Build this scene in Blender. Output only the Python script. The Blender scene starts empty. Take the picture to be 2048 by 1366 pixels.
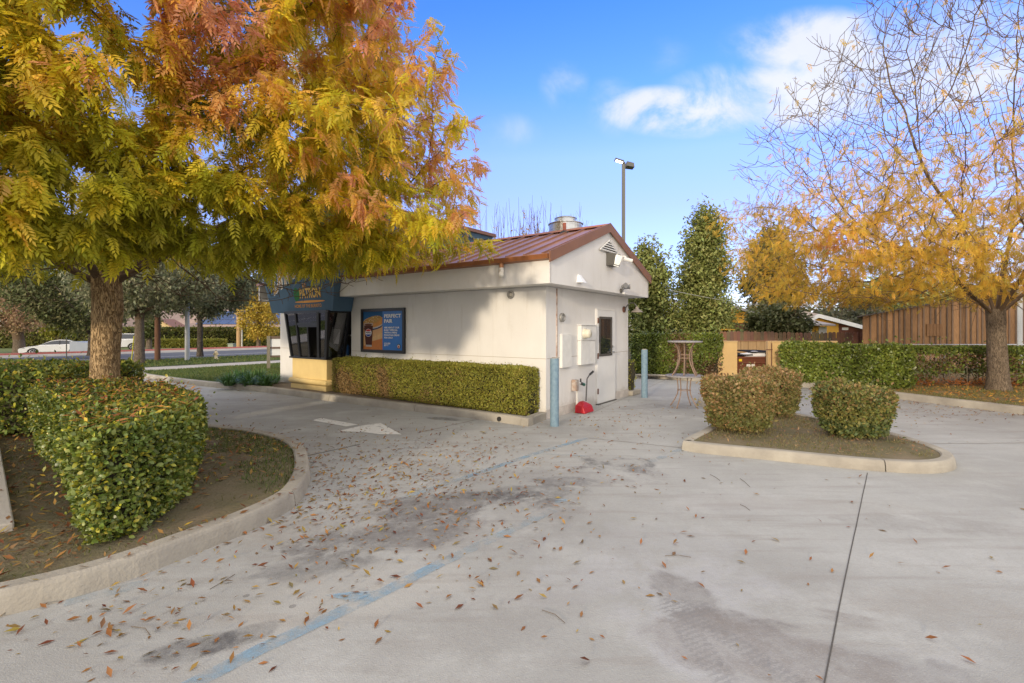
import bpy, math, random
import numpy as np
from mathutils import Vector, geometry
rad = math.radians
sc = bpy.context.scene
C = sc.collection
random.seed(7)
RNG = np.random.default_rng(7)

# ------------------------------------------------------------------ camera
F = 969.0; CAMZ = 1.65; HOR = 658.0
cd = bpy.data.cameras.new("camera"); cam = bpy.data.objects.new("camera", cd); C.objects.link(cam)
cd.sensor_width = 36.0; cd.lens = F/2048*36.0; cd.shift_y = -25.0/2048
cd.clip_start = 0.05; cd.clip_end = 2000
cam.location = (0, 0, CAMZ); cam.rotation_euler = (rad(90), 0, 0)
sc.camera = cam

# ------------------------------------------------------------------ sky + sun
SUN_AZ = math.atan2(-0.43, -0.903); SUN_EL = rad(9.0)
W = bpy.data.worlds.new("World"); sc.world = W; W.use_nodes = True
nt = W.node_tree; N = nt.nodes; L = nt.links
def nmath(t, op, a, b=None, c=None):
    m = t.nodes.new('ShaderNodeMath'); m.operation = op
    for i, v in enumerate((a, b, c)):
        if v is None: continue
        if isinstance(v, (int, float)): m.inputs[i].default_value = v
        else: t.links.new(v, m.inputs[i])
    return m.outputs[0]
def nmix(t, fac, a, b, kind='MIX'):
    m = t.nodes.new('ShaderNodeMix'); m.data_type = 'RGBA'; m.blend_type = kind
    for i, v in ((0, fac), (6, a), (7, b)):
        if isinstance(v, (int, float)): m.inputs[i].default_value = v
        elif isinstance(v, tuple): m.inputs[i].default_value = (v+(1,))[:4]
        else: t.links.new(v, m.inputs[i])
    return m.outputs[2]
bg = N['Background']; bg.inputs[1].default_value = 0.15
sky = N.new('ShaderNodeTexSky'); sky.sky_type = 'NISHITA'; sky.sun_disc = False
sky.sun_elevation = SUN_EL; sky.sun_rotation = SUN_AZ % (2*math.pi); sky.air_density = 1.0; sky.dust_density = 0.3; sky.ozone_density = 2.0
tc = N.new('ShaderNodeTexCoord'); sep = N.new('ShaderNodeSeparateXYZ'); L.new(tc.outputs['Generated'], sep.inputs[0])
ramp = N.new('ShaderNodeValToRGB'); L.new(sep.outputs[2], ramp.inputs[0])
e = ramp.color_ramp.elements
e[0].position = 0.0; e[0].color = (0.50, 0.52, 0.95, 1)
e[1].position = 0.62; e[1].color = (0.27, 0.60, 1.3, 1)
for ps_, cl_ in ((.14, (.62, .57, .95)), (.24, (.70, .60, 1.0)), (.33, (.76, .72, 1.2)), (.44, (.48, .68, 1.3))): x_ = e.new(ps_); x_.color = cl_+(1,)
skyc = nmix(nt, 1.0, sky.outputs[0], ramp.outputs[0], 'MULTIPLY')
gain = N.new('ShaderNodeVectorMath'); gain.operation = 'SCALE'; L.new(skyc, gain.inputs[0]); gain.inputs['Scale'].default_value = 1.7
skyc = gain.outputs[0]
yy = nmath(nt, 'MAXIMUM', sep.outputs[1], 0.02)
gx = nmath(nt, 'DIVIDE', sep.outputs[0], yy); gz = nmath(nt, 'DIVIDE', sep.outputs[2], yy)
cn = N.new('ShaderNodeTexNoise'); cn.inputs['Scale'].default_value = 7; cn.inputs['Detail'].default_value = 9; cn.inputs['Roughness'].default_value = 0.6; cn.inputs['Distortion'].default_value = 0.5
L.new(tc.outputs['Generated'], cn.inputs[0])
m_ = None
for (cx, cy, rx, ry, wt) in ((1630, 90, 175, 70, 1.0), (1370, 222, 165, 48, 1.35), (1580, 190, 230, 70, 1.0), (1850, 120, 230, 110, .9), (1128, 172, 50, 55, .5), (1225, 215, 60, 60, .45),
                             (1960, 60, 220, 100, .65), (1335, 110, 60, 50, .2), (1015, 265, 70, 40, .3), (560, 150, 300, 90, .6), (2400, 240, 300, 90, .9)):
    a = nmath(nt, 'DIVIDE', nmath(nt, 'SUBTRACT', gx, (cx-1024)/F), rx/F)
    b = nmath(nt, 'DIVIDE', nmath(nt, 'SUBTRACT', gz, (HOR-cy)/F), ry/F)
    d = nmath(nt, 'ADD', nmath(nt, 'MULTIPLY', a, a), nmath(nt, 'MULTIPLY', b, b))
    v = nmath(nt, 'MULTIPLY', nmath(nt, 'MAXIMUM', nmath(nt, 'SUBTRACT', 1.6, d), 0), wt)
    m_ = v if m_ is None else nmath(nt, 'MAXIMUM', m_, v)
mm = nmath(nt, 'MULTIPLY', m_, nmath(nt, 'MULTIPLY', nmath(nt, 'MAXIMUM', nmath(nt, 'SUBTRACT', cn.outputs[0], 0.26), 0), 4.4))
mr = N.new('ShaderNodeMapRange'); mr.interpolation_type = 'SMOOTHSTEP'; L.new(mm, mr.inputs[0]); mr.inputs[1].default_value = 0.15; mr.inputs[2].default_value = 1.9
fr = nmath(nt, 'MULTIPLY', nmath(nt, 'GREATER_THAN', sep.outputs[1], 0.05), nmath(nt, 'GREATER_THAN', m_, 0.02))
fac = nmath(nt, 'MULTIPLY', nmath(nt, 'MULTIPLY', mr.outputs[0], fr), 0.9)
cn2 = N.new('ShaderNodeTexNoise'); cn2.inputs['Scale'].default_value = 9; cn2.inputs['Detail'].default_value = 4; L.new(tc.outputs['Generated'], cn2.inputs[0])
ccol = nmix(nt, cn2.outputs[0], (3.7, 3.85, 4.4), (4.9, 4.9, 5.0))
front = nmix(nt, fac, skyc, ccol)
# unseen broken cloud added overhead and behind the viewer to lift the fill light
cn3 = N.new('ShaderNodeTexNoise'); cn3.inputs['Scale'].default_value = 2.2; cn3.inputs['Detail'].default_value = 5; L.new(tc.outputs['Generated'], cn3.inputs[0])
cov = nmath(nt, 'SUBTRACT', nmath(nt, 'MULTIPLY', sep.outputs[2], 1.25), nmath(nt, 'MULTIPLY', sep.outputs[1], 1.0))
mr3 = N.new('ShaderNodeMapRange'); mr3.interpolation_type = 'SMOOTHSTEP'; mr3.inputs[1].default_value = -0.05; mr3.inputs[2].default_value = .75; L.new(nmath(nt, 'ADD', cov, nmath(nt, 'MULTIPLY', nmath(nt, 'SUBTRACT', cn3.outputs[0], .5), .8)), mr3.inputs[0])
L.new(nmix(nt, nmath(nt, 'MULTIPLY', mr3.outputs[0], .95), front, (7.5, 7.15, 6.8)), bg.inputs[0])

sd = bpy.data.lights.new("sun", 'SUN'); sun = bpy.data.objects.new("sun", sd); C.objects.link(sun)
sd.energy = 2.0; sd.angle = rad(3.0); sd.color = (1.0, 0.84, 0.62)
sdir = Vector((math.sin(SUN_AZ)*math.cos(SUN_EL), math.cos(SUN_AZ)*math.cos(SUN_EL), math.sin(SUN_EL)))
sun.rotation_euler = (-sdir).to_track_quat('-Z', 'Y').to_euler()
sc.view_settings.view_transform = 'Standard'; sc.view_settings.look = 'None'; sc.view_settings.exposure = 0.55; sc.view_settings.gamma = 1
sc.cycles.max_bounces = 6; sc.cycles.diffuse_bounces = 3; sc.cycles.transparent_max_bounces = 6

# ------------------------------------------------------------------ measuring helpers
def G(px, py, z=0.0):
    Y = (CAMZ-z)*F/(py-HOR); return ((px-1024)/F*Y, Y)
def D(px, Y): return (px-1024)/F*Y
def ZZ(py, Y): return CAMZ-(py-HOR)/F*Y
U1 = np.array([-0.8137, 0.5812]); U2 = np.array([0.5812, 0.8137]); C0 = np.array([0.62, 8.84])
def B(s, t, z): p = C0+s*U1+t*U2; return (p[0], p[1], z)
def on_wall(px, py, t=0.0):
    k = (px-1024)/F; o = C0+t*U2; s = (k*o[1]-o[0])/(U1[0]-k*U1[1]); Y = o[1]+s*U1[1]; return s, ZZ(py, Y)
def on_gable(px, py, s=0.0):
    k = (px-1024)/F; o = C0+s*U1; t = (k*o[1]-o[0])/(U2[0]-k*U2[1]); Y = o[1]+t*U2[1]; return t, ZZ(py, Y)
def S(n, k, z=0.0): p = n*U1+k*U2; return (p[0], p[1], z)     # street frame: n towards the street, k along it

# ------------------------------------------------------------------ numpy noise
def vnoise(P, scale=1.0, seed=0):
    P = np.asarray(P, float)*scale+seed*17.3; I = np.floor(P).astype(np.int64); f = P-I; f = f*f*(3-2*f)
    def h(i):
        n = (i[:, 0]*73856093) ^ (i[:, 1]*19349663) ^ (i[:, 2]*83492791) ^ (seed*2654435)
        n = (n*1103515245+12345) & 0x7fffffff; n = (n ^ (n >> 13))*1274126177 & 0x7fffffff
        return (n & 0xffff)/65535.0
    r = 0
    for dx in (0, 1):
        for dy in (0, 1):
            for dz in (0, 1):
                w = (f[:, 0] if dx else 1-f[:, 0])*(f[:, 1] if dy else 1-f[:, 1])*(f[:, 2] if dz else 1-f[:, 2])
                r = r+w*h(I+np.array([dx, dy, dz]))
    return r
def fnoise(P, scale=1.0, seed=0): return (vnoise(P, scale, seed)+0.5*vnoise(P, scale*2.1, seed+3)+0.25*vnoise(P, scale*4.3, seed+5))/1.75
def norm(v): return v/np.maximum(np.linalg.norm(v, axis=-1, keepdims=True), 1e-9)

# ------------------------------------------------------------------ materials
MATS = {}
def mat(name, color, rough=0.8, var=0.0, vscale=3.0, bump=0.0, bscale=20.0, metal=0.0, attr=False, trans=0.0, spec=0.4, emit=None, stretch=None, color2=None, coat=0):
    if name in MATS: return MATS[name]
    m = bpy.data.materials.new(name); m.use_nodes = True; t = m.node_tree; p = t.nodes['Principled BSDF']
    p.inputs['Roughness'].default_value = rough; p.inputs['Metallic'].default_value = metal; p.inputs['Specular IOR Level'].default_value = spec
    p.inputs['Coat Weight'].default_value = coat
    p.inputs['Base Color'].default_value = tuple(color)+(1,)
    src = None
    tcn = t.nodes.new('ShaderNodeTexCoord'); vec = tcn.outputs['Object']
    if stretch:
        mp = t.nodes.new('ShaderNodeMapping'); mp.inputs['Scale'].default_value = stretch; t.links.new(vec, mp.inputs[0]); vec = mp.outputs[0]
    if attr:
        a = t.nodes.new('ShaderNodeAttribute'); a.attribute_name = 'Col'; src = a.outputs['Color']
    if var or color2:
        n = t.nodes.new('ShaderNodeTexNoise'); n.inputs['Scale'].default_value = vscale; n.inputs['Detail'].default_value = 6; n.inputs['Roughness'].default_value = 0.6
        t.links.new(vec, n.inputs[0])
        r = t.nodes.new('ShaderNodeMapRange'); r.inputs[1].default_value = 0.3; r.inputs[2].default_value = 0.7; t.links.new(n.outputs[0], r.inputs[0])
        c1 = tuple(color); c2 = tuple(color2) if color2 else tuple(x*(1-var) for x in color)
        if src is None: src = nmix(t, r.outputs[0], c1, c2)
        else: src = nmix(t, r.outputs[0], src, nmix(t, 1.0, src, (1-var,)*3, 'MULTIPLY'))
    if src is not None: t.links.new(src, p.inputs['Base Color'])
    if bump:
        n = t.nodes.new('ShaderNodeTexNoise'); n.inputs['Scale'].default_value = bscale; n.inputs['Detail'].default_value = 6; t.links.new(vec, n.inputs[0])
        bnode = t.nodes.new('ShaderNodeBump'); bnode.inputs['Strength'].default_value = bump; bnode.inputs['Distance'].default_value = 0.02
        t.links.new(n.outputs[0], bnode.inputs['Height']); t.links.new(bnode.outputs[0], p.inputs['Normal'])
    if trans:
        tr = t.nodes.new('ShaderNodeBsdfTranslucent'); mx = t.nodes.new('ShaderNodeMixShader'); mx.inputs[0].default_value = trans
        if src is not None: t.links.new(src, tr.inputs[0])
        else: tr.inputs[0].default_value = tuple(color)+(1,)
        t.links.new(p.outputs[0], mx.inputs[1]); t.links.new(tr.outputs[0], mx.inputs[2]); t.links.new(mx.outputs[0], t.nodes['Material Output'].inputs[0])
    if emit: p.inputs['Emission Color'].default_value = tuple(emit[:3])+(1,); p.inputs['Emission Strength'].default_value = emit[3]
    MATS[name] = m; return m

LEAF = mat('leaf', (.2, .3, .05), rough=.55, attr=True, trans=.30, spec=.35)
LEAFG = mat('glossy_leaf', (.2, .3, .05), rough=.38, attr=True, trans=.2, spec=.5)
VCOL = mat('coloured', (.5, .5, .5), rough=.7, attr=True, var=.15, vscale=12)
WHITE = mat('white_panel', (.74, .725, .70), rough=.55, color2=(.66, .64, .61), vscale=1.3, stretch=(1, 1, .55), bump=.12, bscale=60)
ROOFM = mat('roof_metal', (.36, .18, .11), rough=.38, color2=(.29, .145, .09), vscale=1.5, metal=.25, spec=.5)
TRIM = mat('brown_trim', (.26, .125, .075), rough=.5, var=.2, vscale=4)
BLACK = mat('black_frame', (.018, .018, .02), rough=.35)
DARKIN = mat('dark_interior', (.03, .028, .028), rough=.8)
STEEL = mat('galvanised', (.62, .62, .60), rough=.32, metal=.85, var=.25, vscale=5, stretch=(1, 1, 6))
BLUEP = mat('blue_paint_post', (.115, .19, .26), rough=.6, color2=(.20, .29, .35), vscale=14, bump=.1)
BLUES = mat('blue_stucco', (.085, .16, .245), rough=.8, var=.2, vscale=2, bump=.25, bscale=90)
YELS = mat('yellow_stucco', (.74, .56, .24), rough=.8, color2=(.66, .49, .21), vscale=3, bump=.1, bscale=70)
GREY = mat('grey_plastic', (.42, .42, .42), rough=.6)
WPL = mat('white_plastic', (.73, .72, .69), rough=.5, var=.12, vscale=8)
DARKM = mat('dark_bronze_metal', (.075, .07, .062), rough=.5)
RUST = mat('rusty_metal', (.17, .075, .05), rough=.8, var=.4, vscale=40)
KERBM = mat('kerb_concrete', (.42, .385, .32), rough=.9, color2=(.25, .225, .19), vscale=1.7, bump=.35, bscale=45)
WALKM = mat('walk_concrete', (.50, .46, .41), rough=.9, color2=(.42, .385, .34), vscale=1.2, bump=.2, bscale=40)
SOIL = mat('soil', (.15, .115, .075), rough=.95, color2=(.20, .16, .11), vscale=3, bump=.8, bscale=30)
MOSS = mat('mossy_soil', (.12, .11, .05), rough=.95, color2=(.20, .155, .10), vscale=2.4, bump=.8, bscale=35)
GRASSM = mat('grass_ground', (.085, .125, .035), rough=.95, color2=(.13, .145, .045), vscale=1.2, bump=.6, bscale=30)
ASPH = mat('asphalt', (.105, .11, .125), rough=.9, var=.15, vscale=.3, bump=.2, bscale=30)
REDP = mat('red_kerb_paint', (.50, .16, .14), rough=.8, var=.2)
TWIG = mat('twig', (.16, .125, .09), rough=.9, var=.3, vscale=10)
TWIGR = mat('branch_bark', (.15, .10, .06), rough=.9, var=.35, vscale=12)
HCORE = mat('hedge_dark_core', (.055, .048, .025), rough=1, var=.5, vscale=14, bump=.8, bscale=25)  # for the hull inside hedges: inner shade put into the colour
GLASS = mat('window_glass', (.02, .022, .025), rough=.03, spec=1.0)
PAINTW = mat('white_road_paint', (.72, .71, .68), rough=.8, color2=(.55, .53, .50), vscale=6)

def glass_mat(name, tint, tr=.55):
    m = bpy.data.materials.new(name); m.use_nodes = True; t = m.node_tree; t.nodes.remove(t.nodes['Principled BSDF'])
    g = t.nodes.new('ShaderNodeBsdfGlossy'); g.inputs['Roughness'].default_value = .02; g.inputs[0].default_value = (.9, .9, .95, 1)
    b = t.nodes.new('ShaderNodeBsdfTransparent'); b.inputs[0].default_value = tint+(1,)
    fr_ = t.nodes.new('ShaderNodeFresnel'); fr_.inputs[0].default_value = 1.6
    f2 = nmath(t, 'MINIMUM', nmath(t, 'MULTIPLY_ADD', fr_.outputs[0], 1.6, .05), 1)
    mx = t.nodes.new('ShaderNodeMixShader'); t.links.new(f2, mx.inputs[0]); t.links.new(b.outputs[0], mx.inputs[1]); t.links.new(g.outputs[0], mx.inputs[2])
    t.links.new(mx.outputs[0], t.nodes['Material Output'].inputs[0]); return m
PANE = glass_mat('pane_glass', (.55, .58, .58))

# ------------------------------------------------------------------ object helpers
WL = {}
def wl(o): return WL.get(o.name, Vector((0, 0, 0)))
def tag(o, label=None, cat=None, group=None, kind=None):
    if label: o['label'] = label
    if cat: o['category'] = cat
    if group: o['group'] = group
    if kind: o['kind'] = kind
    return o
def thing(name, label, cat, loc, group=None):
    o = bpy.data.objects.new(name, None); o.empty_display_size = .2; C.objects.link(o); o.location = loc; WL[o.name] = Vector(loc)
    return tag(o, label, cat, group)
def link(name, me, material, parent=None, loc=None, smooth=False):
    if material is not None: me.materials.append(material)
    o = bpy.data.objects.new(name, me); C.objects.link(o)
    if parent is not None:
        off = wl(parent); me.transform(__import__('mathutils').Matrix.Translation(-off)); o.parent = parent; WL[o.name] = off
    elif loc is not None:
        me.transform(__import__('mathutils').Matrix.Translation(-Vector(loc))); o.location = loc; WL[o.name] = Vector(loc)
    if smooth: me.polygons.foreach_set('use_smooth', [True]*len(me.polygons))
    return o
def np_mesh(name, V, Fa, col=None):
    """V (n,3); Fa (m,k) int array; col (n,3)"""
    me = bpy.data.meshes.new(name); n = len(V); m, k = Fa.shape
    me.vertices.add(n); me.vertices.foreach_set('co', np.ascontiguousarray(V, dtype=np.float32).ravel())
    me.loops.add(m*k); me.loops.foreach_set('vertex_index', np.ascontiguousarray(Fa, dtype=np.int32).ravel())
    me.polygons.add(m); me.polygons.foreach_set('loop_start', np.arange(0, m*k, k, dtype=np.int32))
    me.update(calc_edges=True)
    if col is not None:
        a = me.color_attributes.new('Col', 'FLOAT_COLOR', 'POINT')
        cc = np.ones((n, 4), np.float32); cc[:, :3] = col; a.data.foreach_set('color', cc.ravel())
    return me
class MB:
    def __init__(s): s.v = []; s.f = []; s.c = []
    def add(s, vs, fs, col=None):
        b = len(s.v); s.v += [tuple(map(float, v)) for v in vs]; s.f += [tuple(b+i for i in f) for f in fs]
        s.c += [col or (.5, .5, .5)]*len(vs); return s
    def hexa(s, p, col=None):   # 8 points: bottom 4 ccw, top 4 ccw
        return s.add(p, [(0, 3, 2, 1), (4, 5, 6, 7), (0, 1, 5, 4), (1, 2, 6, 5), (2, 3, 7, 6), (3, 0, 4, 7)], col)
    def box(s, a, b, col=None):
        x0, y0, z0 = a; x1, y1, z1 = b
        return s.hexa([(x0, y0, z0), (x1, y0, z0), (x1, y1, z0), (x0, y1, z0), (x0, y0, z1), (x1, y0, z1), (x1, y1, z1), (x0, y1, z1)], col)
    def fbox(s, s0, s1, t0, t1, z0, z1, col=None):   # building frame (right-handed fix: order chosen so that normals face out)
        return s.hexa([B(s1, t0, z0), B(s0, t0, z0), B(s0, t1, z0), B(s1, t1, z0), B(s1, t0, z1), B(s0, t0, z1), B(s0, t1, z1), B(s1, t1, z1)], col)
    def tube(s, pts, r, n=10, col=None, caps=True):
        pts = [Vector(p) for p in pts]; rs = r if isinstance(r, (list, tuple)) else [r]*len(pts)
        rings = []; up = None
        for i, p in enumerate(pts):
            d = (pts[min(i+1, len(pts)-1)]-pts[max(i-1, 0)]).normalized()
            if up is None: up = Vector((0, 0, 1)) if abs(d.z) < .9 else Vector((1, 0, 0))
            a = d.cross(up).normalized(); b_ = a.cross(d).normalized(); up = b_
            rings.append([p+(a*math.cos(q)+b_*math.sin(q))*rs[i] for q in [2*math.pi*j/n for j in range(n)]])
        vs = [v for rg in rings for v in rg]; fs = []
        for i in range(len(pts)-1):
            for j in range(n): a0 = i*n+j; a1 = i*n+(j+1) % n; fs.append((a0, a1, a1+n, a0+n))
        if caps: fs.append(tuple(range(n))[::-1]); fs.append(tuple((len(pts)-1)*n+j for j in range(n)))
        return s.add(vs, fs, col)
    def lathe(s, prof, c, n=24, axis=(0, 0, 1), col=None):
        ax = Vector(axis).normalized(); a = ax.orthogonal().normalized(); b_ = ax.cross(a); c = Vector(c); vs = []; fs = []
        for (r, h) in prof:
            for j in range(n):
                q = 2*math.pi*j/n; vs.append(c+ax*h+(a*math.cos(q)+b_*math.sin(q))*max(r, 1e-4))
        for i in range(len(prof)-1):
            for j in range(n): a0 = i*n+j; a1 = i*n+(j+1) % n; fs.append((a0, a1, a1+n, a0+n))
        return s.add(vs, fs, col)
    def prism(s, poly, z0, z1, col=None):
        n = len(poly); vs = [(p[0], p[1], z0) for p in poly]+[(p[0], p[1], z1) for p in poly]
        return s.add(vs, [tuple(range(n))[::-1], tuple(range(n, 2*n))]+[(i, (i+1) % n, n+(i+1) % n, n+i) for i in range(n)], col)
    def plate(s, poly, d, col=None):   # poly: list of 3D points, extruded by vector d
        n = len(poly); d = Vector(d); vs = [Vector(p) for p in poly]; vs += [p+d for p in vs[:]]
        return s.add(vs, [tuple(range(n)), tuple(range(n, 2*n))[::-1]]+[((i+1) % n, i, n+i, n+(i+1) % n) for i in range(n)], col)
    def build(s, name, material, parent=None, loc=None, smooth=False, attr=False, bevel=0, recalc=True):
        import bmesh
        me = bpy.data.meshes.new(name); me.from_pydata(s.v, [], s.f)
        if attr:
            a = me.color_attributes.new('Col', 'FLOAT_COLOR', 'POINT'); a.data.foreach_set('color', [x for c in s.c for x in (*c, 1)])
        if recalc:
            bm = bmesh.new(); bm.from_mesh(me); bmesh.ops.recalc_face_normals(bm, faces=bm.faces); bm.to_mesh(me); bm.free()
        o = link(name, me, material, parent, loc, smooth)
        if bevel:
            md = o.modifiers.new('bevel', 'BEVEL'); md.width = bevel; md.segments = 2; md.limit_method = 'ANGLE'
        return o
def struct(o): o['kind'] = 'structure'; return o

def smooth_poly(pts, closed=True, step=.12):
    P = [np.array(p[:2], float) for p in pts]; n = len(P); out = []
    for i in range(n if closed else n-1):
        p0 = P[(i-1) % n] if (closed or i > 0) else 2*P[0]-P[1]; p1 = P[i]; p2 = P[(i+1) % n]
        p3 = P[(i+2) % n] if (closed or i+2 < n) else 2*P[-1]-P[-2]
        k = max(1, int(np.linalg.norm(p2-p1)/step))
        t01 = np.linalg.norm(p1-p0)**.5+1e-6; t12 = np.linalg.norm(p2-p1)**.5+1e-6; t23 = np.linalg.norm(p3-p2)**.5+1e-6
        m1 = p2-p1+t12*((p1-p0)/t01**2*t01-(p2-p0)/(t01+t12)) if True else 0
        m1 = (p2-p1)+t12*((p1-p0)/t01-(p2-p0)/(t01+t12)); m2 = (p2-p1)+t12*((p3-p2)/t23-(p3-p1)/(t12+t23))
        for j in range(k):
            u = j/k; out.append((2*u**3-3*u**2+1)*p1+(u**3-2*u**2+u)*m1+(-2*u**3+3*u**2)*p2+(u**3-u**2)*m2)
    if not closed: out.append(P[-1])
    return np.array(out)
def offset(P, d, closed=True):
    if closed: T = np.roll(P, -1, 0)-np.roll(P, 1, 0)
    else: T = np.gradient(P, axis=0)
    T = norm(T); Nn = np.stack([-T[:, 1], T[:, 0]], 1); return P+Nn*d
def area(P): x, y = P[:, 0], P[:, 1]; return .5*np.sum(x*np.roll(y, -1)-np.roll(x, -1)*y)
def kerb(name, P, closed=True, h=.15, w=.16, gaps=3.0, inner=.02, material=None, side=1):
    """P outer foot line; body lies on the left side (ccw) * side"""
    prof = [(0, -.05), (.012, h*.45), (.022, h-.03), (.03, h-.012), (.048, h), (w-.015, h), (w, h-.012), (w, -.05)]
    rings = [offset(P, side*o, closed) for o, z in prof]; n = len(P); mb = MB()
    seg = np.linalg.norm(np.roll(P, -1, 0)-P, axis=1); acc = 0; cuts = set()
    if gaps:
        for i in range(n):
            acc += seg[i]
            if acc > gaps: cuts.add(i); acc = 0
    m = len(prof)
    # every run between cuts is one strip with end caps
    runs = []; cur = [0]
    last = n if closed else n-1
    for i in range(last):
        cur.append((i+1))
        if i in cuts: runs.append((cur, True)); cur = [i+1]
    if len(cur) > 1: runs.append((cur, False))
    for idx, cut in runs:
        vs = []; fs = []
        for q, i in enumerate(idx):
            ii = i % n; jj = (i-1) % n
            for j in range(m):
                p = rings[j][ii]
                if cut and q == len(idx)-1: dv = rings[j][jj]-p; p = p+dv/max(np.linalg.norm(dv), 1e-6)*.012
                vs.append((p[0], p[1], prof[j][1]))
        for q in range(len(idx)-1):
            for j in range(m-1): a = q*m+j; fs.append((a, a+1, a+1+m, a+m))
        if not closed or cuts: fs.append(tuple(range(m))); fs.append(tuple((len(idx)-1)*m+j for j in range(m))[::-1])
        mb.add(vs, fs)
    return struct(mb.build(name, material or KERBM))
def inside(P, x, y):
    c = np.zeros(len(x), bool); n = len(P)
    for i in range(n):
        x1, y1 = P[i]; x2, y2 = P[(i+1) % n]
        with np.errstate(divide='ignore', invalid='ignore'):
            c ^= ((y1 > y) != (y2 > y)) & (x < (x2-x1)*(y-y1)/(y2-y1+1e-12)+x1)
    return c
def ground_patch(name, P, z, material, step=.25, amp=.02, maxpts=6000, mound=0):
    P = np.array(P)[:, :2]; lo = P.min(0); hi = P.max(0)
    while (hi-lo).prod()/step**2 > maxpts: step *= 1.3
    gx_, gy_ = np.meshgrid(np.arange(lo[0], hi[0], step), np.arange(lo[1], hi[1], step)); gx_ = gx_.ravel()+RNG.uniform(-.2, .2, gx_.size)*step; gy_ = gy_.ravel()+RNG.uniform(-.2, .2, gy_.size)*step
    k = inside(P, gx_, gy_); pts = [Vector(p) for p in P]+[Vector((a, b)) for a, b in zip(gx_[k], gy_[k])]
    r = geometry.delaunay_2d_cdt(pts, [], [list(range(len(P)))], 1, 1e-5)
    V = np.array([(v.x, v.y, 0) for v in r[0]]); zz = z+(fnoise(V, 1.3, 4)-.5)*2*amp; nb = len(P)
    V[:, 2] = zz
    me = bpy.data.meshes.new(name); me.from_pydata(V.tolist(), [], [list(f) for f in r[2]])
    o = link(name, me, material, smooth=True); return struct(o)
def flat(name, poly, z, material):
    me = bpy.data.meshes.new(name); P = np.array(poly)[:, :2]
    if area(P) < 0: P = P[::-1]
    r = geometry.delaunay_2d_cdt([Vector(p) for p in P], [], [list(range(len(P)))], 1, 1e-6)
    me.from_pydata([(v.x, v.y, z) for v in r[0]], [], [list(f) for f in r[2]]); return struct(link(name, me, material))

# ------------------------------------------------------------------ foliage
# templates: verts (k,3) in (along, side, up), faces (tris), per-vert shade
def t_leaf(w=.45, fold=.12, droop=.12):
    V = np.array([(0, 0, 0), (.45, w/2, fold*w), (1, 0, -droop), (.45, -w/2, fold*w)]); Fc = np.array([(0, 3, 2), (0, 2, 1)]); return V, Fc
def t_oval(w=.6, fold=.10, droop=.12):
    V = np.array([(0, 0, 0), (.28, w*.44, fold*w), (.70, w*.42, fold*w-droop*.4), (1, 0, -droop), (.70, -w*.42, fold*w-droop*.4), (.28, -w*.44, fold*w)]); return V, np.array([(0, 5, 1), (1, 5, 4), (1, 4, 2), (2, 4, 3)])
def t_pinnate(pairs=6, ll=.42, lw=.13, curl=.35, seed=0):
    r = np.random.default_rng(seed); V = []; Fc = []
    for i in range(pairs):
        a = .12+.82*i/pairs; zc = -curl*a*a
        for sgn in (-1, 1):
            ang = rad(58-22*i/pairs)+r.uniform(-.12, .12); l = ll*(1-.35*abs(i/pairs-.35))*r.uniform(.85, 1.1); d = r.uniform(.15, .45)
            dx, dy = math.cos(ang), sgn*math.sin(ang); nx, ny = -dy, dx; b = len(V)
            V += [(a, 0, zc), (a+dx*l*.42+nx*lw/2, dy*l*.42+ny*lw/2, zc-d*l*.2), (a+dx*l, dy*l, zc-d*l), (a+dx*l*.42-nx*lw/2, dy*l*.42-ny*lw/2, zc-d*l*.2)]
            Fc += [(b, b+1, b+2), (b, b+2, b+3)]
    b = len(V); zc = -curl*.9; V += [(.9, 0, zc), (1.05, lw/2, zc-.06), (1.28, 0, zc-.16), (1.05, -lw/2, zc-.06)]; Fc += [(b, b+1, b+2), (b, b+2, b+3)]
    b = len(V); V += [(0, -.006, 0), (0, .006, 0), (.5, .006, -curl*.25), (.5, -.006, -curl*.25), (.95, 0, -curl*.9)]; Fc += [(b, b+1, b+2), (b, b+2, b+3), (b+3, b+2, b+4)]
    return np.array(V), np.array(Fc)
def stamp(P, T, U, size, tmpl, col, vary=None):
    """P base pts, T along, U approx normal, size, tmpl (V,F), col (N,3) -> V,F,C"""
    TV, TF = tmpl; T = norm(T); Sd = norm(np.cross(U, T)); U = np.cross(T, Sd); n = len(P); k = len(TV)
    V = P[:, None, :]+size[:, None, None]*(TV[None, :, 0, None]*T[:, None, :]+TV[None, :, 1, None]*Sd[:, None, :]+TV[None, :, 2, None]*U[:, None, :])
    Fa = TF[None]+(np.arange(n)*k)[:, None, None]
    Cc = np.repeat(col[:, None, :], k, 1)
    return V.reshape(-1, 3), Fa.reshape(-1, 3), Cc.reshape(-1, 3)
def join(parts):
    Vs, Fs, Cs = [], [], []; b = 0
    for v, f, c in parts: Vs.append(v); Fs.append(f+b); Cs.append(c); b += len(v)
    return np.concatenate(Vs), np.concatenate(Fs), np.concatenate(Cs)
def randu(n): v = RNG.normal(size=(n, 3)); return norm(v)
def pick(pal, w):
    """pal (k,3), w (n,) in 0..1 -> blended palette lookup"""
    pal = np.array(pal); x = np.clip(w, 0, .9999)*(len(pal)-1); i = x.astype(int); f = (x-i)[:, None]; return pal[i]*(1-f)+pal[np.minimum(i+1, len(pal)-1)]*f
def jitter(c, a=.2): return np.clip(c*(1+RNG.uniform(-a, a, (len(c), 1)))*(1+RNG.uniform(-a*.4, a*.4, c.shape)), .004, .95)

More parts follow.
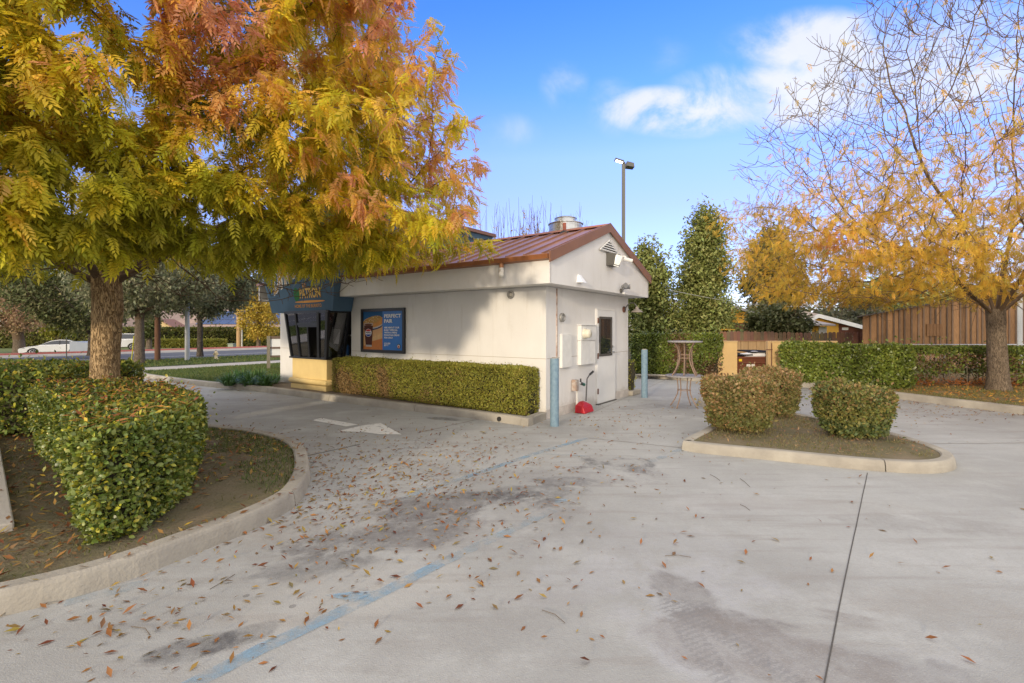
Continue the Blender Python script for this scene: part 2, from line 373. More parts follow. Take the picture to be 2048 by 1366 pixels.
def hedge_shape(base, top, z0, z1, n, rough=.05, seed=0, rnd=.16, topfrac=None, rtop=.10):
    """points + normals on a clipped hedge: sides between base/top polygons, rounded shoulder, and the top"""
    base = np.array(base, float); top = np.array(top, float); m = len(base)
    seg = np.linalg.norm(np.roll(base, -1, 0)-base, axis=1); per = seg.sum(); H = z1-z0; At = abs(area(top))
    ft = At/(At+per*H) if topfrac is None else topfrac; nt_ = int(n*ft); ns = n-nt_
    cen = top.mean(0)
    u = RNG.uniform(0, per, ns); cs = np.concatenate([[0], np.cumsum(seg)]); i = np.clip(np.searchsorted(cs, u, side='right')-1, 0, m-1); f = ((u-cs[i])/seg[i])[:, None]
    v = RNG.uniform(0, 1, ns)[:, None]; j = (i+1) % m
    pb = base[i]*(1-f)+base[j]*f; pt = top[i]*(1-f)+top[j]*f; p = pb*(1-v)+pt*v
    e_ = base[j]-base[i]; sgn = 1 if area(base) > 0 else -1; nn = norm(np.stack([e_[:, 1], -e_[:, 0]], 1))*sgn
    q = np.clip((v-(1-rnd))/rnd, 0, 1); inset = (1-np.sqrt(np.clip(1-q*q, 0, 1)))*rtop; q0 = np.clip((.14-v)/.14, 0, 1)**2*.10
    p = p-nn*(inset+q0)
    Ps = np.concatenate([p, z0+v*H], 1); Ns = norm(np.concatenate([nn, q*1.2], 1))
    lo, hi = top.min(0), top.max(0); K = []; tot = 0
    while tot < nt_:
        c = RNG.uniform(lo, hi, (nt_*2+50, 2)); c = c[inside(top, c[:, 0], c[:, 1])]; K.append(c); tot += len(c)
    c = np.concatenate(K)[:nt_]; c = cen+(c-cen)*.97
    # distance to the rim lowers the top a little
    dmin = np.full(len(c), 9.)
    for a in range(m):
        A_, B_ = top[a], top[(a+1) % m]; ab = B_-A_; tt = np.clip(((c-A_)@ab)/(ab@ab+1e-9), 0, 1); dmin = np.minimum(dmin, np.linalg.norm(c-(A_+tt[:, None]*ab), axis=1))
    zt = z1-np.clip(1-dmin/rtop, 0, 1)**2*H*rnd*.5
    Pt = np.concatenate([c, zt[:, None]], 1); Nt = np.tile([0, 0, 1.], (len(c), 1))
    P = np.concatenate([Ps, Pt]); Nn = np.concatenate([Ns, Nt]); P = P+Nn*((fnoise(P, 2.2, seed)-.5)*2*rough+(vnoise(P, 9, seed+9)-.5)*rough*.8)[:, None]
    return P, Nn
def hedge(name, label, base, z0, z1, n, leaf, pal, flare=.08, depth=.07, rough=.05, seed=1, colfn=None, group=None, flat_=.5, glossy=False, corein=.10, tmpl=None, smooth=True, up=.35, cover=None, cat='hedge', rtop=.10, topfrac=None, stems=False, core=True):
    base = smooth_poly(base, True, .25) if smooth else np.array(base, float)
    if area(base) < 0: base = base[::-1]
    top = offset(base, -flare); P, Nn = hedge_shape(base, top, z0, z1, n, rough, seed, rtop=rtop, topfrac=topfrac)
    dd = RNG.exponential(depth*.45, n); P = P-Nn*np.minimum(dd, depth*2.2)[:, None]
    stray = RNG.uniform(0, 1, n) < .035; P = P+Nn*(stray*RNG.exponential(leaf*.9, n))[:, None]
    T = norm(Nn*.55+randu(n)*.75+np.array([0, 0, up])); Uv = norm(Nn*flat_+randu(n)*(1-flat_)+np.array([0, 0, .25])); sz = leaf*RNG.uniform(.45, 1.35, n)
    w = np.clip(fnoise(P, 1.6, seed+20)*.55+RNG.uniform(0, 1, n)*.5-.05, 0, 1); col = pick(pal, w)
    keep = np.ones(n, bool)
    if colfn is not None: r = colfn(P, Nn, col); col = r[0]; keep = r[1] if r[1] is not None else keep
    col = jitter(col, .22); P, T, Uv, sz, col = P[keep], T[keep], Uv[keep], sz[keep], col[keep]
    V, Fa, Cc = stamp(P, T, Uv, sz, tmpl or t_oval(), col)
    c = base.mean(0); o = thing(name, label, cat, (c[0], c[1], z0), group)
    link('foliage', np_mesh('foliage', V, Fa, Cc), LEAFG if glossy else LEAF, o)
    # dark hull added inside to block light, in place of shaded twigs
    if core:
        b2 = offset(base, corein); t2 = offset(top, corein); m = len(b2); rows = 7; vs = []
        for r_ in range(rows):
            f = r_/(rows-1); ring = b2*(1-f)+t2*f
            if f > .8: ring = offset(ring, rtop*.7)
            if f < .1: ring = offset(ring, .08)
            zr = z0+.0+(z1-corein-z0)*f; vs.append(np.concatenate([ring, np.full((m, 1), zr)], 1))
        Vc = np.concatenate(vs); Vc = Vc+randu(len(Vc))*.03; Vc[:m, 2] = z0-.01
        fs = [(r_*m+i, r_*m+(i+1) % m, (r_+1)*m+(i+1) % m, (r_+1)*m+i) for r_ in range(rows-1) for i in range(m)]+[tuple((rows-1)*m+i for i in range(m))]
        me = bpy.data.meshes.new('dark_core'); me.from_pydata(Vc.tolist(), [], fs); link('dark_core', me, HCORE, o)
    if stems:
        mb = MB()
        for k in range(stems):
            a = RNG.uniform(0, 6.28); c0 = c+RNG.normal(size=2)*.08; e0 = c+np.array([math.cos(a), math.sin(a)])*RNG.uniform(.2, .42)*np.ptp(base, axis=0).min()
            mb.tube([(c0[0], c0[1], z0-.02), ((c0[0]+e0[0])/2, (c0[1]+e0[1])/2, z0+.12), (e0[0], e0[1], z0+.35)], [.014, .01, .005], 5)
        mb.build('stems', TWIG, o)
    return o

# ------------------------------------------------------------------ trees
def colonize(attr, start, parents, Dst=.25, di=2.0, dk=.45, iters=160, bias=(0, 0, .1), maxn=9000):
    nodes = [np.array(p, float) for p in start]; par = list(parents); A = np.array(attr, float)
    best = np.full(len(A), 1e9); bi = np.zeros(len(A), int)
    def upd(i0):
        nonlocal best, bi
        X = np.array(nodes[i0:]); d = np.linalg.norm(A[:, None]-X[None], axis=2); j = d.argmin(1); dm = d[np.arange(len(A)), j]; s = dm < best
        best = np.where(s, dm, best); bi = np.where(s, i0+j, bi)
    for c0 in range(0, len(nodes), 200): pass
    upd(0); bias = np.array(bias); nch = {}
    for it in range(iters):
        act = best < di
        if not act.any() or len(nodes) > maxn: break
        idx = bi[act]; X = np.array(nodes); dv = norm(A[act]-X[idx]); acc = np.zeros((len(X), 3)); np.add.at(acc, idx, dv); u = np.unique(idx); i0 = len(nodes)
        for k in u:
            nch[int(k)] = nch.get(int(k), 0)+1
            if nch[int(k)] > 4: continue
            d = acc[k]; l = np.linalg.norm(d)
            if l < 1e-3: d = RNG.normal(size=3)
            d = d/np.linalg.norm(d)+bias+RNG.normal(size=3)*.12
            d = d/np.linalg.norm(d); nodes.append(X[k]+d*Dst*RNG.uniform(.8, 1.15)); par.append(int(k))
        if len(nodes) == i0: break
        upd(i0); kp = best > dk; A = A[kp]; best = best[kp]; bi = bi[kp]
        if len(A) == 0: break
    return np.array(nodes), np.array(par)
def radii(X, par, r0, expo=2.3, rmax=None):
    n = len(X); a = np.zeros(n); ch = np.zeros(n, int)
    for i in range(n-1, -1, -1):
        if ch[i] == 0: a[i] = r0**expo
        if par[i] >= 0: a[par[i]] += a[i]; ch[par[i]] += 1
    r = a**(1/expo)
    if rmax: r = r0+(rmax-r0)*np.clip((r-r0)/(r.max()-r0), 0, 1)**1.35
    return r, ch
def tree_mesh(X, par, r, k=5, skip=0, rmin=0):
    i = np.where((par >= 0) & (np.arange(len(X)) >= skip) & (r > rmin))[0]; p = par[i]; A_ = X[p]; B_ = X[i]; d = norm(B_-A_); up = np.tile([0, 0, 1.], (len(i), 1)); up[np.abs(d[:, 2]) > .9] = [1, 0, 0]
    s1 = norm(np.cross(d, up)); s2 = np.cross(d, s1); ra = np.minimum(r[p], r[i]*1.25)[:, None, None]; rb = r[i][:, None, None]
    q = np.arange(k)*2*math.pi/k; ring = np.cos(q)[None, :, None]*s1[:, None]+np.sin(q)[None, :, None]*s2[:, None]
    V = np.concatenate([A_[:, None]+ring*ra-d[:, None]*ra*.3, B_[:, None]+ring*rb], 1).reshape(-1, 3)
    j = np.arange(k); f = np.stack([j, (j+1) % k, (j+1) % k+k, j+k], 1); Fa = (f[None]+(np.arange(len(i))*2*k)[:, None, None]).reshape(-1, 4)
    return V, Fa
def trunk(o, path, rs, material, n=28, rows=80, amp=.02, seed=0, flare=.35, name='trunk', vs=(9, 2.2)):
    pth = smooth_poly3(path, rows); R = np.interp(np.linspace(0, 1, rows), np.linspace(0, 1, len(rs)), rs); V = []
    h = np.linspace(0, 1, rows); R = R*(1+flare*np.exp(-h*14))
    q = np.arange(n)*2*math.pi/n
    for i in range(rows):
        ring = np.stack([np.cos(q), np.sin(q), 0*q], 1); V.append(pth[i]+ring*R[i])
    V = np.concatenate(V); Q = V.copy(); qq = np.tile(q, rows); dirv = np.stack([np.cos(qq), np.sin(qq), 0*qq], 1)
    Q2 = np.stack([np.cos(qq)*R.mean()*vs[0], np.sin(qq)*R.mean()*vs[0], V[:, 2]*vs[1]], 1)
    rid = 1-np.abs(2*fnoise(Q2, 1.6, seed)-1)*1.6
    big = fnoise(Q2, .35, seed+2)-.5
    V = V+dirv*(rid*amp+big*amp*2.2)[:, None]
    f = np.array([(i*n+j, i*n+(j+1) % n, (i+1)*n+(j+1) % n, (i+1)*n+j) for i in range(rows-1) for j in range(n)])
    return link(name, np_mesh(name, V, f), material, o, smooth=True)
def smooth_poly3(path, rows):
    P = np.array(path, float); t = np.linspace(0, 1, len(P)); u = np.linspace(0, 1, rows); out = np.stack([np.interp(u, t, P[:, k]) for k in range(3)], 1)
    for _ in range(max(1, rows//10)): out[1:-1] = (out[:-2]+2*out[1:-1]+out[2:])/4
    return out
def bark(name, c1, c2, sc_=6, strg=1.0):
    m = bpy.data.materials.new(name); m.use_nodes = True; t = m.node_tree; p = t.nodes['Principled BSDF']; p.inputs['Roughness'].default_value = .92; p.inputs['Specular IOR Level'].default_value = .2
    tcn = t.nodes.new('ShaderNodeTexCoord'); mp = t.nodes.new('ShaderNodeMapping'); mp.inputs['Scale'].default_value = (sc_*2.2, sc_*2.2, sc_*.9); t.links.new(tcn.outputs['Object'], mp.inputs[0])
    nz = t.nodes.new('ShaderNodeTexNoise'); nz.inputs['Scale'].default_value = 1.3; nz.inputs['Detail'].default_value = 5; t.links.new(mp.outputs[0], nz.inputs[0])
    mp3 = t.nodes.new('ShaderNodeMapping'); mp3.inputs['Scale'].default_value = (sc_*3.2, sc_*3.2, sc_*.75); t.links.new(tcn.outputs['Object'], mp3.inputs[0])
    v = t.nodes.new('ShaderNodeTexNoise'); v.inputs['Scale'].default_value = 1.6; v.inputs['Detail'].default_value = 4; v.inputs['Distortion'].default_value = .9; t.links.new(mp3.outputs[0], v.inputs[0])
    ab = nmath(t, 'ABSOLUTE', nmath(t, 'SUBTRACT', v.outputs[0], .5))
    r = t.nodes.new('ShaderNodeMapRange'); r.inputs[1].default_value = .004; r.inputs[2].default_value = .07; t.links.new(ab, r.inputs[0])
    n2 = t.nodes.new('ShaderNodeTexNoise'); n2.inputs['Scale'].default_value = 2.4; n2.inputs['Detail'].default_value = 8; n2.inputs['Roughness'].default_value = .7; t.links.new(mp.outputs[0], n2.inputs[0])
    c = nmix(t, n2.outputs[0], c1, c2); c = nmix(t, r.outputs[0], tuple(x*.62 for x in c2), c); t.links.new(c, p.inputs['Base Color'])
    b = t.nodes.new('ShaderNodeBump'); b.inputs['Strength'].default_value = strg; b.inputs['Distance'].default_value = .03; t.links.new(nmath(t, 'ADD', r.outputs[0], n2.outputs[0]), b.inputs['Height']); t.links.new(b.outputs[0], p.inputs['Normal'])
    return m
BARK1 = bark('gold_brown_bark', (.74, .55, .32), (.44, .28, .14), 7, .9)
BARK2 = bark('grey_brown_bark', (.30, .235, .17), (.15, .115, .085), 9, .7)
BARK3 = bark('dark_bark', (.17, .14, .11), (.08, .065, .05), 4, .8)

# ------------------------------------------------------------------ text
def text_mesh(txt, origin, R, U, w, h, shear=0, bold=0.0, depth=.003, spacing=1.0):
    cu = bpy.data.curves.new('t', 'FONT'); cu.body = txt; cu.size = 1; cu.offset = bold; cu.extrude = 0; cu.shear = shear; cu.space_character = spacing; cu.resolution_u = 3
    ob = bpy.data.objects.new('t', cu); me = bpy.data.meshes.new_from_object(ob); bpy.data.objects.remove(ob)
    n = len(me.vertices); co = np.zeros(n*3); me.vertices.foreach_get('co', co); co = co.reshape(-1, 3); lo, hi = co.min(0), co.max(0)
    R = np.array(R); U = np.array(U); Nn = np.cross(R, U)
    sx = w/(hi[0]-lo[0]); sy = (h/(hi[1]-lo[1])) if h else sx
    V = np.array(origin)+((co[:, 0]-lo[0])*sx)[:, None]*R+((co[:, 1]-lo[1])*sy)[:, None]*U+Nn*depth
    fs = [tuple(p.vertices) for p in me.polygons]; bpy.data.meshes.remove(me); return V.tolist(), fs

# ================================================================== GROUND
def concrete_mat():
    m = bpy.data.materials.new('lot_concrete'); m.use_nodes = True; t = m.node_tree; p = t.nodes['Principled BSDF']; p.inputs['Roughness'].default_value = .85; p.inputs['Specular IOR Level'].default_value = .3
    g = t.nodes.new('ShaderNodeNewGeometry'); pos = g.outputs['Position']
    def noise(s, d=6, r=.6, st=None, dist=0):
        n = t.nodes.new('ShaderNodeTexNoise'); n.inputs['Scale'].default_value = s; n.inputs['Detail'].default_value = d; n.inputs['Roughness'].default_value = r; n.inputs['Distortion'].default_value = dist
        if st:
            mp = t.nodes.new('ShaderNodeMapping'); mp.inputs['Rotation'].default_value = (0, 0, st[1]); mp.inputs['Scale'].default_value = st[0]; t.links.new(pos, mp.inputs[0]); t.links.new(mp.outputs[0], n.inputs[0])
        else: t.links.new(pos, n.inputs[0])
        return n.outputs[0]
    def ss(x, a, b):
        r = t.nodes.new('ShaderNodeMapRange'); r.interpolation_type = 'SMOOTHSTEP'; r.inputs[1].default_value = a; r.inputs[2].default_value = b; t.links.new(x, r.inputs[0]); return r.outputs[0]
    big = noise(.35, 5, .55); mid = noise(1.6, 6, .65); fine = noise(28, 4, .7); streak = noise(2.2, 5, .6, ((.35, 3.2, 1), rad(-20)))
    c = nmix(t, ss(big, .35, .65), (.393, .393, .376), (.305, .302, .288))
    c = nmix(t, nmath(t, 'MULTIPLY', ss(mid, .45, .72), .7), c, (.445, .445, .428))
    c = nmix(t, nmath(t, 'MULTIPLY', ss(streak, .48, .72), .55), c, (.28, .26, .24))
    c = nmix(t, nmath(t, 'MULTIPLY', ss(fine, .35, .8), .30), c, (.27, .25, .23))
    sepp = t.nodes.new('ShaderNodeSeparateXYZ'); t.links.new(pos, sepp.inputs[0]); X, Y = sepp.outputs[0], sepp.outputs[1]
    wob = nmath(t, 'MULTIPLY', nmath(t, 'SUBTRACT', noise(1.3, 8, .68, None, .6), .5), 4.2)
    tex = ss(noise(4.5, 9, .8), .34, .66)
    def blob(cx, cy, rx, ry, ang, strength, col, lo=.30, hi=.85):
        nonlocal c
        dx = nmath(t, 'SUBTRACT', X, cx); dy = nmath(t, 'SUBTRACT', Y, cy); ca, sa = math.cos(ang), math.sin(ang)
        a = nmath(t, 'DIVIDE', nmath(t, 'ADD', nmath(t, 'MULTIPLY', dx, ca), nmath(t, 'MULTIPLY', dy, sa)), rx)
        b = nmath(t, 'DIVIDE', nmath(t, 'SUBTRACT', nmath(t, 'MULTIPLY', dy, ca), nmath(t, 'MULTIPLY', dx, sa)), ry)
        d = nmath(t, 'SUBTRACT', 1.15, nmath(t, 'ADD', nmath(t, 'MULTIPLY', a, a), nmath(t, 'MULTIPLY', b, b)))
        f = nmath(t, 'MULTIPLY', ss(nmath(t, 'ADD', d, wob), lo, hi), nmath(t, 'MULTIPLY', nmath(t, 'MULTIPLY_ADD', tex, .75, .25), strength)); c = nmix(t, f, c, col)
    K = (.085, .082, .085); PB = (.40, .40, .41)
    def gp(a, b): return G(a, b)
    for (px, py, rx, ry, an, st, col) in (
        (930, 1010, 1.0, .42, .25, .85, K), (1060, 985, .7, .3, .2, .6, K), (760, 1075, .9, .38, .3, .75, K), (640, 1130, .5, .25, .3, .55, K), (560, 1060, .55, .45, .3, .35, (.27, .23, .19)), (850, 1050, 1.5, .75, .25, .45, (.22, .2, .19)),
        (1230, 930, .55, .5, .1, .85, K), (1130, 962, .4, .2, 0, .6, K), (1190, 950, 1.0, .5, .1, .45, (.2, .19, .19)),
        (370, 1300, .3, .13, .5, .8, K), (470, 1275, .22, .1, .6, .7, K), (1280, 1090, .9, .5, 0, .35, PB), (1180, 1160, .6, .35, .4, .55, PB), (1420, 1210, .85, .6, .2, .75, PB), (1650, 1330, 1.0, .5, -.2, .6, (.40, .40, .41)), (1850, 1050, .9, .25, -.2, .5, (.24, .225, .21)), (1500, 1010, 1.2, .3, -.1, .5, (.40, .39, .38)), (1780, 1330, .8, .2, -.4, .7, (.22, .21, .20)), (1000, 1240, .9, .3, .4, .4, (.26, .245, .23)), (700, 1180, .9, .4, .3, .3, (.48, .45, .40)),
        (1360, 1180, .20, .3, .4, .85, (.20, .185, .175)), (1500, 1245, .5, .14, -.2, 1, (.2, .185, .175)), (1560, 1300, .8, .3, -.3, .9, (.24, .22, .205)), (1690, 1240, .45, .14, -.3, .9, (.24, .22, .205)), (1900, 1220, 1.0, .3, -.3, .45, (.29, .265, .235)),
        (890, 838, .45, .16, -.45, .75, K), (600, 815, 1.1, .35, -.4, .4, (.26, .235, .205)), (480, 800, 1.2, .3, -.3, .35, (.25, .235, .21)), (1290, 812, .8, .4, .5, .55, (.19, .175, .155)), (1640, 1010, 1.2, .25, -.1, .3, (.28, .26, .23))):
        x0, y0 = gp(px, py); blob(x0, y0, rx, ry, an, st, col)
    sp = t.nodes.new('ShaderNodeTexVoronoi'); sp.inputs['Scale'].default_value = 2.6; t.links.new(pos, sp.inputs[0])
    c = nmix(t, nmath(t, 'MULTIPLY', nmath(t, 'MULTIPLY', nmath(t, 'LESS_THAN', sp.outputs[0], .055), ss(noise(.9, 4), .5, .6)), .55), c, (.11, .10, .095))
    c = nmix(t, nmath(t, 'MULTIPLY', ss(noise(70, 3, .8), .56, .7), .30), c, (.20, .19, .175))
    c = nmix(t, nmath(t, 'MULTIPLY', ss(noise(95, 2, .7), .58, .7), .22), c, (.60, .59, .56))
    # tyre tread prints
    wvt = t.nodes.new('ShaderNodeTexWave'); wvt.inputs['Scale'].default_value = 9; wvt.inputs['Distortion'].default_value = 5; wvt.inputs['Detail'].default_value = 3; wvt.inputs['Detail Scale'].default_value = 4
    mpw = t.nodes.new('ShaderNodeMapping'); mpw.inputs['Rotation'].default_value = (0, 0, rad(65)); t.links.new(pos, mpw.inputs[0]); t.links.new(mpw.outputs[0], wvt.inputs[0]); wob0 = wob; tex0 = tex; wob = nmath(t, 'MULTIPLY', wob0, .25); tex = ss(wvt.outputs[1], .45, .6)
    for (px, py, rx, ry, an) in ((1395, 1290, .09, .55, .12), (1470, 1285, .08, .6, .5), (1370, 1215, .25, .12, 0)): x0, y0 = gp(px, py); blob(x0, y0, rx, ry, an, .45, (.21, .205, .205))
    vor = t.nodes.new('ShaderNodeTexVoronoi'); vor.feature = 'DISTANCE_TO_EDGE'; vor.inputs['Scale'].default_value = .55; wv = t.nodes.new('ShaderNodeMix'); wv.data_type = 'VECTOR'; wv.inputs[0].default_value = .12
    nn_ = t.nodes.new('ShaderNodeTexNoise'); nn_.inputs['Scale'].default_value = 3; t.links.new(pos, nn_.inputs[0]); t.links.new(pos, wv.inputs[4]); t.links.new(nn_.outputs['Color'], wv.inputs[5]); t.links.new(wv.outputs[1], vor.inputs[0])
    t.links.new(c, p.inputs['Base Color'])
    b = t.nodes.new('ShaderNodeBump'); b.inputs['Strength'].default_value = .35; b.inputs['Distance'].default_value = .01; t.links.new(nmath(t, 'ADD', fine, noise(120, 2)), b.inputs['Height']); t.links.new(b.outputs[0], p.inputs['Normal'])
    return m
LOT = concrete_mat()
flat('far_ground', [(-500, -300), (500, -300), (500, 900), (-500, 900)], -.62, GRASSM)
flat('parking_lot', [S(24.6, -60), S(24.6, 90), S(-80, 90), S(-80, -60)], 0.0, LOT)
flat('back_yard', [(3.6, 17.2), (60, 13.4), (60, 60), (-8, 60), (-8, 20)], .03, GRASSM)
flat('sidewalk', [S(21.4, -60), S(21.4, 80), S(24.7, 80), S(24.7, -60)], .012, WALKM)
flat('lawn', [S(24.7, -60), S(24.7, 80), S(30.4, 80), S(30.4, -60)], .03, GRASSM)
flat('near_kerb', [S(30.4, -60), S(30.4, 80), S(30.8, 80), S(30.8, -60)], -.01, KERBM)
flat('street', [S(30.8, -80), S(30.8, 120), S(42.9, 120), S(42.9, -80)], -.15, ASPH)
flat('street_marking', [S(36.6, -60), S(36.6, 100), S(36.75, 100), S(36.75, -60)], -.146, PAINTW)
mb = MB(); mb.hexa([S(42.9, -80, -.16), S(42.9, 120, -.16), S(46.2, 120, -.1), S(46.2, -80, -.1), S(42.9, -80, -.145), S(42.9, 120, -.145), S(46.2, 120, -.10), S(46.2, -80, -.10)]); struct(mb.build('gutter', KERBM))
mb = MB(); mb.hexa([S(46.2, -80, -.16), S(46.2, 120, -.16), S(46.45, 120, -.16), S(46.45, -80, -.16), S(46.2, -80, .02), S(46.2, 120, .02), S(46.45, 120, .02), S(46.45, -80, .02)]); struct(mb.build('red_kerb', REDP))
mb = MB(); mb.add([S(46.45, -80, .01), S(46.45, 120, .01), S(54, 120, -.6), S(54, -80, -.6)], [(0, 1, 2, 3)]); struct(mb.build('verge', mat('dry_grass_ground', (.26, .21, .085), .95, color2=(.17, .18, .06), vscale=.6)))

# joints in the slab
def strip(name, pts, w, z, m_, kind='structure', jit=0):
    P = np.array(pts)[:, :2]; Pd = smooth_poly(P, False, .3) if len(P) > 2 else np.array([P[0]+(P[1]-P[0])*k/24 for k in range(25)])
    if jit: Pd = Pd+RNG.normal(size=Pd.shape)*jit
    a = offset(Pd, w/2, False); b = offset(Pd, -w/2, False); n = len(Pd); V = [(x, y, z) for x, y in a]+[(x, y, z) for x, y in b]
    mb = MB(); mb.add(V, [(i, i+1, n+i+1, n+i) for i in range(n-1)]); o = mb.build(name, m_, recalc=False); o['kind'] = kind
    o.data.flip_normals() if o.data.polygons[0].normal.z < 0 else None
    return o
JOINT = mat('joint_dirt', (.09, .082, .075), .95)
JF = mat('faint_joint', (.24, .21, .18), .95)
strip('slab_joint', [G(1735, 946), G(1690, 1160), G(1650, 1366), (G(1600, 1700))], .007, .004, JOINT, jit=.0012)
strip('slab_joint', [G(604, 914), G(720, 889)], .02, .004, JOINT, jit=.003)
strip('slab_joint', [G(835, 866), G(960, 838)], .018, .004, JF, jit=.003)
strip('slab_joint', [G(1175, 876), G(1364, 896)], .012, .004, JF)
strip('slab_joint', [G(1810, 888), G(2300, 884)], .012, .004, JF)
strip('slab_joint', [G(1290, 800), G(1395, 806)], .012, .004, JF)
strip('slab_joint', [G(1175, 830), G(1330, 760)], .012, .004, JF)

def worn(name, col, a=.42, b=.6, s=5):
    m = bpy.data.materials.new(name); m.use_nodes = True; t = m.node_tree; p = t.nodes['Principled BSDF']; p.inputs['Base Color'].default_value = col+(1,); p.inputs['Roughness'].default_value = .85
    g = t.nodes.new('ShaderNodeNewGeometry'); n = t.nodes.new('ShaderNodeTexNoise'); n.inputs['Scale'].default_value = s; n.inputs['Detail'].default_value = 9; n.inputs['Roughness'].default_value = .75; t.links.new(g.outputs[0], n.inputs[0])
    r = t.nodes.new('ShaderNodeMapRange'); r.inputs[1].default_value = a; r.inputs[2].default_value = b; t.links.new(n.outputs[0], r.inputs[0])
    tr = t.nodes.new('ShaderNodeBsdfTransparent'); mx = t.nodes.new('ShaderNodeMixShader'); t.links.new(r.outputs[0], mx.inputs[0]); t.links.new(tr.outputs[0], mx.inputs[1]); t.links.new(p.outputs[0], mx.inputs[2]); t.links.new(mx.outputs[0], t.nodes['Material Output'].inputs[0]); return m
BL1 = worn('worn_blue_paint', (.24, .39, .52), .38, .74); BL2 = worn('faded_blue_paint', (.33, .42, .48), .42, .85, 4); BL3 = worn('strong_blue_paint', (.22, .40, .56), .40, .72)
WP = worn('worn_white_paint', (.66, .65, .62), .29, .46, 7)
strip('blue_line', [G(1172, 877), G(1070, 908), G(931, 955)], .09, .005, BL1)
strip('blue_line', [G(931, 955), G(787, 1003)], .09, .005, BL2)
strip('blue_line', [G(1107, 1020), G(882, 1127)], .10, .005, BL2)
strip('blue_line', [G(882, 1127), G(756, 1190), G(520, 1300), G(380, 1372), G(250, 1450)], .10, .005, BL1)
strip('blue_line', [G(1364, 899), G(1300, 924)], .10, .005, BL2)
strip('blue_line', [G(1075, 907), G(1180, 913)], .05, .005, BL2)
strip('blue_line', [G(130, 1205), G(300, 1165)], .12, .005, BL2)
flat('blue_paint_patch', [G(648, 1192), G(700, 1186), G(757, 1183), G(720, 1202), G(700, 1204)], .007, BL3)
flat('blue_paint_patch', [G(1108, 1001), G(1132, 999), G(1134, 1004), G(1112, 1008)], .007, BL3)
flat('lane_arrow', [G(624, 841), G(642, 836.5), G(716, 849.5), G(692, 853.5)], .005, WP)
flat('lane_arrow', [G(674, 863), G(725, 851.5), G(761, 846.5), G(803, 869.5), G(757, 869), G(733, 865.5), G(705, 864)], .005, WP)

# ---- left planter
lp = [G(-700, 1400), G(-300, 1300), G(0, 1235.6), G(158, 1194), G(277, 1154.6), G(395, 1107), G(514, 1057.7), G(593, 1012), G(618.6, 972), G(620.6, 937), G(608.8, 909.5), G(573, 890), G(514, 876), G(454.6, 868), G(395, 861), G(330, 806), (-8.3, 11.6), G(262, 764), (-12.6, 15.4), (-15, 15.2), (-16, 12), (-14, 5), (-8, .8)]
LP = smooth_poly(lp, True, .12)
LPs = 1 if area(LP) > 0 else -1
kerb('planter_kerb', LP, True, side=LPs, h=.145, w=.17)
LPi = offset(LP, LPs*.165)
ground_patch('planter_soil', LPi, .10, MOSS, .2, .025)
mb = MB(); mb.prism([(-3.82, 3.72), (-6.5, 6.15), (-9.2, 8.2), (-9.5, 3.2), (-5.2, 2.5), (-4.05, 3.45)], .0, .17); struct(mb.build('planter_walk', WALKM, bevel=.012))
# ---- building planter + lawn island
bk = [(.27, 8.19), G(1091, 839), B(.0, -.02, 0)[:2]]
A_line = [G(1056, 853.3), G(959.5, 839.5), G(740, 813), G(616.7, 796.7), G(520, 783.6), G(440, 776), G(383, 770), G(320, 761.5), G(285, 755.5), G(276, 751), G(284, 747.5), G(301, 746)]
far = [S(21.2, -1.2)[:2], S(21.2, 6)[:2], S(21.2, 20)[:2], B(9.5, 6, 0)[:2]]
IL = np.concatenate([smooth_poly(A_line, False, .15)])
kerb('building_kerb', IL, False, side=-1, h=.14, w=.16, gaps=2.6)
mb = MB(); p0 = np.array(G(1056, 853.3)); p1 = np.array(B(-.02, -.01, 0)[:2]); d_ = norm(p1-p0); nn = np.array([-d_[1], d_[0]])
mb.prism([p0+d_*.002, p1, p1+nn*.15, p0+nn*.15+d_*.002], -.02, .139); struct(mb.build('building_kerb_return', KERBM, bevel=.02))
isl = np.concatenate([offset(IL, -.155, False), [S(21.25, -2)[:2], S(21.25, 30)[:2], B(9.2, 4, 0)[:2], B(9.1, .2, 0)[:2], B(9.0, .02, 0)[:2], B(0.02, .02, 0)[:2], B(.02, -.3, 0)[:2]]])
i_b = B(5.2, -.5, 0)
ground_patch('building_planter_soil', [B(.05, -.62, 0)[:2], B(.02, .02, 0)[:2], B(9.2, .02, 0)[:2], B(9.3, -.72, 0)[:2], tuple(np.array(G(616.7, 796.7))+.15*U2), tuple(np.array(G(740, 813))+.15*U2), tuple(np.array(G(959, 839))+.15*U2)], .11, SOIL, .15, .01)
gl = [tuple(x) for x in offset(IL, -.15, False) if x[0] < -6.2]
gl_poly = gl+[S(21.3, 1.0)[:2], S(21.3, 4)[:2], S(21.3, 12)[:2], B(9.4, 3, 0)[:2], B(9.3, 0, 0)[:2]]
ground_patch('lawn_island', gl_poly, .105, GRASSM, .4, .02)
# ---- right island
ri = [(2.31, 6.6), (2.95, 7.5), (3.56, 8.4), (3.95, 9.6), (4.1, 10.75), (4.35, 11.0), (4.65, 10.8), (4.95, 9.7), (5.30, 8.6), (5.62, 7.5), (5.66, 6.8), (5.5, 6.05), (5.2, 5.68), (4.8, 5.52), (4.2, 5.62), (3.3, 6.05), (2.42, 6.48)]
RI = smooth_poly(ri, True, .1); RIs = 1 if area(RI) > 0 else -1
kerb('island_kerb', RI, True, side=RIs, h=.125, w=.15, gaps=2.3)
ground_patch('island_soil', offset(RI, RIs*.145), .10, MOSS, .15, .02)
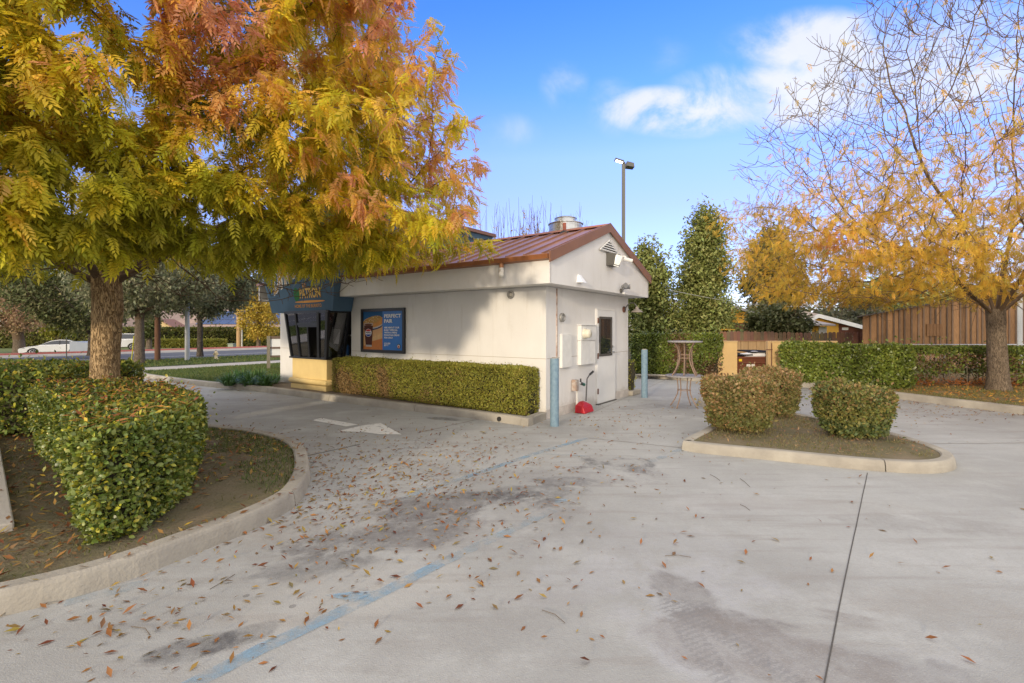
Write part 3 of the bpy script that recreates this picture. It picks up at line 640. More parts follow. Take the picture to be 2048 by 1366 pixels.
# ---- far right kerb and beds
rk = [G(1262, 757.5), G(1300, 757), G(1436, 765.5), G(1460, 766)]
kerb('bed_kerb', smooth_poly(rk, False, .3), False, side=1, h=.14, w=.16)
rk2 = [(7.2, 14.9), (7.9, 14.2), (8.5, 13.2), (9.0, 11.7), (9.42, 10.4), (9.83, 9.3), (10.5, 7.2), (11.5, 4)]
RK2 = smooth_poly(rk2, False, .2); kerb('verge_kerb', RK2, False, side=1, h=.15, w=.17)
ground_patch('right_bed', list(offset(RK2, .165, False))+[(30, 4), (30, 17), (7.4, 17)], .11, mat('leafy_grass_ground', (.13, .12, .045), .95, color2=(.30, .20, .08), vscale=1.8, bump=.8, bscale=30), .35, .03)
ground_patch('back_bed', [np.array(G(1262, 757.5))+[0, .16], np.array(G(1436, 765.5))+[0, .16], (7.0, 15.0), (7.2, 17.4), (3.5, 17.8)], .10, SOIL, .3, .02)

# ================================================================== BUILDING
def weather(m):
    t = m.node_tree; p = t.nodes['Principled BSDF']; src = p.inputs['Base Color'].links[0].from_socket
    g = t.nodes.new('ShaderNodeNewGeometry'); sx_ = t.nodes.new('ShaderNodeSeparateXYZ'); t.links.new(g.outputs['Position'], sx_.inputs[0])
    def nz(sc_, st, d=6):
        mp = t.nodes.new('ShaderNodeMapping'); mp.inputs['Scale'].default_value = st; t.links.new(g.outputs['Position'], mp.inputs[0]); n = t.nodes.new('ShaderNodeTexNoise'); n.inputs['Scale'].default_value = sc_; n.inputs['Detail'].default_value = d; n.inputs['Roughness'].default_value = .7; t.links.new(mp.outputs[0], n.inputs[0]); return n.outputs[0]
    def ss(x, a, b): r = t.nodes.new('ShaderNodeMapRange'); r.interpolation_type = 'SMOOTHSTEP'; r.inputs[1].default_value = a; r.inputs[2].default_value = b; t.links.new(x, r.inputs[0]); return r.outputs[0]
    st_ = ss(nz(7, (1, 1, .12)), .54, .74); c = nmix(t, nmath(t, 'MULTIPLY', st_, .28), src, (.47, .42, .35))
    sd_ = ss(nmath(t, 'ADD', sx_.outputs[2], nmath(t, 'MULTIPLY', nz(5, (1, 1, 1)), .55)), .62, .30); c = nmix(t, nmath(t, 'MULTIPLY', sd_, .6), c, (.38, .33, .27))
    sp_ = ss(nz(38, (1, 1, 1), 2), .70, .76); c = nmix(t, nmath(t, 'MULTIPLY', sp_, .5), c, (.36, .32, .27))
    t.links.new(c, p.inputs['Base Color'])
weather(WHITE)
Wd = 3.88; Ln = 9.05; zS = 2.435; zE = 2.93; tE = -.45; tE2 = Wd+.45; sG = -.35; tR = Wd/2; zR = 3.82
bld = thing('drive_through_building', 'small white panelled drive-through building with brown metal roof behind the clipped hedge', 'building', B(4.5, 1.94, 0))
mb = MB(); mb.fbox(0, 5.72, 0, .12, 0, zS-.004); mb.fbox(7.86, Ln, 0, .12, 0, zS-.004); mb.fbox(5.72, 7.86, 0, .12, 0, .90)
mb.fbox(0, .12, .12, Wd, 0, zS-.004); mb.fbox(Ln-.12, Ln, .12, Wd, 0, zS-.004); mb.fbox(.12, Ln-.12, Wd-.12, Wd, 0, zS-.004)
mb.build('wall', WHITE, bld)
# panel seams: thin battens
SEAM = mat('panel_seam', (.42, .37, .31), .9); SEAMV = mat('vertical_seam', (.60, .57, .53), .9)
sL0, zs0 = on_wall(693, 705); sL1, zs1 = on_wall(1090, 716.6)
mb = MB(); zsm = 1.10
mb.fbox(.0, 5.7, -.003, .0, zsm, zsm+.009); mb.fbox(7.9, Ln, -.003, 0, zsm, zsm+.009)
mb.fbox(-.003, 0, .02, 1.42, zsm, zsm+.009); mb.fbox(-.003, 0, 2.62, Wd, zsm, zsm+.009)
mb.build('panel_seams', SEAM, bld); mb = MB()
for s_ in (1.22, 2.44, 3.66, 4.88): mb = MB(); mb.fbox(s_, s_+.004, -.002, 0, 0.2, zS-.02); mb.build('vertical_seam', SEAMV, bld)
for t_ in (.62, 1.20, 2.75): mb = MB(); mb.fbox(-.002, 0, t_, t_+.004, 1.12, zS-.02); mb.build('vertical_seam', SEAMV, bld)
# base skirt
for ta, tb in ((-.012, 1.44), (2.66, Wd)): mb = MB(); mb.fbox(-.012, 0, ta, tb, .0, .17); mb.build('skirt', mat('skirt_white', (.60, .55, .50), .8, var=.35, vscale=5), bld)
# fascia + soffit
mb = MB(); mb.fbox(sG+.0, 5.55, tE, tE+.05, zS, zE); mb.fbox(sG, Ln+.35, tE2-.05, tE2, zS, zE)
mb.plate([B(sG, tE+.002, zS+.002), B(sG, tE2-.002, zS+.002), B(sG, tE2-.002, zE-.06), B(sG, tR, zR-.10), B(sG, tE+.002, zE-.06)], Vector(B(.06, 0, 0))-Vector(B(0, 0, 0)))
mb.plate([B(Ln+.3, tE+.002, zS+.002), B(Ln+.3, tE2-.002, zS+.002), B(Ln+.3, tE2-.002, zE-.06), B(Ln+.3, tR, zR-.10), B(Ln+.3, tE+.002, zE-.06)], Vector(B(.05, 0, 0))-Vector(B(0, 0, 0)))
mb.build('fascia', WHITE, bld)
mb = MB(); mb.fbox(sG+.06, Ln+.29, tE+.05, tE2-.05, zS+.003, zS+.03); mb.build('soffit', WHITE, bld)
# roof
rf = MB(); th = .05; up = .04
for (ta, tb) in ((tE-.06, tR), (tE2+.06, tR)):
    za = zE+.0; p = [B(sG-.03, ta, za), B(Ln+.36, ta, za), B(Ln+.36, tb, zR), B(sG-.03, tb, zR)]
    rf.hexa([(*q[:2], q[2]-th) for q in p]+p)
roof = rf.build('roof', ROOFM, bld)
slp = (zR-zE)/(tR-tE+.06)
mb = MB()
for k in range(25):
    s_ = sG+.10+k*.385
    if 5.1 < s_ < 8.4: pass
    for (ta, tb) in ((tE-.06, tR), (tE2+.06, tR)):
        p = [B(s_, ta, zE), B(s_+.028, ta, zE), B(s_+.028, tb, zR), B(s_, tb, zR)]; mb.hexa([(*q[:2], q[2]-.005) for q in p]+[(*q[:2], q[2]+.035) for q in p])
mb.build('roof_seams', ROOFM, roof)
mb = MB(); mb.plate([B(sG-.03, tR-.16, zR-.02), B(sG-.03, tR, zR+.055), B(sG-.03, tR+.16, zR-.02)], Vector(B(Ln+.75, 0, 0))-Vector(B(0, 0, 0))); mb.build('ridge_cap', mat('ridge_orange', (.42, .15, .05), .6, var=.45, vscale=6), roof)
mb = MB()
for (ta, tb) in ((tE-.07, tR), (tE2+.07, tR)):
    p = [B(sG-.055, ta, zE+.045), B(sG-.028, ta, zE+.045), B(sG-.028, tb, zR+.06), B(sG-.055, tb, zR+.06)]; mb.hexa([(*q[:2], q[2]-.19) for q in p]+p)
mb.build('rake_trim', TRIM, bld)
mb = MB(); mb.plate([B(sG-.02, tE, zE-.10), B(sG-.02, tE-.11, zE-.085), B(sG-.02, tE-.135, zE-.01), B(sG-.02, tE-.125, zE), B(sG-.02, tE, zE)], Vector(B(5.5, 0, 0))-Vector(B(0, 0, 0))); mb.build('gutter_trough', mat('copper_gutter', (.34, .13, .05), .45, var=.3, vscale=4), bld)
# corner conduit rusty strip
t_, z_ = on_gable(1113, 700)
mb = MB(); mb.fbox(-.018, 0, t_-.014, t_+.014, 1.12, zS-.02); mb.build('corner_strip', mat('peeling_rust', (.62, .56, .50), .8, color2=(.25, .12, .07), vscale=9), bld)
# gable louvre vent
lv = MB(); a, za = on_gable(1183, 490.5, sG); b, zb = on_gable(1212, 479, sG); c, zc_ = on_gable(1240, 511, sG)
ccx = tR; zt = 3.52; zb_ = 3.27; hw = .47
lv.plate([B(sG-.012, ccx-hw, zb_), B(sG-.012, ccx+hw, zb_), B(sG-.012, ccx, zt)], Vector(B(.012, 0, 0))-Vector(B(0, 0, 0))); vent = lv.build('louvre_vent', DARKIN, bld)
sl = MB()
for k in range(5):
    z0_ = zb_+.01+k*.05; w_ = hw*(1-(z0_-zb_)/(zt-zb_))
    if w_ > .04: sl.hexa([B(sG-.045, ccx-w_, z0_-.012), B(sG-.045, ccx+w_, z0_-.012), B(sG-.02, ccx+w_, z0_+.012), B(sG-.02, ccx-w_, z0_+.012), B(sG-.045, ccx-w_, z0_), B(sG-.045, ccx+w_, z0_), B(sG-.02, ccx+w_*.95, z0_+.026), B(sG-.02, ccx-w_*.95, z0_+.026)])
sl.build('slat', WPL, vent)
sl = MB()
sl.tube([B(sG-.03, ccx-hw, zb_), B(sG-.03, ccx, zt), B(sG-.03, ccx+hw, zb_), B(sG-.03, ccx-hw, zb_)], .014, 6); sl.build('frame', WPL, vent)
# door
td0, _ = on_gable(1192.5, 700); td1, _ = on_gable(1228, 700); zD = ZZ(620, C0[1]+td0*U2[1]); zD = max(2.0, min(2.12, zD))
dr = MB(); dr.fbox(-.03, 0, td0, td1, .02, zD); door = dr.build('door', mat('door_white', (.74, .735, .72), .5, var=.06), bld, bevel=.004)
mb = MB()
for (a, b, c, d) in ((td0-.035, td0-.006, 0.02, zD+.03), (td1+.006, td1+.035, .02, zD+.03)): mb.fbox(-.022, 0, a, b, c, d)
mb.fbox(-.022, 0, td0-.005, td1+.005, zD+.006, zD+.03); mb.build('door_frame', WHITE, bld)
w0, wz0 = on_gable(1198, 633, -.03); w1, wz1 = on_gable(1223, 640, -.03); _, wzb = on_gable(1198, 713, -.03)
wz1 = wz0
mb = MB(); f_ = .05
mb.fbox(-.048, -.03, w0, w1, wzb, wzb+f_); mb.fbox(-.048, -.03, w0, w1, wz1-f_, wz1); mb.fbox(-.048, -.03, w0, w0+f_, wzb+f_, wz1-f_); mb.fbox(-.048, -.03, w1-f_, w1, wzb+f_, wz1-f_)
wf = mb.build('door_window', mat('bronze_frame', (.075, .068, .058), .5), door)
mb = MB(); mb.fbox(-.036, -.031, w0+f_, w1-f_, wzb+f_, wz1-f_); mb.build('door_pane', GLASS, door)
for py in (641, 712, 783):
    t0_, z0_ = on_gable(1195, py, -.03); mb = MB(); mb.fbox(-.05, -.03, td0-.004, td0+.025, z0_-.06, z0_+.06); mb.build('hinge', RUST, door)
t0_, z0_ = on_gable(1225.5, 704, -.05)
mb = MB(); mb.tube([B(-.03, t0_, z0_), B(-.09, t0_, z0_)], .022, 10); mb.tube([B(-.085, t0_+.0, z0_), B(-.085, t0_-.12, z0_)], .011, 8); mb.build('door_handle', STEEL, door); mb = MB(); mb.tube([B(-.03, t0_, z0_+.13), B(-.055, t0_, z0_+.13)], .026, 10); mb.build('deadbolt', STEEL, door)
mb = MB(); mb.fbox(-.06, 0, td0-.02, td1+.02, 0, .02); mb.build('threshold', DARKM, bld)
# electrical things on the gable wall (fixed parts of the building)
def gq(px, py, s=0.0): return on_gable(px, py, s)
a0, za_ = gq(1119, 668); a1, _ = gq(1138, 668); zb0 = gq(1119, 736)[1]
mb = MB(); mb.fbox(-.06, 0, a0, a1, zb0, za_); mb.build('utility_cabinet', WPL, bld, bevel=.008)
a0, za_ = gq(1154.7, 651); a1, _ = gq(1185, 651); zb0 = gq(1154.7, 730)[1]; am = (a0+a1)/2; hM = za_-zb0
mb = MB(); mb.fbox(-.09, 0, a0, a1, za_-hM*.38, za_); mb.fbox(-.085, 0, a0, am, zb0, za_-hM*.38-.004); mb.fbox(-.07, 0, am+.004, a1, zb0, za_-hM*.38-.004); mb.fbox(-.11, 0, a0-.02, a1+.02, za_+.002, za_+.02)
mbx = mb.build('meter_box', WPL, bld, bevel=.005)
tm, zm = gq(1170, 667, -.1)
mb = MB(); mb.lathe([(.105, 0), (.105, .03), (.095, .04)], B(-.09, tm, zm), 24, tuple(np.append(-U1, 0))); mb.lathe([(.092, .03), (.092, .11), (.08, .13), (0, .135)], B(-.09, tm, zm), 24, tuple(np.append(-U1, 0))); mb.build('meter', mat('meter_cream', (.66, .62, .50), .25), mbx, smooth=True)
# round vents
for (px, py, plane, r_) in ((1122.5, 635, 'g', .085), (1022.7, 589.5, 'w', .075)):
    if plane == 'g': t_, z_ = gq(px, py); c_ = B(0, t_, z_); ax = tuple(np.append(-U1, 0))
    else: s_, z_ = on_wall(px, py); c_ = B(s_, 0, z_); ax = tuple(np.append(-U2, 0))
    mb = MB(); mb.lathe([(r_, 0), (r_*1.02, .04), (r_*.85, .055), (r_*.7, .05), (r_*.62, .012), (0, .01)], c_, 24, ax); rv = mb.build('round_vent', mat('vent_grey', (.30, .29, .27), .5, metal=.4), bld, smooth=True)
    mb = MB(); mb.lathe([(r_*.4, 0), (r_*.38, .035), (0, .04)], c_, 16, ax); mb.build('vent_hub', mat('vent_hub', (.5, .47, .42), .5), rv, smooth=True)
# white dryer hood on the gable
t_, z_ = gq(1158, 559, sG)
mb = MB(); mb.add([B(sG, t_-.09, z_-.06), B(sG, t_+.09, z_-.06), B(sG, t_+.05, z_+.09), B(sG, t_-.05, z_+.09), B(sG-.12, t_-.08, z_-.065), B(sG-.12, t_+.08, z_-.065), B(sG-.02, t_+.05, z_+.085), B(sG-.02, t_-.05, z_+.085)],
     [(0, 1, 2, 3), (4, 7, 6, 5), (0, 4, 5, 1), (1, 5, 6, 2), (2, 6, 7, 3), (3, 7, 4, 0)]); mb.build('vent_hood', mat('hood_white', (.8, .8, .8), .4), bld)
# pvc elbow at the gutter
s_, z_ = on_wall(1007, 537, tE)
mb = MB(); mb.tube([B(s_, tE-.06, zE-.09), B(s_, tE-.06, zE-.19)], .042, 14); mb.build('downspout_collar', mat('copper', (.40, .19, .09), .4, metal=.3), bld)
mb = MB(); mb.tube([B(s_, tE-.06, zE-.17), B(s_, tE-.06, zE-.22), B(s_-.01, tE-.075, zE-.27), B(s_-.03, tE-.115, zE-.30), B(s_-.05, tE-.14, zE-.315)], .047, 14); mb.build('drain_elbow', mat('pvc', (.74, .70, .62), .4), bld, smooth=True)
# flue pipes on the roof
def roof_pt(px, py):   # ray to near roof slope
    d = Vector(((px-1024)/F, 1, -(py-HOR)/F)); o_ = Vector((0, 0, CAMZ)); a = Vector(B(0, tE-.06, zE)); n_ = (Vector(B(1, tE-.06, zE))-a).cross(Vector(B(0, tR, zR))-a).normalized()
    k = (a-o_).dot(n_)/d.dot(n_); return o_+d*k
for (px, py, h) in ((1129, 466, .22), (849, 515, .26)):
    c_ = roof_pt(px, py)
    mb = MB(); mb.tube([c_-Vector((0, 0, .1)), c_+Vector((0, 0, h))], .038, 14); vp = mb.build('flue_pipe', mat('flue_red', (.36, .11, .07), .6), bld, smooth=False)
    mb = MB(); mb.lathe([(.12, -.04), (.09, .03), (.045, .05)], c_, 14); mb.build('flashing', mat('flashing_dark', (.06, .055, .055), .8), vp)
# bay window + yellow base
s0, s1 = 6.02, 7.55; zsil = .92; ztop = 2.08
mb = MB(); mb.fbox(s0, s1, -.5, 0, .24, zsil-.03); mb.fbox(s0-.02, s1+.02, -.53, -.002, .08, .235); mb.build('bay_base', YELS, bld, bevel=.01)
mb = MB(); zc0 = .315; R_ = .07
pl = [B(s1+.02, 0, zc0), B(s1+.02, -.52, zc0), B(s0-.02, -.52, zc0), B(s0-.02, 0, zc0)]
for a, b in ((0, 1), (1, 2), (2, 3)):
    A_ = np.array(pl[a]); B_ = np.array(pl[b]); d = norm(B_-A_)*0; mb.tube([A_, B_], R_, 18)
for q in (1, 2): mb.lathe([(0.0, -R_), (R_*.5, -R_*.866), (R_*.866, -R_*.5), (R_, 0), (R_*.866, R_*.5), (R_*.5, R_*.866), (0, R_)], pl[q], 18)
mb.build('bullnose_moulding', YELS, bld, smooth=True)
def bay(u, w, f, z0=None):   # u 0..1 across front left(s1)->right(s0); f 0..1 bottom->top
    e = .20*f; return B((s1+e*.7)*(1-u)+(s0-e)*u, -.5-.10*f, zsil+(ztop-zsil)*f)
def bar(mbx_, a, b, w):
    mbx_.tube([a, b], w, 4)
by = thing('service_window_unit', '', '', (0, 0, 0)); bpy.data.objects.remove(by)
mb = MB()
def post(a, b, w=.035, d=.035):
    a = Vector(a); b = Vector(b); ax = (b-a).normalized(); sx = Vector((*U1, 0)); sx = (sx-ax*sx.dot(ax)).normalized(); sy = ax.cross(sx).normalized()
    q = [(-w, -d), (w, -d), (w, d), (-w, d)]; mb.hexa([a+sx*i*1+sy*j for i, j in q]+[b+sx*i+sy*j for i, j in q])
for u, w in ((0, .03), (.26, .03), (.80, .045), (1.0, .045)): post(bay(u, 0, 0), bay(u, 0, 1), w)
post(bay(.26, 0, .74), bay(.80, 0, .74), .03); post(bay(.53, 0, 0.02), bay(.53, 0, .70), .03, .02)
post(bay(.30, 0, .70), bay(.78, 0, .70), .03); 
rwb = B(s0-.0, -.02, zsil); rwt = B(s0-.22, -.02, ztop); lwb = B(s1, -.02, zsil); lwt = B(s1+.15, -.02, ztop)
post(rwb, rwt, .04); post(lwb, lwt, .04); post(bay(1, 0, 1), rwt, .03, .03); post(bay(0, 0, 1), lwt, .03, .03); post(bay(0, 0, 1), bay(1, 0, 1), .03)
mb.fbox(s0-.05, s1+.05, -.56, 0, zsil-.028, zsil+.015)
mb.fbox(s0-.25, s1+.20, -.62, 0, ztop-.01, ztop+.02)
bwin = mb.build('bay_window_frame', BLACK, bld)
def pane(nm, q, par):
    q = [Vector(x) for x in q]; nn_ = (q[1]-q[0]).cross(q[3]-q[0]).normalized(); mb_ = MB(); mb_.plate(q, nn_*.006); return mb_.build(nm, PANE, par)
pane('pane', [bay(.02, 0, .01), bay(.25, 0, .01), bay(.25, 0, .99), bay(.02, 0, .99)], bwin)
pane('pane', [bay(.28, 0, .77), bay(.78, 0, .77), bay(.78, 0, .99), bay(.28, 0, .99)], bwin)
pane('pane', [bay(.28, 0, .03), bay(.51, 0, .03), bay(.51, 0, .68), bay(.28, 0, .68)], bwin)
pane('pane', [bay(.82, 0, .01), bay(.98, 0, .01), bay(.98, 0, .99), bay(.82, 0, .99)], bwin)
pane('pane', [bay(1, 0, .01), rwb, rwt, bay(1, 0, .99)], bwin)
pane('pane', [lwb, bay(0, 0, .01), bay(0, 0, .99), lwt], bwin)
# interior things seen through the window
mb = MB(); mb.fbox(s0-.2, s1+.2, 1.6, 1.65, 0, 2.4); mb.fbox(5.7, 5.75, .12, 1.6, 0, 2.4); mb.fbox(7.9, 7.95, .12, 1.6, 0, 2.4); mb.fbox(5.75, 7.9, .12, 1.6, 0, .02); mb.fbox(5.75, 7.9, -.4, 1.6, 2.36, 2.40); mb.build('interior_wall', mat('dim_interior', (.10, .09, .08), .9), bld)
mb = MB(); mb.fbox(5.8, 7.8, .9, 1.5, .85, .9); mb.fbox(5.9, 7.7, 1.2, 1.5, 1.45, 1.48); cnt = mb.build('counter', STEEL, bld)
mb = MB(); mb.lathe([(.10, 0), (.11, .05), (.11, .24), (.06, .3), (.03, .33), (.03, .36)], B(6.12, .1, .97), 16); tag(mb.build('water_jug', mat('blue_jug', (.06, .16, .38), .3), None, B(6.12, .1, .97), smooth=True), 'blue jug standing behind the right pane of the service window', 'jug')
mb = MB(); mb.lathe([(.04, 0), (.045, .02), (.045, .16), (.02, .2), (.02, .23)], B(6.25, -.25, .94), 16); tag(mb.build('squeeze_bottle', mat('white_bottle', (.7, .7, .7), .3), None, B(6.25, -.25, .94), smooth=True), 'small white bottle on the sill inside the service window', 'bottle')
# blue sign tower (flared)
bs0, bs1 = 5.68, 8.46; ts0, ts1 = 4.98, 9.15; zb2, zt2 = 2.09, 4.62; tb_, tt_ = -.56, -.86
def tw(s_end, f, t):  return None
def lerp(a, b, f): return a+(b-a)*f
f2 = (zE-.35-zb2)/(zt2-zb2)
tow = MB()
bot = [B(bs1, tb_, zb2), B(bs0, tb_, zb2), B(bs0, -.02, zb2), B(bs1, -.02, zb2)]
top = [B(ts1, tt_, zt2), B(ts0, tt_, zt2), B(ts0, -.02, zt2), B(ts1, -.02, zt2)]
tow.hexa(bot+top)
zr_ = 3.0
tow.hexa([B(lerp(bs1, ts1, .4), -.02, zr_), B(5.25, -.02, zr_), B(5.25, 4.3, zr_), B(lerp(bs1, ts1, .4), 4.3, zr_), B(ts1, -.02, zt2), B(ts0, -.02, zt2), B(ts0, 4.85, zt2), B(ts1, 4.85, zt2)])
tower = tow.build('sign_tower', BLUES, bld)
mb = MB(); mb.fbox(ts0-.07, ts1+.07, tt_-.07, 4.92, zt2+.002, zt2+.10); mb.build('tower_cap', TRIM, tower)
# lettering on the tower front
Pf0 = np.array(bot[0]); Rv = norm(np.array(bot[1])-np.array(bot[0])); Uv_ = norm(np.array([*( -U2*(-(tt_-tb_))*1.0), zt2-zb2])); Uv_ = norm(Uv_-Rv*np.dot(Uv_, Rv)); Nv = np.cross(Rv, Uv_)
def F2(x, h, d=0): return Pf0+Rv*x+Uv_*h+Nv*d
WT = mat('sign_white', (.74, .73, .70), .6); GT = mat('sign_gold', (.46, .25, .075), .6, color2=(.62, .40, .13), vscale=9); ORT = mat('sign_orange', (.72, .33, .06), .6); GRT = mat('sign_green', (.02, .17, .035), .7); YT = mat('sign_yellow', (.75, .50, .12), .6)
an = rad(21); Rr = Rv*math.cos(an)+Uv_*math.sin(an); Ur = -Rv*math.sin(an)*.1+Uv_*1.0; Ur = norm(Ur)
for (nm, m_, bold, dep, hh) in (('drive_thru_outline', WT, .075, .008, .74), ('drive_thru_letters', GT, -.005, .013, .62)):
    off_ = (.74-hh)/2
    V, Fs = text_mesh('Drive-Thru', F2(.22+off_*.3, .42)+Ur*off_, Rr, Ur, 2.55-off_*.6, hh, shear=.12, bold=bold, depth=dep)
    mb = MB(); mb.add(V, Fs); mb.build(nm, m_, tower, recalc=False)
mb = MB(); q = [F2(.7+1.6*k/16, 1.28+.62*(k/16)+.10*math.sin(math.pi*k/16), .014) for k in range(17)]; q2 = [F2(.7+1.6*k/16, 1.24+.62*(k/16)+.02*math.sin(math.pi*k/16), .014) for k in range(17)]
mb.add(q+q2, [(k, k+1, 18+k, 17+k) for k in range(16)]); mb.build('upper_swoosh', ORT, tower, recalc=False)
V, Fs = text_mesh('PATRON', F2(1.46, .345), Rv, Uv_, .90, .25, bold=.02, depth=.010); mb = MB(); mb.add(V, Fs); mb.build('patron_letters', YT, tower, recalc=False)
V, Fs = text_mesh('PATRON', F2(1.44, .335), Rv, Uv_, .94, .27, bold=.045, depth=.007); mb = MB(); mb.add(V, Fs); mb.build('patron_shadow', mat('sign_brown', (.34, .14, .05), .6), tower, recalc=False)
V, Fs = text_mesh('El', F2(1.62, .62), Rv, Uv_, .14, .10, bold=.02, depth=.008); mb = MB(); mb.add(V, Fs); mb.build('el_letters', ORT, tower, recalc=False)
V, Fs = text_mesh('HOME OF THE BURRITO', F2(1.18, .105), Rv, Uv_, 1.18, .085, bold=.015, depth=.008); mb = MB(); mb.add(V, Fs); mb.build('tagline_letters', ORT, tower, recalc=False)
mb = MB(); q = [F2(1.32+.14*math.cos(a), .45+.17*math.sin(a)*(1+.15*math.cos(3*a)), .008) for a in np.linspace(0, 2*math.pi, 24, endpoint=False)]; mb.add(q, [tuple(range(24))]); mb.build('green_emblem', GRT, tower, recalc=False)
mb = MB(); q = [F2(1.86+.66*math.cos(a), .255+.03*math.sin(a), .008) for a in np.linspace(0, 2*math.pi, 24, endpoint=False)]; mb.add(q, [tuple(range(24))]); mb.build('orange_underline', ORT, tower, recalc=False)

# ---- menu poster
ps1, pz1 = on_wall(722.6, 617, -.03); ps0, pz0 = on_wall(809.6, 615, -.03); pzb = on_wall(809.6, 707.5, -.03)[1]; pzt = pz0
po = thing('menu_poster', 'framed blue poster advertising a drink and burrito pair for 11.50 on the long wall', 'poster', B((ps0+ps1)/2, 0, pzb))
mb = MB(); fw = .07
mb.fbox(ps0, ps1, -.05, -.001, pzb, pzb+fw); mb.fbox(ps0, ps1, -.05, -.001, pzt-fw, pzt); mb.fbox(ps0, ps0+fw, -.05, -.001, pzb+fw, pzt-fw); mb.fbox(ps1-fw, ps1, -.05, -.001, pzb+fw, pzt-fw); mb.build('frame', BLACK, po)
pw = ps1-ps0-2*fw; ph = pzt-pzb-2*fw
def Q(u, v, d=0): return B(ps1-fw-u*pw, -.02-d, pzb+fw+v*ph)
pcol = MB()
def quad(us, c, d=.001):
    pcol.add([Q(u, v, d) for u, v in us], [tuple(range(len(us)))], c)
mbb = MB(); mbb.fbox(ps0+fw, ps1-fw, -.02, -.001, pzb+fw, pzt-fw); mbb.build('backing', mat('poster_blue', (.010, .12, .42), .3, color2=(.015, .17, .55), vscale=1.2), po)
quad([(0, 0), (.5, 0), (.5, .62), (0, .62)], (.62, .36, .17))
quad([(0, 0), (.5, 0), (.5, .30), (.22, .21), (0, .08)], (.55, .19, .05), .002)
quad([(.20, .21), (.5, .31), (.5, .44), (.18, .30)], (.66, .42, .2), .002)
quad([(0, .62), (.5, .62), (.5, 1), (0, 1)], (.01, .10, .27), .0015)
quad([(.25+.33*math.cos(a), .68+.17*math.sin(a)+.05*math.cos(a)) for a in np.linspace(0, 6.283, 24, endpoint=False) if .25+.33*math.cos(a) > 0 and .25+.33*math.cos(a) < .5], (.02, .05, .13), .003)
def ell(cx, cy, rx, ry, c, d, ang=0, n=24, lim=True):
    pts = []
    for a in np.linspace(0, 2*math.pi, n, endpoint=False):
        x = rx*math.cos(a); y = ry*math.sin(a); u = cx+x*math.cos(ang)-y*math.sin(ang); v = cy+x*math.sin(ang)+y*math.cos(ang); pts.append((min(max(u, .002), .498) if lim else u, v))
    quad(pts, c, d)
ell(.26, .71, .31, .16, (.50, .47, .45), .0035, .2); ell(.27, .725, .28, .14, (.60, .27, .07), .004, .22); ell(.24, .77, .25, .10, (.50, .27, .08), .0045, .30)
for k in range(60):
    a = random.uniform(0, 6.28); r = random.random()**.5; cx = .24+.21*r*math.cos(a); cy = .79+.07*r*math.sin(a)+.3*(cx-.24); ell(cx, cy, random.uniform(.008, .02), random.uniform(.006, .013), random.choice([(.62, .50, .27), (.30, .20, .03), (.20, .07, .03), (.45, .42, .10), (.7, .62, .45)]), .005+k*.00003, random.uniform(0, 3), 7)
quad([(.07, .08), (.23, .08), (.26, .66), (.02, .66)], (.075, .018, .012), .0075); quad([(.02, .63), (.26, .63), (.265, .70), (.015, .70)], (.48, .38, .32), .008); quad([(.07, .07), (.23, .07), (.225, .12), (.075, .12)], (.5, .45, .42), .008)
ell(.14, .655, .10, .03, (.14, .05, .03), .0085)
ell(.14, .44, .085, .105, (.75, .75, .75), .009, lim=False)
quad([(.14+.078*math.cos(a), .44+.095*math.sin(a)) for a in np.linspace(.45, math.pi-.45, 12)], (.55, .02, .03), .0095); quad([(.14+.078*math.cos(a), .44+.095*math.sin(a)) for a in np.linspace(math.pi+.45, 2*math.pi-.45, 12)], (.01, .05, .32), .0095)
ell(.90, .10, .045, .06, (.015, .015, .02), .004, lim=False); ell(.90, .10, .033, .045, (.70, .68, .66), .005, lim=False); ell(.90, .092, .018, .025, (.6, .05, .03), .006, lim=False)
pcol.build('printed_picture', VCOL, po, attr=True, recalc=False)
Rp = -np.array([*U1, 0]); Up = np.array([0, 0, 1.])
PT = mat('poster_white', (.82, .80, .76), .5)
mb = MB()
for (s_, u, v, w, h) in (('PERFECT', .545, .83, .41, .095), ('PAIR', .545, .70, .20, .095), ('ASK ABOUT OUR', .545, .555, .37, .045), ('DAILY SPECIAL', .545, .49, .33, .045), ('WITH A PEPSI', .545, .425, .31, .045), ('FOUNTAIN DRINK', .545, .36, .38, .045), ('FOR ONLY', .545, .295, .22, .045), ('$11', .545, .09, .095, .10), ('50', .645, .145, .05, .045), ):
    V, Fs = text_mesh(s_, Q(u, v, .002), Rp, Up, w*pw, h*ph, bold=.03, depth=.001); mb = MB(); mb.add(V, Fs); mb.build('heading_text' if h > .09 and s_[0] == 'P' else 'price_text' if s_[0] in '$5' else 'body_text', PT, po, recalc=False)
V, Fs = text_mesh('PEPSI', Q(.075, .42, .0105), Rp, Up, .13*pw, .045*ph, bold=.03, depth=.001)
mb = MB(); mb.add(V, Fs); mb.build('glass_text', BLACK, po, recalc=False)

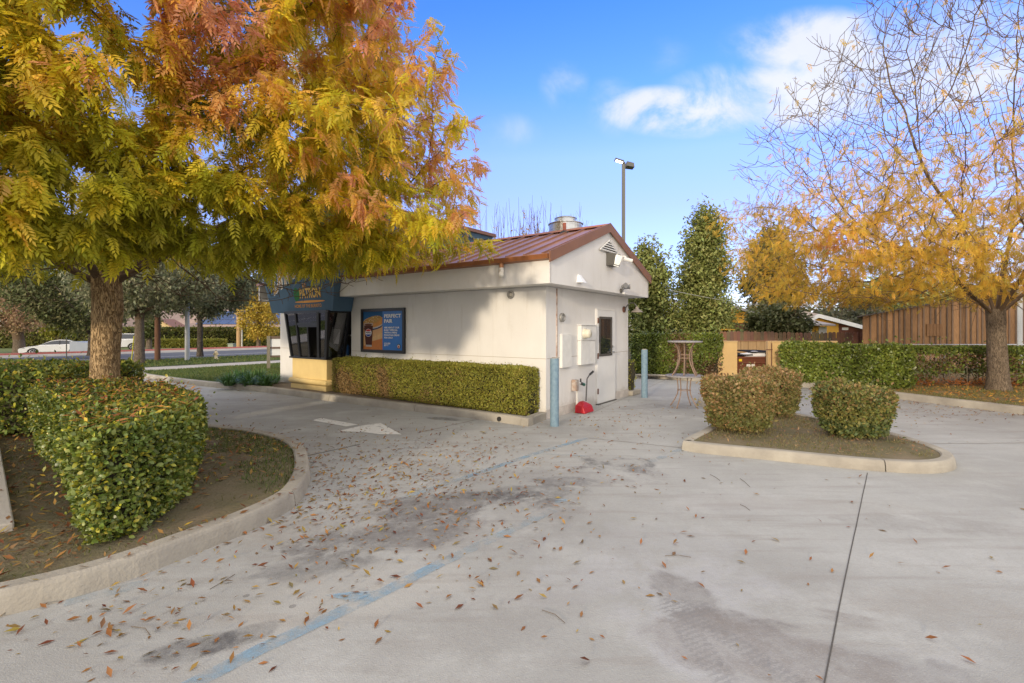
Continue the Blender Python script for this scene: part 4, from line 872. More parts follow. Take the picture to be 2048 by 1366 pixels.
# ---- exhaust fan on the roof
fx = thing('exhaust_fan', 'round galvanised exhaust fan rising behind the roof ridge', 'fan', B(1.13, 2.75, 3.3))
mb = MB(); fc = (fx.location.x, fx.location.y, 0); Yf = fx.location.y; zt_ = ZZ(437, Yf)
mb = MB(); mb.lathe([(.26, 3.3), (.26, zt_-.72)], fc, 20); mb.build('curb_pipe', STEEL, fx)
mb = MB(); mb.lathe([(.20, zt_-.75), (.40, zt_-.72), (.42, zt_-.70), (.40, zt_-.16), (.425, zt_-.155), (.425, zt_-.14), (.24, zt_-.13)], fc, 36); mb.build('wind_band', STEEL, fx, smooth=False)
mb = MB(); mb.lathe([(.27, zt_-.15), (.25, zt_-.02), (.27, zt_-.012), (.27, zt_+.0), (.18, zt_+.03), (0, zt_+.035)], fc, 32); mb.build('fan_cap', STEEL, fx)
# ---- string lights on the tower side
sl_ = thing('string_lights', 'string of small light bulbs hanging along the top of the blue tower side', 'string lights', B(4.9, 1.5, 4.4))
def twp(t, z): f = (z-zr_)/(zt2-zr_); return B(lerp(5.25, ts0, f)-.02, t, z)
mb = MB(); pts = []
for k in range(33): t_ = -.6+5.2*k/32; pts.append(twp(t_, 4.52-.10*math.sin(math.pi*((k % 8)/8))))
mb.tube(pts, .008, 5); mb.build('cable', BLACK, sl_)
bulbs = []
for t_ in (.4, 1.3, 2.25, 3.2, 4.1):
    p = Vector(twp(t_, 4.38)); mb = MB(); mb.tube([p+Vector((0, 0, .09)), p+Vector((0, 0, .02))], .014, 8); mb.lathe([(.0, -.05), (.025, -.03), (.03, 0), (.016, .03)], p, 12); mb.build('bulb', mat('bulb_glass', (.55, .70, .66), .2), sl_, smooth=True)
# ---- wall lights
t_, z_ = gq(1219, 521, sG)
wp = thing('wall_pack_light', 'dark box wall light with lit lens under the gable vent', 'wall light', B(sG, t_, z_-.13))
mb = MB(); mb.hexa([B(sG-.16, t_-.17, z_-.12), B(sG-.16, t_+.17, z_-.12), B(sG, t_+.17, z_-.13), B(sG, t_-.17, z_-.13), B(sG-.20, t_-.16, z_+.12), B(sG-.20, t_+.16, z_+.12), B(sG, t_+.17, z_+.15), B(sG, t_-.17, z_+.15)]); mb.build('housing', DARKM, wp, bevel=.01)
mb = MB(); mb.hexa([B(sG-.15, t_-.13, z_-.135), B(sG-.15, t_+.13, z_-.135), B(sG-.145, t_+.13, z_-.125), B(sG-.145, t_-.13, z_-.125), B(sG-.24, t_-.12, z_+.09), B(sG-.24, t_+.12, z_+.09), B(sG-.2, t_+.12, z_+.09), B(sG-.2, t_-.12, z_+.09)]); mb.build('lens', mat('lit_lens', (.8, .78, .7), .3, emit=(1, .93, .78, .45)), wp)
t_, z_ = gq(1246, 518, sG)
cm = thing('security_camera', 'small white security camera beside the wall light under the gable', 'camera', B(sG, t_, z_))
mb = MB(); mb.tube([B(sG, t_, z_+.06), B(sG-.05, t_, z_+.05), B(sG-.08, t_+.01, z_)], .018, 8); mb.build('bracket', WPL, cm)
mb = MB(); mb.tube([B(sG-.03, t_-.02, z_+.0), B(sG-.19, t_+.08, z_-.05)], .04, 14); mb.build('camera_body', WPL, cm, bevel=.006)
t_, z_ = gq(1241, 577, sG)
fl = thing('flood_light', 'twin-headed grey flood light low on the right of the gable', 'flood light', B(sG, t_, z_-.09))
mb = MB(); mb.lathe([(.05, 0), (.05, .03), (.02, .05)], B(sG, t_, z_-.05), 14, tuple(np.append(-U1, 0))); mb.build('mount', DARKM, fl)
for k, (dt, dz) in enumerate(((-.09, .03), (.11, .02))):
    mb = MB(); mb.tube([B(sG-.04, t_, z_-.05), B(sG-.08, t_+dt*.6, z_+dz*.5)], .012, 6); mb.tube([B(sG-.06, t_+dt*.5, z_+dz), B(sG-.15, t_+dt*1.1, z_+dz+.02), B(sG-.17, t_+dt*1.2, z_+dz+.02)], [.035, .05, .062], 14); mb.build('lamp_head', mat('flood_grey', (.20, .20, .20), .4), fl)
mb = MB(); mb.lathe([(.02, 0), (.03, .04), (0, .06)], B(sG-.05, t_, z_-.11), 12, tuple(np.append(-U1, 0))); mb.build('sensor', WPL, fl)
t_, z_ = gq(1247, 619); 
gn = thing('gooseneck_lamp', 'rusty gooseneck barn lamp on the gable wall right of the door', 'wall lamp', B(0, t_, z_-.05))
mb = MB(); mb.lathe([(.075, 0), (.075, .03), (.03, .04)], B(0, t_, z_), 18, tuple(np.append(-U1, 0))); mb.build('wall_plate', RUST, gn)
mb = MB(); mb.tube([B(-.03, t_, z_), B(-.10, t_, z_+.10), B(-.17, t_+.02, z_+.155), B(-.25, t_+.04, z_+.15), B(-.31, t_+.05, z_+.08), B(-.32, t_+.05, z_+.04)], .014, 8); mb.build('arm', DARKM, gn)
mb = MB(); mb.lathe([(.03, .06), (.04, .02), (.055, .0), (.12, -.045), (.15, -.07), (.145, -.072), (.05, -.01)], B(-.32, t_+.05, z_), 24); mb.build('lamp_shade', mat('dull_shade', (.26, .22, .19), .6, metal=.3), gn, smooth=True)
# ---- water pipe
t_, z_ = gq(1144, 767)
pp = thing('water_pipe', 'white standpipe with green capped valve on the gable wall beside the dustpan', 'pipe', B(-.1, t_, 0))
mb = MB(); mb.tube([B(-.10, t_+.03, 0), B(-.10, t_+.03, z_)], .024, 12); mb.tube([B(-.10, t_+.03, z_), B(-.10, t_+.17, z_+.0)], .02, 10); mb.build('riser', mat('pipe_white', (.7, .68, .62), .5), pp)
mb = MB(); mb.fbox(-.13, -.01, t_-.04, t_+.035, z_-.14, z_+.08); mb.build('pipe_box', mat('grey_box', (.45, .42, .38), .6, color2=(.30, .18, .12), vscale=12), pp)
mb = MB(); mb.tube([B(-.10, t_+.16, z_), B(-.10, t_+.24, z_-.02)], .026, 10); mb.tube([B(-.10, t_+.18, z_), B(-.10, t_+.18, z_+.09)], .016, 8); mb.build('valve', DARKM, pp)
mb = MB(); mb.tube([B(-.10, t_+.24, z_-.02), B(-.12, t_+.30, z_-.045)], .032, 12); mb.build('green_cap', mat('green_cap', (.03, .14, .10), .4), pp)
# ---- red lobby dustpan
dx, dy = G(1170, 825); 
dp = thing('dustpan', 'red upright lobby dustpan with black handle on the concrete by the wall', 'dustpan', (dx, dy, 0))
ar = Vector((*U2, 0)); br = Vector((*(-U1), 0)); o0 = Vector((dx, dy+.05, 0))-ar*.02
def dq(a, b, z): return o0+ar*a+br*b+Vector((0, 0, z))
mb = MB(); mb.hexa([dq(-.20, -.10, .004), dq(.20, -.10, .004), dq(.20, .12, .004), dq(-.20, .12, .004), dq(-.19, -.10, .15), dq(.20, -.10, .15), dq(.20, .07, .13), dq(-.19, .07, .13)]); mb.hexa([dq(-.19, -.101, .151), dq(.20, -.101, .151), dq(.20, .07, .131), dq(-.19, .07, .131), dq(-.04, -.08, .215), dq(.08, -.08, .215), dq(.06, .01, .20), dq(-.04, .01, .20)])
mb.build('pan', mat('red_plastic', (.46, .012, .022), .4, var=.15, vscale=9), dp, bevel=.012)
hx, hy, hz = D(1178, dy), dy, ZZ(752, dy)
mb = MB(); p1_ = Vector((D(1172, dy), dy-.0, ZZ(799, dy))); p2_ = Vector((D(1174.5, dy), dy+.03, ZZ(758, dy))); p3_ = Vector((D(1180, dy), dy+.05, ZZ(750, dy)))
mb.tube([p1_-Vector((0, 0, .03)), p2_, p3_, Vector((D(1183, dy), dy+.06, ZZ(747.5, dy)))], .013, 8); mb.build('shaft', mat('dark_grey_shaft', (.06, .06, .065), .5), dp)
mb = MB(); mb.tube([Vector((D(1180, dy), dy+.05, ZZ(750, dy))), Vector((D(1188, dy), dy+.07, ZZ(743, dy)))], .022, 10); mb.build('grip', BLACK, dp)
# ---- bollards
def bollard(px, py, label, h=1.155):
    x, y = G(px, py); o = thing('bollard', label, 'bollard', (x, y, 0), 'blue bollards at the gable wall corners')
    mb = MB(); mb.lathe([(.0745, -.02), (.0745, h-.015), (.070, h-.003)], (x, y, 0), 28); mb.build('post', BLUEP, o, smooth=True)
    mb = MB(); mb.lathe([(.070, h-.006), (.045, h+.012), (0, h+.018)], (x, y, 0), 28); mb.build('concrete_cap', KERBM, o, smooth=True); return o
bollard(1109, 852, 'blue painted steel bollard nearest the camera at the end of the long hedge'); bollard(1289, 795, 'pale blue bollard standing farther back right of the gable wall')
# ---- stacked tables
tx, ty = D(1368, 10.25), 10.25; TM = mat('bronze_table_metal', (.30, .20, .14), .5, var=.3, vscale=18); TT = mat('mosaic_table_top', (.33, .32, .32), .6, color2=(.22, .19, .17), vscale=24)
def table(name, label, z0, h, r, legs, spr0, mid, spr1, rings, cx, rot=0, n2=0):
    o = thing(name, label, 'table', (cx, ty, z0), 'two round patio tables stacked by the right shrubs')
    mb = MB(); mb.lathe([(0, h-.03), (r-.01, h-.03), (r, h-.02), (r, h-.004), (r-.008, h), (0, h)], (cx, ty, z0), 40); mb.build('tabletop', TT, o)
    for k in range(legs):
        a = rot+2*math.pi*k/legs; ins = 1.0 if (k % 2 == 0 or not n2) else n2
        P = [(spr0*ins, .0), (lerp(mid, spr0, .55)*ins, h*.16), (mid*1.02, h*.42), (mid*.98, h*.62), (lerp(mid, spr1, .45)*ins, h*.84), (spr1*ins, h-.03)]
        mb = MB(); mb.tube(smooth_poly3([(cx+q*math.cos(a), ty+q*math.sin(a), z0+zz_) for q, zz_ in P], 14), .0115, 8); mb.build('leg', TM, o, smooth=True)
    for zr2 in rings:
        mb = MB(); mb.tube([(cx+mid*math.cos(a), ty+mid*math.sin(a), z0+zr2) for a in np.linspace(0, 2*math.pi, 21)], .008, 6, caps=False); mb.build('ring', TM, o, smooth=True)
    return o
table('patio_table', 'round metal patio table standing on the concrete with another table on top', 0, .675, .385, 4, .31, .135, .17, (.36,), tx, .75)
table('patio_table', 'round metal patio table with flared legs lifted on top of the lower table', .677, .72, .355, 8, .33, .135, .28, (.36, .43), tx+.02, .35, .72)

# ---- light pole behind
px_, py_ = D(1247, 25), 25
lpole = thing('parking_light_pole', 'tall grey pole with two lamp heads rising behind the gable roof', 'light pole', (px_, py_, 0))
ztp = ZZ(325, 25)
mb = MB(); mb.box((px_-.075, py_-.075, 0), (px_+.075, py_+.075, ztp)); mb.build('pole', mat('pole_grey', (.13, .125, .11), .5), lpole)
mb = MB(); mb.box((px_-.32, py_-.25, 0), (px_+.32, py_+.25, .7)); mb.build('concrete_base', KERBM, lpole)
mb = MB(); mb.hexa([(px_-.52, py_-.55, ztp-.02), (px_-.02, py_-.25, ztp-.06), (px_-.02, py_+.05, ztp-.06), (px_-.52, py_-.2, ztp-.02), (px_-.52, py_-.55, ztp+.06), (px_-.02, py_-.25, ztp+.03), (px_-.02, py_+.05, ztp+.03), (px_-.52, py_-.2, ztp+.06)]); lh = mb.build('flat_lamp_head', mat('pole_grey', (0, 0, 0)), lpole)
mb = MB(); mb.hexa([(px_-.48, py_-.5, ztp-.03), (px_-.08, py_-.25, ztp-.067), (px_-.08, py_-.02, ztp-.067), (px_-.48, py_-.24, ztp-.03), (px_-.48, py_-.5, ztp-.022), (px_-.08, py_-.25, ztp-.060), (px_-.08, py_-.02, ztp-.060), (px_-.48, py_-.24, ztp-.022)]); mb.build('lit_panel', mat('lit_panel', (.8, .8, .8), .4, emit=(1, .97, .85, 5)), lh)
mb = MB(); mb.hexa([(px_+.10, py_-.32, ztp-.26), (px_+.55, py_-.10, ztp-.26), (px_+.55, py_+.35, ztp-.26), (px_+.10, py_+.2, ztp-.26), (px_+.13, py_-.28, ztp-.02), (px_+.52, py_-.08, ztp-.04), (px_+.52, py_+.32, ztp-.04), (px_+.13, py_+.2, ztp-.02)]); mb.build('box_lamp_head', mat('pole_grey', (0, 0, 0)), lpole)

# ================================================================== HEDGES
GRN = [(.045, .06, .015), (.09, .125, .025), (.15, .20, .035), (.24, .27, .05), (.33, .33, .07)]
OLV = [(.05, .05, .012), (.10, .105, .018), (.165, .165, .03), (.24, .22, .045), (.30, .24, .07)]
def c_near(P, Nn, col):
    top = Nn[:, 2] > .8; r = RNG.uniform(0, 1, len(P))
    col = col.copy(); yl = (r < .14); col[yl] = (.42, .38, .04); return col, None
nh = [(-3.14, 3.50), (-2.92, 3.40), (-2.82, 3.62), (-2.86, 4.1), (-3.16, 4.8), (-3.80, 5.7), (-4.65, 6.3), (-5.6, 6.75), (-6.2, 6.4), (-5.4, 5.6), (-4.6, 4.95), (-3.78, 4.25)]
hedge('hedge', 'waist-high clipped green hedge in the left foreground littered with orange leaves', nh, .10, .93, 82000, .040, GRN, flare=.09, depth=.10, rough=.07, seed=3, colfn=c_near, glossy=True, up=.2, cat='hedge')
bh = [(-12.5, 6.3), (-9.5, 6.6), (-7.6, 6.95), (-6.75, 7.0), (-6.75, 7.35), (-7.2, 8.4), (-7.35, 9.6), (-9.6, 10.1), (-13, 10.2)]
hedge('hedge', 'wide green hedge beyond the trunk at the left edge', bh, .10, .97, 36000, .07, GRN, flare=.06, seed=8, colfn=c_near, up=.2)
def c_wall(P, Nn, col):
    s = (P[:, :2]-C0)@U1; z = P[:, 2]; n1 = fnoise(P, 1.1, 44); col = col.copy(); br = np.array([.34, .225, .09])
    k = np.exp(-((s-5.35)/.35)**2-((z-.5)/.32)**2)+.9*np.exp(-((s-3.95-(.8-z)*-.15)/.16)**2-((z-.45)/.35)**2)+.75*np.exp(-((s-5.0)/.5)**2-((z-.2)/.25)**2)
    k = np.clip(k*1.4+(n1-.46)*1.9*(Nn[:, 2] < .5), 0, 1); k = np.where(z > .86, k*.15, k); k = np.clip(k-.55*np.exp(-((s-.9)/.9)**2), 0, 1)
    m = RNG.uniform(0, 1, len(P)) < k; col[m] = br; return col, None
A0, A1 = np.array([.235, 8.50]), np.array([-4.28, 11.72]); dn = norm(A1-A0); nv = np.array([-dn[1], dn[0]])*-1
WH = [A0, A0+dn*1.5, A0+dn*3, A0+dn*4.4, A1+dn*.1, A1+nv*.50+dn*.05, A0+dn*3+nv*.52, A0+dn*1.4+nv*.5, A0+nv*.46+dn*.02]
if np.dot(nv, U2) < 0: nv = -nv; WH = [A0, A0+dn*1.5, A0+dn*3, A0+dn*4.4, A1+dn*.1, A1+nv*.50+dn*.05, A0+dn*3+nv*.42, A0+dn*1.4+nv*.40, A0+nv*.36+dn*.02]
YG = [(.14, .125, .025), (.22, .215, .035), (.31, .30, .045), (.39, .36, .07), (.44, .34, .14)]
hedge('hedge', 'long low boxed hedge with brown dead patches along the white wall', WH, .11, .95, 85000, .030, YG, flare=.01, depth=.05, rough=.025, seed=12, colfn=c_wall, corein=.07, smooth=False, rtop=.05, up=.15)
bk_ = [B(-.02, Wd+.06, 0)[:2], B(-.05, Wd+.42, 0)[:2], B(2, Wd+.45, 0)[:2], B(5, Wd+.45, 0)[:2], B(5, Wd+.06, 0)[:2]]
hedge('hedge', 'narrow hedge strip peeping from behind the gable wall by the far bollard', bk_, .1, .88, 8000, .04, YG, flare=.01, seed=14, smooth=False, corein=.07, rtop=.05)
mb = MB(); mb.fbox(-.12, 5, Wd, Wd+.55, 0, .12); struct(mb.build('rear_kerb', KERBM, bevel=.02))
RDG = [(.07, .085, .03), (.15, .15, .045), (.24, .20, .07), (.38, .20, .09), (.44, .27, .15)]
DKG = [(.05, .07, .03), (.10, .13, .045), (.18, .19, .05), (.29, .25, .07), (.38, .22, .10)]
def rect(cx, cy, w, d, n=14, p=3.2):
    return [(cx+w/2*np.sign(math.cos(a))*abs(math.cos(a))**(2/p), cy+d/2*np.sign(math.sin(a))*abs(math.sin(a))**(2/p)) for a in np.linspace(0, 2*math.pi, n, endpoint=False)]
def shrub(cx, cy, w, d, h, label, pal, seed, n=17000):
    def cf(P, Nn, col):
        k = np.clip((P[:, 2]-.1)/h, 0, 1); r = RNG.uniform(0, 1, len(P)); col = col.copy(); m = (r < .35*k*k); col[m] = col[m]*.4+np.array(pal[-1])*.75*.8; g = (k < .35) & (r < .6); col[g] = np.array(pal[1]); return col, ~((k < .12) & (r < .55))
    return hedge('shrub', label, rect(cx, cy, w*.72, d*.72), .12, .12+h, n, .045, pal, flare=w*.13, depth=.12, rough=.11, seed=seed, colfn=cf, up=.35, cat='shrub', rtop=.2, group='clipped shrubs on the kerbed island', corein=.14, stems=12)
shrub(3.50, 7.45, 1.04, 1.0, .78, 'reddish clipped shrub, nearest left on the kerbed island', RDG, 31, 22000)
shrub(4.66, 8.75, 1.0, 1.0, .80, 'reddish brown clipped shrub behind the other island shrubs', RDG, 37)
shrub(4.93, 6.98, .90, .90, .70, 'greener clipped shrub on the right side of the kerbed island', DKG, 33, 20000)
# far hedges
BR = [(.03, .035, .01), (.075, .095, .02), (.14, .18, .03), (.22, .27, .045), (.34, .35, .08)]
def c_cen(P, Nn, col):
    xk = P[:, 0]; zk = P[:, 2]; k = np.exp(-((xk-5.62)/.25)**2-((zk-.9)/.6)**2)*1.1+np.exp(-((xk-6.5)/.35)**2-((zk-.3)/.3)**2)*1.3; m = RNG.uniform(0, 1, len(P)) < k; col = col.copy(); col[m] = (.16, .095, .05); cut = (xk > 6.38+(zk-.2)*.38) & (RNG.uniform(0, 1, len(P)) < .9); return col, ~cut
hedge('hedge', 'bright green boxed hedge behind the stacked tables left of the tan wall', [(4.25, 17.1), (4.35, 16.55), (5.5, 16.2), (6.3, 15.62), (6.72, 15.5), (6.78, 15.9), (6.2, 16.7), (5.2, 17.2)], .1, 1.44, 34000, .075, BR, flare=.03, seed=21, colfn=c_cen, glossy=True, corein=.16)
hedge('hedge', 'bright green boxed hedge right of the dumpster opening', [(7.95, 14.1), (8.3, 13.65), (8.8, 13.1), (9.4, 12.45), (10.1, 12.35), (10.55, 12.9), (9.9, 13.6), (9.0, 14.2), (8.35, 14.6)], .1, 1.20, 30000, .075, BR, flare=.06, seed=22, glossy=True, corein=.17, depth=.13, rough=.10)
def c_leg(P, Nn, col):
    z = P[:, 2]; r = RNG.uniform(0, 1, len(P)); n1 = fnoise(P, 1.7, 71); col = col.copy()*.8; m = (r < .4) & (z < .95); col[m] = (.13, .075, .035); keep = (z > .92) | ((n1 > .42) & (z > .45)) | ((n1 > .56)); return col, keep
hedge('hedge', 'leggy dark hedge with bare gaps at its foot under the right tree', [(10.5, 13.5), (11.5, 13.1), (13, 12.95), (16, 12.9), (18, 13), (18, 13.7), (14, 13.7), (11, 13.9)], .1, 1.13, 26000, .07, GRN, flare=.02, seed=23, colfn=c_leg, core=False, stems=0)
mb = MB()
for k in range(90):
    x = RNG.uniform(10.7, 17.5); y = 13.35+RNG.normal()*.1; mb.tube([(x, y, .08), (x+RNG.normal()*.1, y+RNG.normal()*.08, .45), (x+RNG.normal()*.22, y+RNG.normal()*.15, .95)], [.013, .010, .004], 5)
hs = [o for o in C.objects if o.get('label', '').startswith('leggy')][0]; mb.build('stems', TWIG, hs)

# ================================================================== TREES
# --- left tree
TL = (-6.35, 7.55)
tl = thing('tree', 'big autumn tree with thick golden trunk spreading gold and orange leaves over the left half', 'tree', (TL[0], TL[1], .1))
trunk(tl, [(TL[0]+.02, TL[1], .05), (TL[0], TL[1], .7), (TL[0]+.02, TL[1], 1.4), (TL[0]+.05, TL[1], 2.0), (TL[0]+.02, TL[1], 2.55)], [.185, .172, .168, .185, .178], BARK1, n=44, rows=150, amp=.014, seed=5, flare=.12)
n = 7400; A = []
def prof(z): return np.interp(z, [2.0, 2.4, 2.9, 3.4, 4.5, 6.0, 7.0, 8.2, 9.3], [.48, .70, .89, .98, 1.0, .94, .84, .6, .15])
Rm = 5.05
while len(A) < n:
    z = RNG.uniform(2.05, 9.5); a = RNG.uniform(0, 2*math.pi); r = Rm*prof(z)*RNG.uniform(.12, 1)**.25; lump = 1-.10*math.sin(3*a+z)-.06*math.sin(7*a+2.3*z)
    x = TL[0]+.15+r*lump*math.cos(a); y = TL[1]+r*lump*math.sin(a)
    front = (y < TL[1]+1.5) or (x > TL[0]+.5)
    if (z > 7.6 and RNG.uniform() > .35) or (not front and RNG.uniform() > .35): continue
    A.append((x, y, z))
st = [(TL[0], TL[1], 2.0), (TL[0]+.03, TL[1], 2.3)]; pr = [-1, 0]
for k, (dx_, dy_, dz_) in enumerate(((.7, -.5, .75), (-.8, -.35, .6), (.25, .8, .8), (-.3, .6, .9), (.05, -.75, .9), (.05, .05, 1.1), (.9, .25, .65))):
    b0 = 1
    for q in range(1, 8): st.append((TL[0]+dx_*q*.26, TL[1]+dy_*q*.26, 2.3+dz_*q*.24)); pr.append(b0 if q == 1 else len(st)-2)
A = [a_ for a_ in A]; A += [tuple(v_) for v_ in RNG.normal(size=(90, 3))*np.array([.35, .9, .55])+np.array([-1.25, 7.3, 3.75])]; A += [tuple(v_) for v_ in RNG.normal(size=(420, 3))*np.array([.9, .6, .8])+np.array([-6.2, 4.4, 4.3])]; X, par = colonize(A, st, pr, .21, 2.0, .26, 120, (0, 0, .02), 15000); print('LT', len(X))
r_, ch = radii(X, par, .0045, 2.25, .14)
V, Fa = tree_mesh(X, par, r_, 6, 1); limbs = link('limbs', np_mesh('limbs', V, Fa), TWIGR, tl, smooth=True)
cand = np.where((r_ < .018) & (X[:, 2] > 2.0))[0]
cam0 = np.array([0, 0, CAMZ]); cdir = norm(X[cand]-np.array([TL[0], TL[1], 4.2])); vis = (cdir@norm(np.array([3.2, -7.55, -1.0])))
rr0 = np.linalg.norm(X[cand][:, :2]-np.array(TL), axis=1); wgt = .25+np.clip(vis+.35, 0, 1.2); wgt *= np.where((rr0 > 4.6) & (X[cand, 0] > -4), .5, 1); wgt *= np.where(X[cand, 2] > 7.6, .3, 1); wgt *= 1+.9*(X[cand, 2] < 3.2); wgt *= 1+1.2*np.exp(-np.sum(((X[cand]-np.array([-6.4, 4.6, 4.2]))/np.array([1.6, 1.2, 1.3]))**2, 1))
NL = 88000; idx = RNG.choice(cand, NL, p=wgt/wgt.sum())
P = X[idx]+RNG.normal(size=(NL, 3))*.07; outw = X[idx]-np.array([TL[0], TL[1], 4.0]); outw[:, 2] *= .3; outw = norm(outw)
T = norm(outw*.55+randu(NL)*.75+np.array([0, 0, -.55])); Uu = norm(randu(NL)*.5+np.array([0, 0, .9])+outw*.5)
rad_n = np.linalg.norm((X[idx]-np.array([TL[0], TL[1], 0]))[:, :2], axis=1)/Rm
hue = fnoise(P, .85, 91)*1.5+(rad_n-.8)*.35+np.clip((P[:, 2]-3.4)/6, -.2, .4)*.8+np.clip((P[:, 0]+3.5)/5, -.25, .4)*.55+RNG.normal(size=NL)*.16+(vnoise(P, 2.3, 33)-.5)*.55-.60-.12*np.exp(-((P[:, 2]-2.6)/.7)**2)
for (ax_, ay_, az_, rr_, w_) in ((-4.6, 4.2, 3.4, .9, .45), (-3.2, 4.6, 4.6, 1.2, .3), (-5.6, 3.9, 4.6, .6, .35), (-2.2, 5.2, 3.2, .8, .3), (-3.6, 3.6, 3.0, .5, .3)): hue = hue+w_*np.exp(-np.sum((P-np.array([ax_, ay_, az_]))**2, 1)/rr_**2)
PALT = [(.42, .39, .03), (.60, .53, .035), (.76, .62, .04), (.80, .56, .06), (.80, .47, .10), (.76, .40, .16), (.70, .33, .20)]
col = jitter(pick(PALT, np.clip(hue, 0, 1)), .18); sz = RNG.uniform(.13, .235, NL)
rr_ = np.linalg.norm(P[:, :2]-np.array(TL), axis=1); zmin = 2.25+.74*np.clip((P[:, 1]-4.5)/5.5, 0, 1.2)+.6*np.exp(-(rr_/1.5)**2)+.38*np.exp(-((P[:, 0]+5.1)/1.1)**2-((P[:, 1]-6.0)/1.5)**2)+RNG.normal(size=NL)*.10+(vnoise(P*np.array([1, 1, 0]), .9, 61)-.5)*.35; okz = P[:, 2] > zmin
parts = []
for k in range(4):
    m = (np.arange(NL) % 4 == k) & okz; parts.append(stamp(P[m], T[m], Uu[m], sz[m], t_pinnate(6, .40, .125, .22+.12*k, k), col[m]))
V, Fa, Cc = join(parts); link('crown', np_mesh('crown', V, Fa, Cc), mat('autumn_leaf', (.5, .4, .1), .5, attr=True, trans=.5, spec=.3), tl)

# --- right tree
TRt = (12.15, 12.15)
tr = thing('tree', 'half-bare yellow-leaved autumn tree with a stout grey trunk at the right', 'tree', (TRt[0], TRt[1], .1))
trunk(tr, [(TRt[0]+.05, TRt[1], .05), (TRt[0]+.03, TRt[1], .8), (TRt[0], TRt[1], 1.5), (TRt[0]-.02, TRt[1], 2.15)], [.215, .185, .17, .18], BARK2, n=36, rows=110, amp=.012, seed=9, flare=.35, vs=(12, 1.4))
A = []
def prof2(z): return np.interp(z, [2.0, 2.6, 3.6, 5.0, 7.0, 9.0, 10.8, 11.8], [.62, .88, 1, .98, .86, .66, .38, .1])
while len(A) < 4800:
    z = RNG.uniform(2.1, 11.8); a = RNG.uniform(0, 2*math.pi); r = 6.5*prof2(z)*RNG.uniform(.05, 1)**.45; x = TRt[0]+r*math.cos(a); y = TRt[1]+r*math.sin(a)
    if x > 17.5: continue
    A.append((x, y, z))
st = [(TRt[0], TRt[1], 1.7), (TRt[0]-.02, TRt[1], 1.95)]; pr = [-1, 0]
for (dx_, dy_, dz_) in ((-.9, -.25, .62), (-.55, .5, .95), (.1, -.1, 1.2), (.7, -.3, .9), (.6, .5, .8), (-.25, -.8, .9), (-.35, .1, 1.25)):
    for q in range(1, 8): st.append((TRt[0]+dx_*q*.27, TRt[1]+dy_*q*.27, 1.95+dz_*q*.26)); pr.append(1 if q == 1 else len(st)-2)
X, par = colonize(A, st, pr, .22, 2.2, .33, 120, (0, 0, .10), 14000); print('RT', len(X))
r_, ch = radii(X, par, .006, 2.3, .13)
# extra upright end twigs
ends = np.where(ch == 0)[0]; X2 = [X]; p2 = [par]; base_n = len(X); nx = []; npar = []
for e_ in ends:
    d = norm(X[e_]-X[par[e_]]); 
    for q in range(RNG.integers(2, 4)):
        dd = norm(d+RNG.normal(size=3)*.5+np.array([0, 0, .45])); a1 = X[e_]+dd*RNG.uniform(.2, .42); dd2 = norm(dd+np.array([0, 0, .35])+RNG.normal(size=3)*.15); a2 = a1+dd2*RNG.uniform(.15, .3)
        nx += [a1, a2]; npar += [e_, base_n+len(nx)-2]
X = np.concatenate([X, np.array(nx)]); par = np.concatenate([par, np.array(npar)]); r_ = np.concatenate([r_, np.tile([.0052, .0040], len(nx)//2)])
V, Fa = tree_mesh(X, par, r_, 5, 1); link('limbs', np_mesh('limbs', V, Fa), TWIGR, tr, smooth=True)
def leaf_on(o, X, cand, wgt, NL, szr, pal, huef, pinn=True, seed=0, spread=.1, name='crown', out=(0, 0, 0), droop=-.6, mt=None, tm=None):
    idx = RNG.choice(cand, NL, p=wgt/wgt.sum()); P = X[idx]+RNG.normal(size=(NL, 3))*spread; outw = X[idx]-np.array(out); outw[:, 2] *= .3; outw = norm(outw)
    T = norm(outw*.5+randu(NL)*.8+np.array([0, 0, droop])); Uu = norm(randu(NL)*.6+np.array([0, 0, .9])+outw*.3); col = jitter(pick(pal, np.clip(huef(P), 0, 1)), .2); sz = RNG.uniform(*szr, NL); parts = []
    for k in range(3):
        m = np.arange(NL) % 3 == k; parts.append(stamp(P[m], T[m], Uu[m], sz[m], (t_pinnate(5, .42, .13, .2+.15*k, k+7) if pinn else (tm or t_leaf(.5))), col[m]))
    V, Fa, Cc = join(parts); return link(name, np_mesh(name, V, Fa, Cc), mt or mat('autumn_leaf', (0, 0, 0)), o)
cand = np.where((r_ < .02) & (X[:, 2] > 2.5))[0]; z = X[cand, 2]; clump = fnoise(X[cand], .9, 55)
wg = np.interp(z, [2, 3.6, 4.4, 5.2, 6.2, 7.5], [1, 1, .72, .24, .07, .02])*np.clip((clump-.30)*5, .08, 1)+1e-6*(z < 7)
leaf_on(tr, X, cand, wg, 30000, (.10, .17), [(.38, .29, .05), (.56, .38, .06), (.72, .46, .06), (.78, .47, .07), (.74, .36, .07), (.68, .17, .05)], lambda P: fnoise(P, .8, 77)*.85-.10+RNG.normal(size=len(P))*.1+.35*np.exp(-np.sum((P-np.array([7.1, 11.0, 3.5]))**2, 1)/.5)+.12*np.clip((P[:, 2]-4)/2, 0, 1), out=(TRt[0], TRt[1], 3.5))

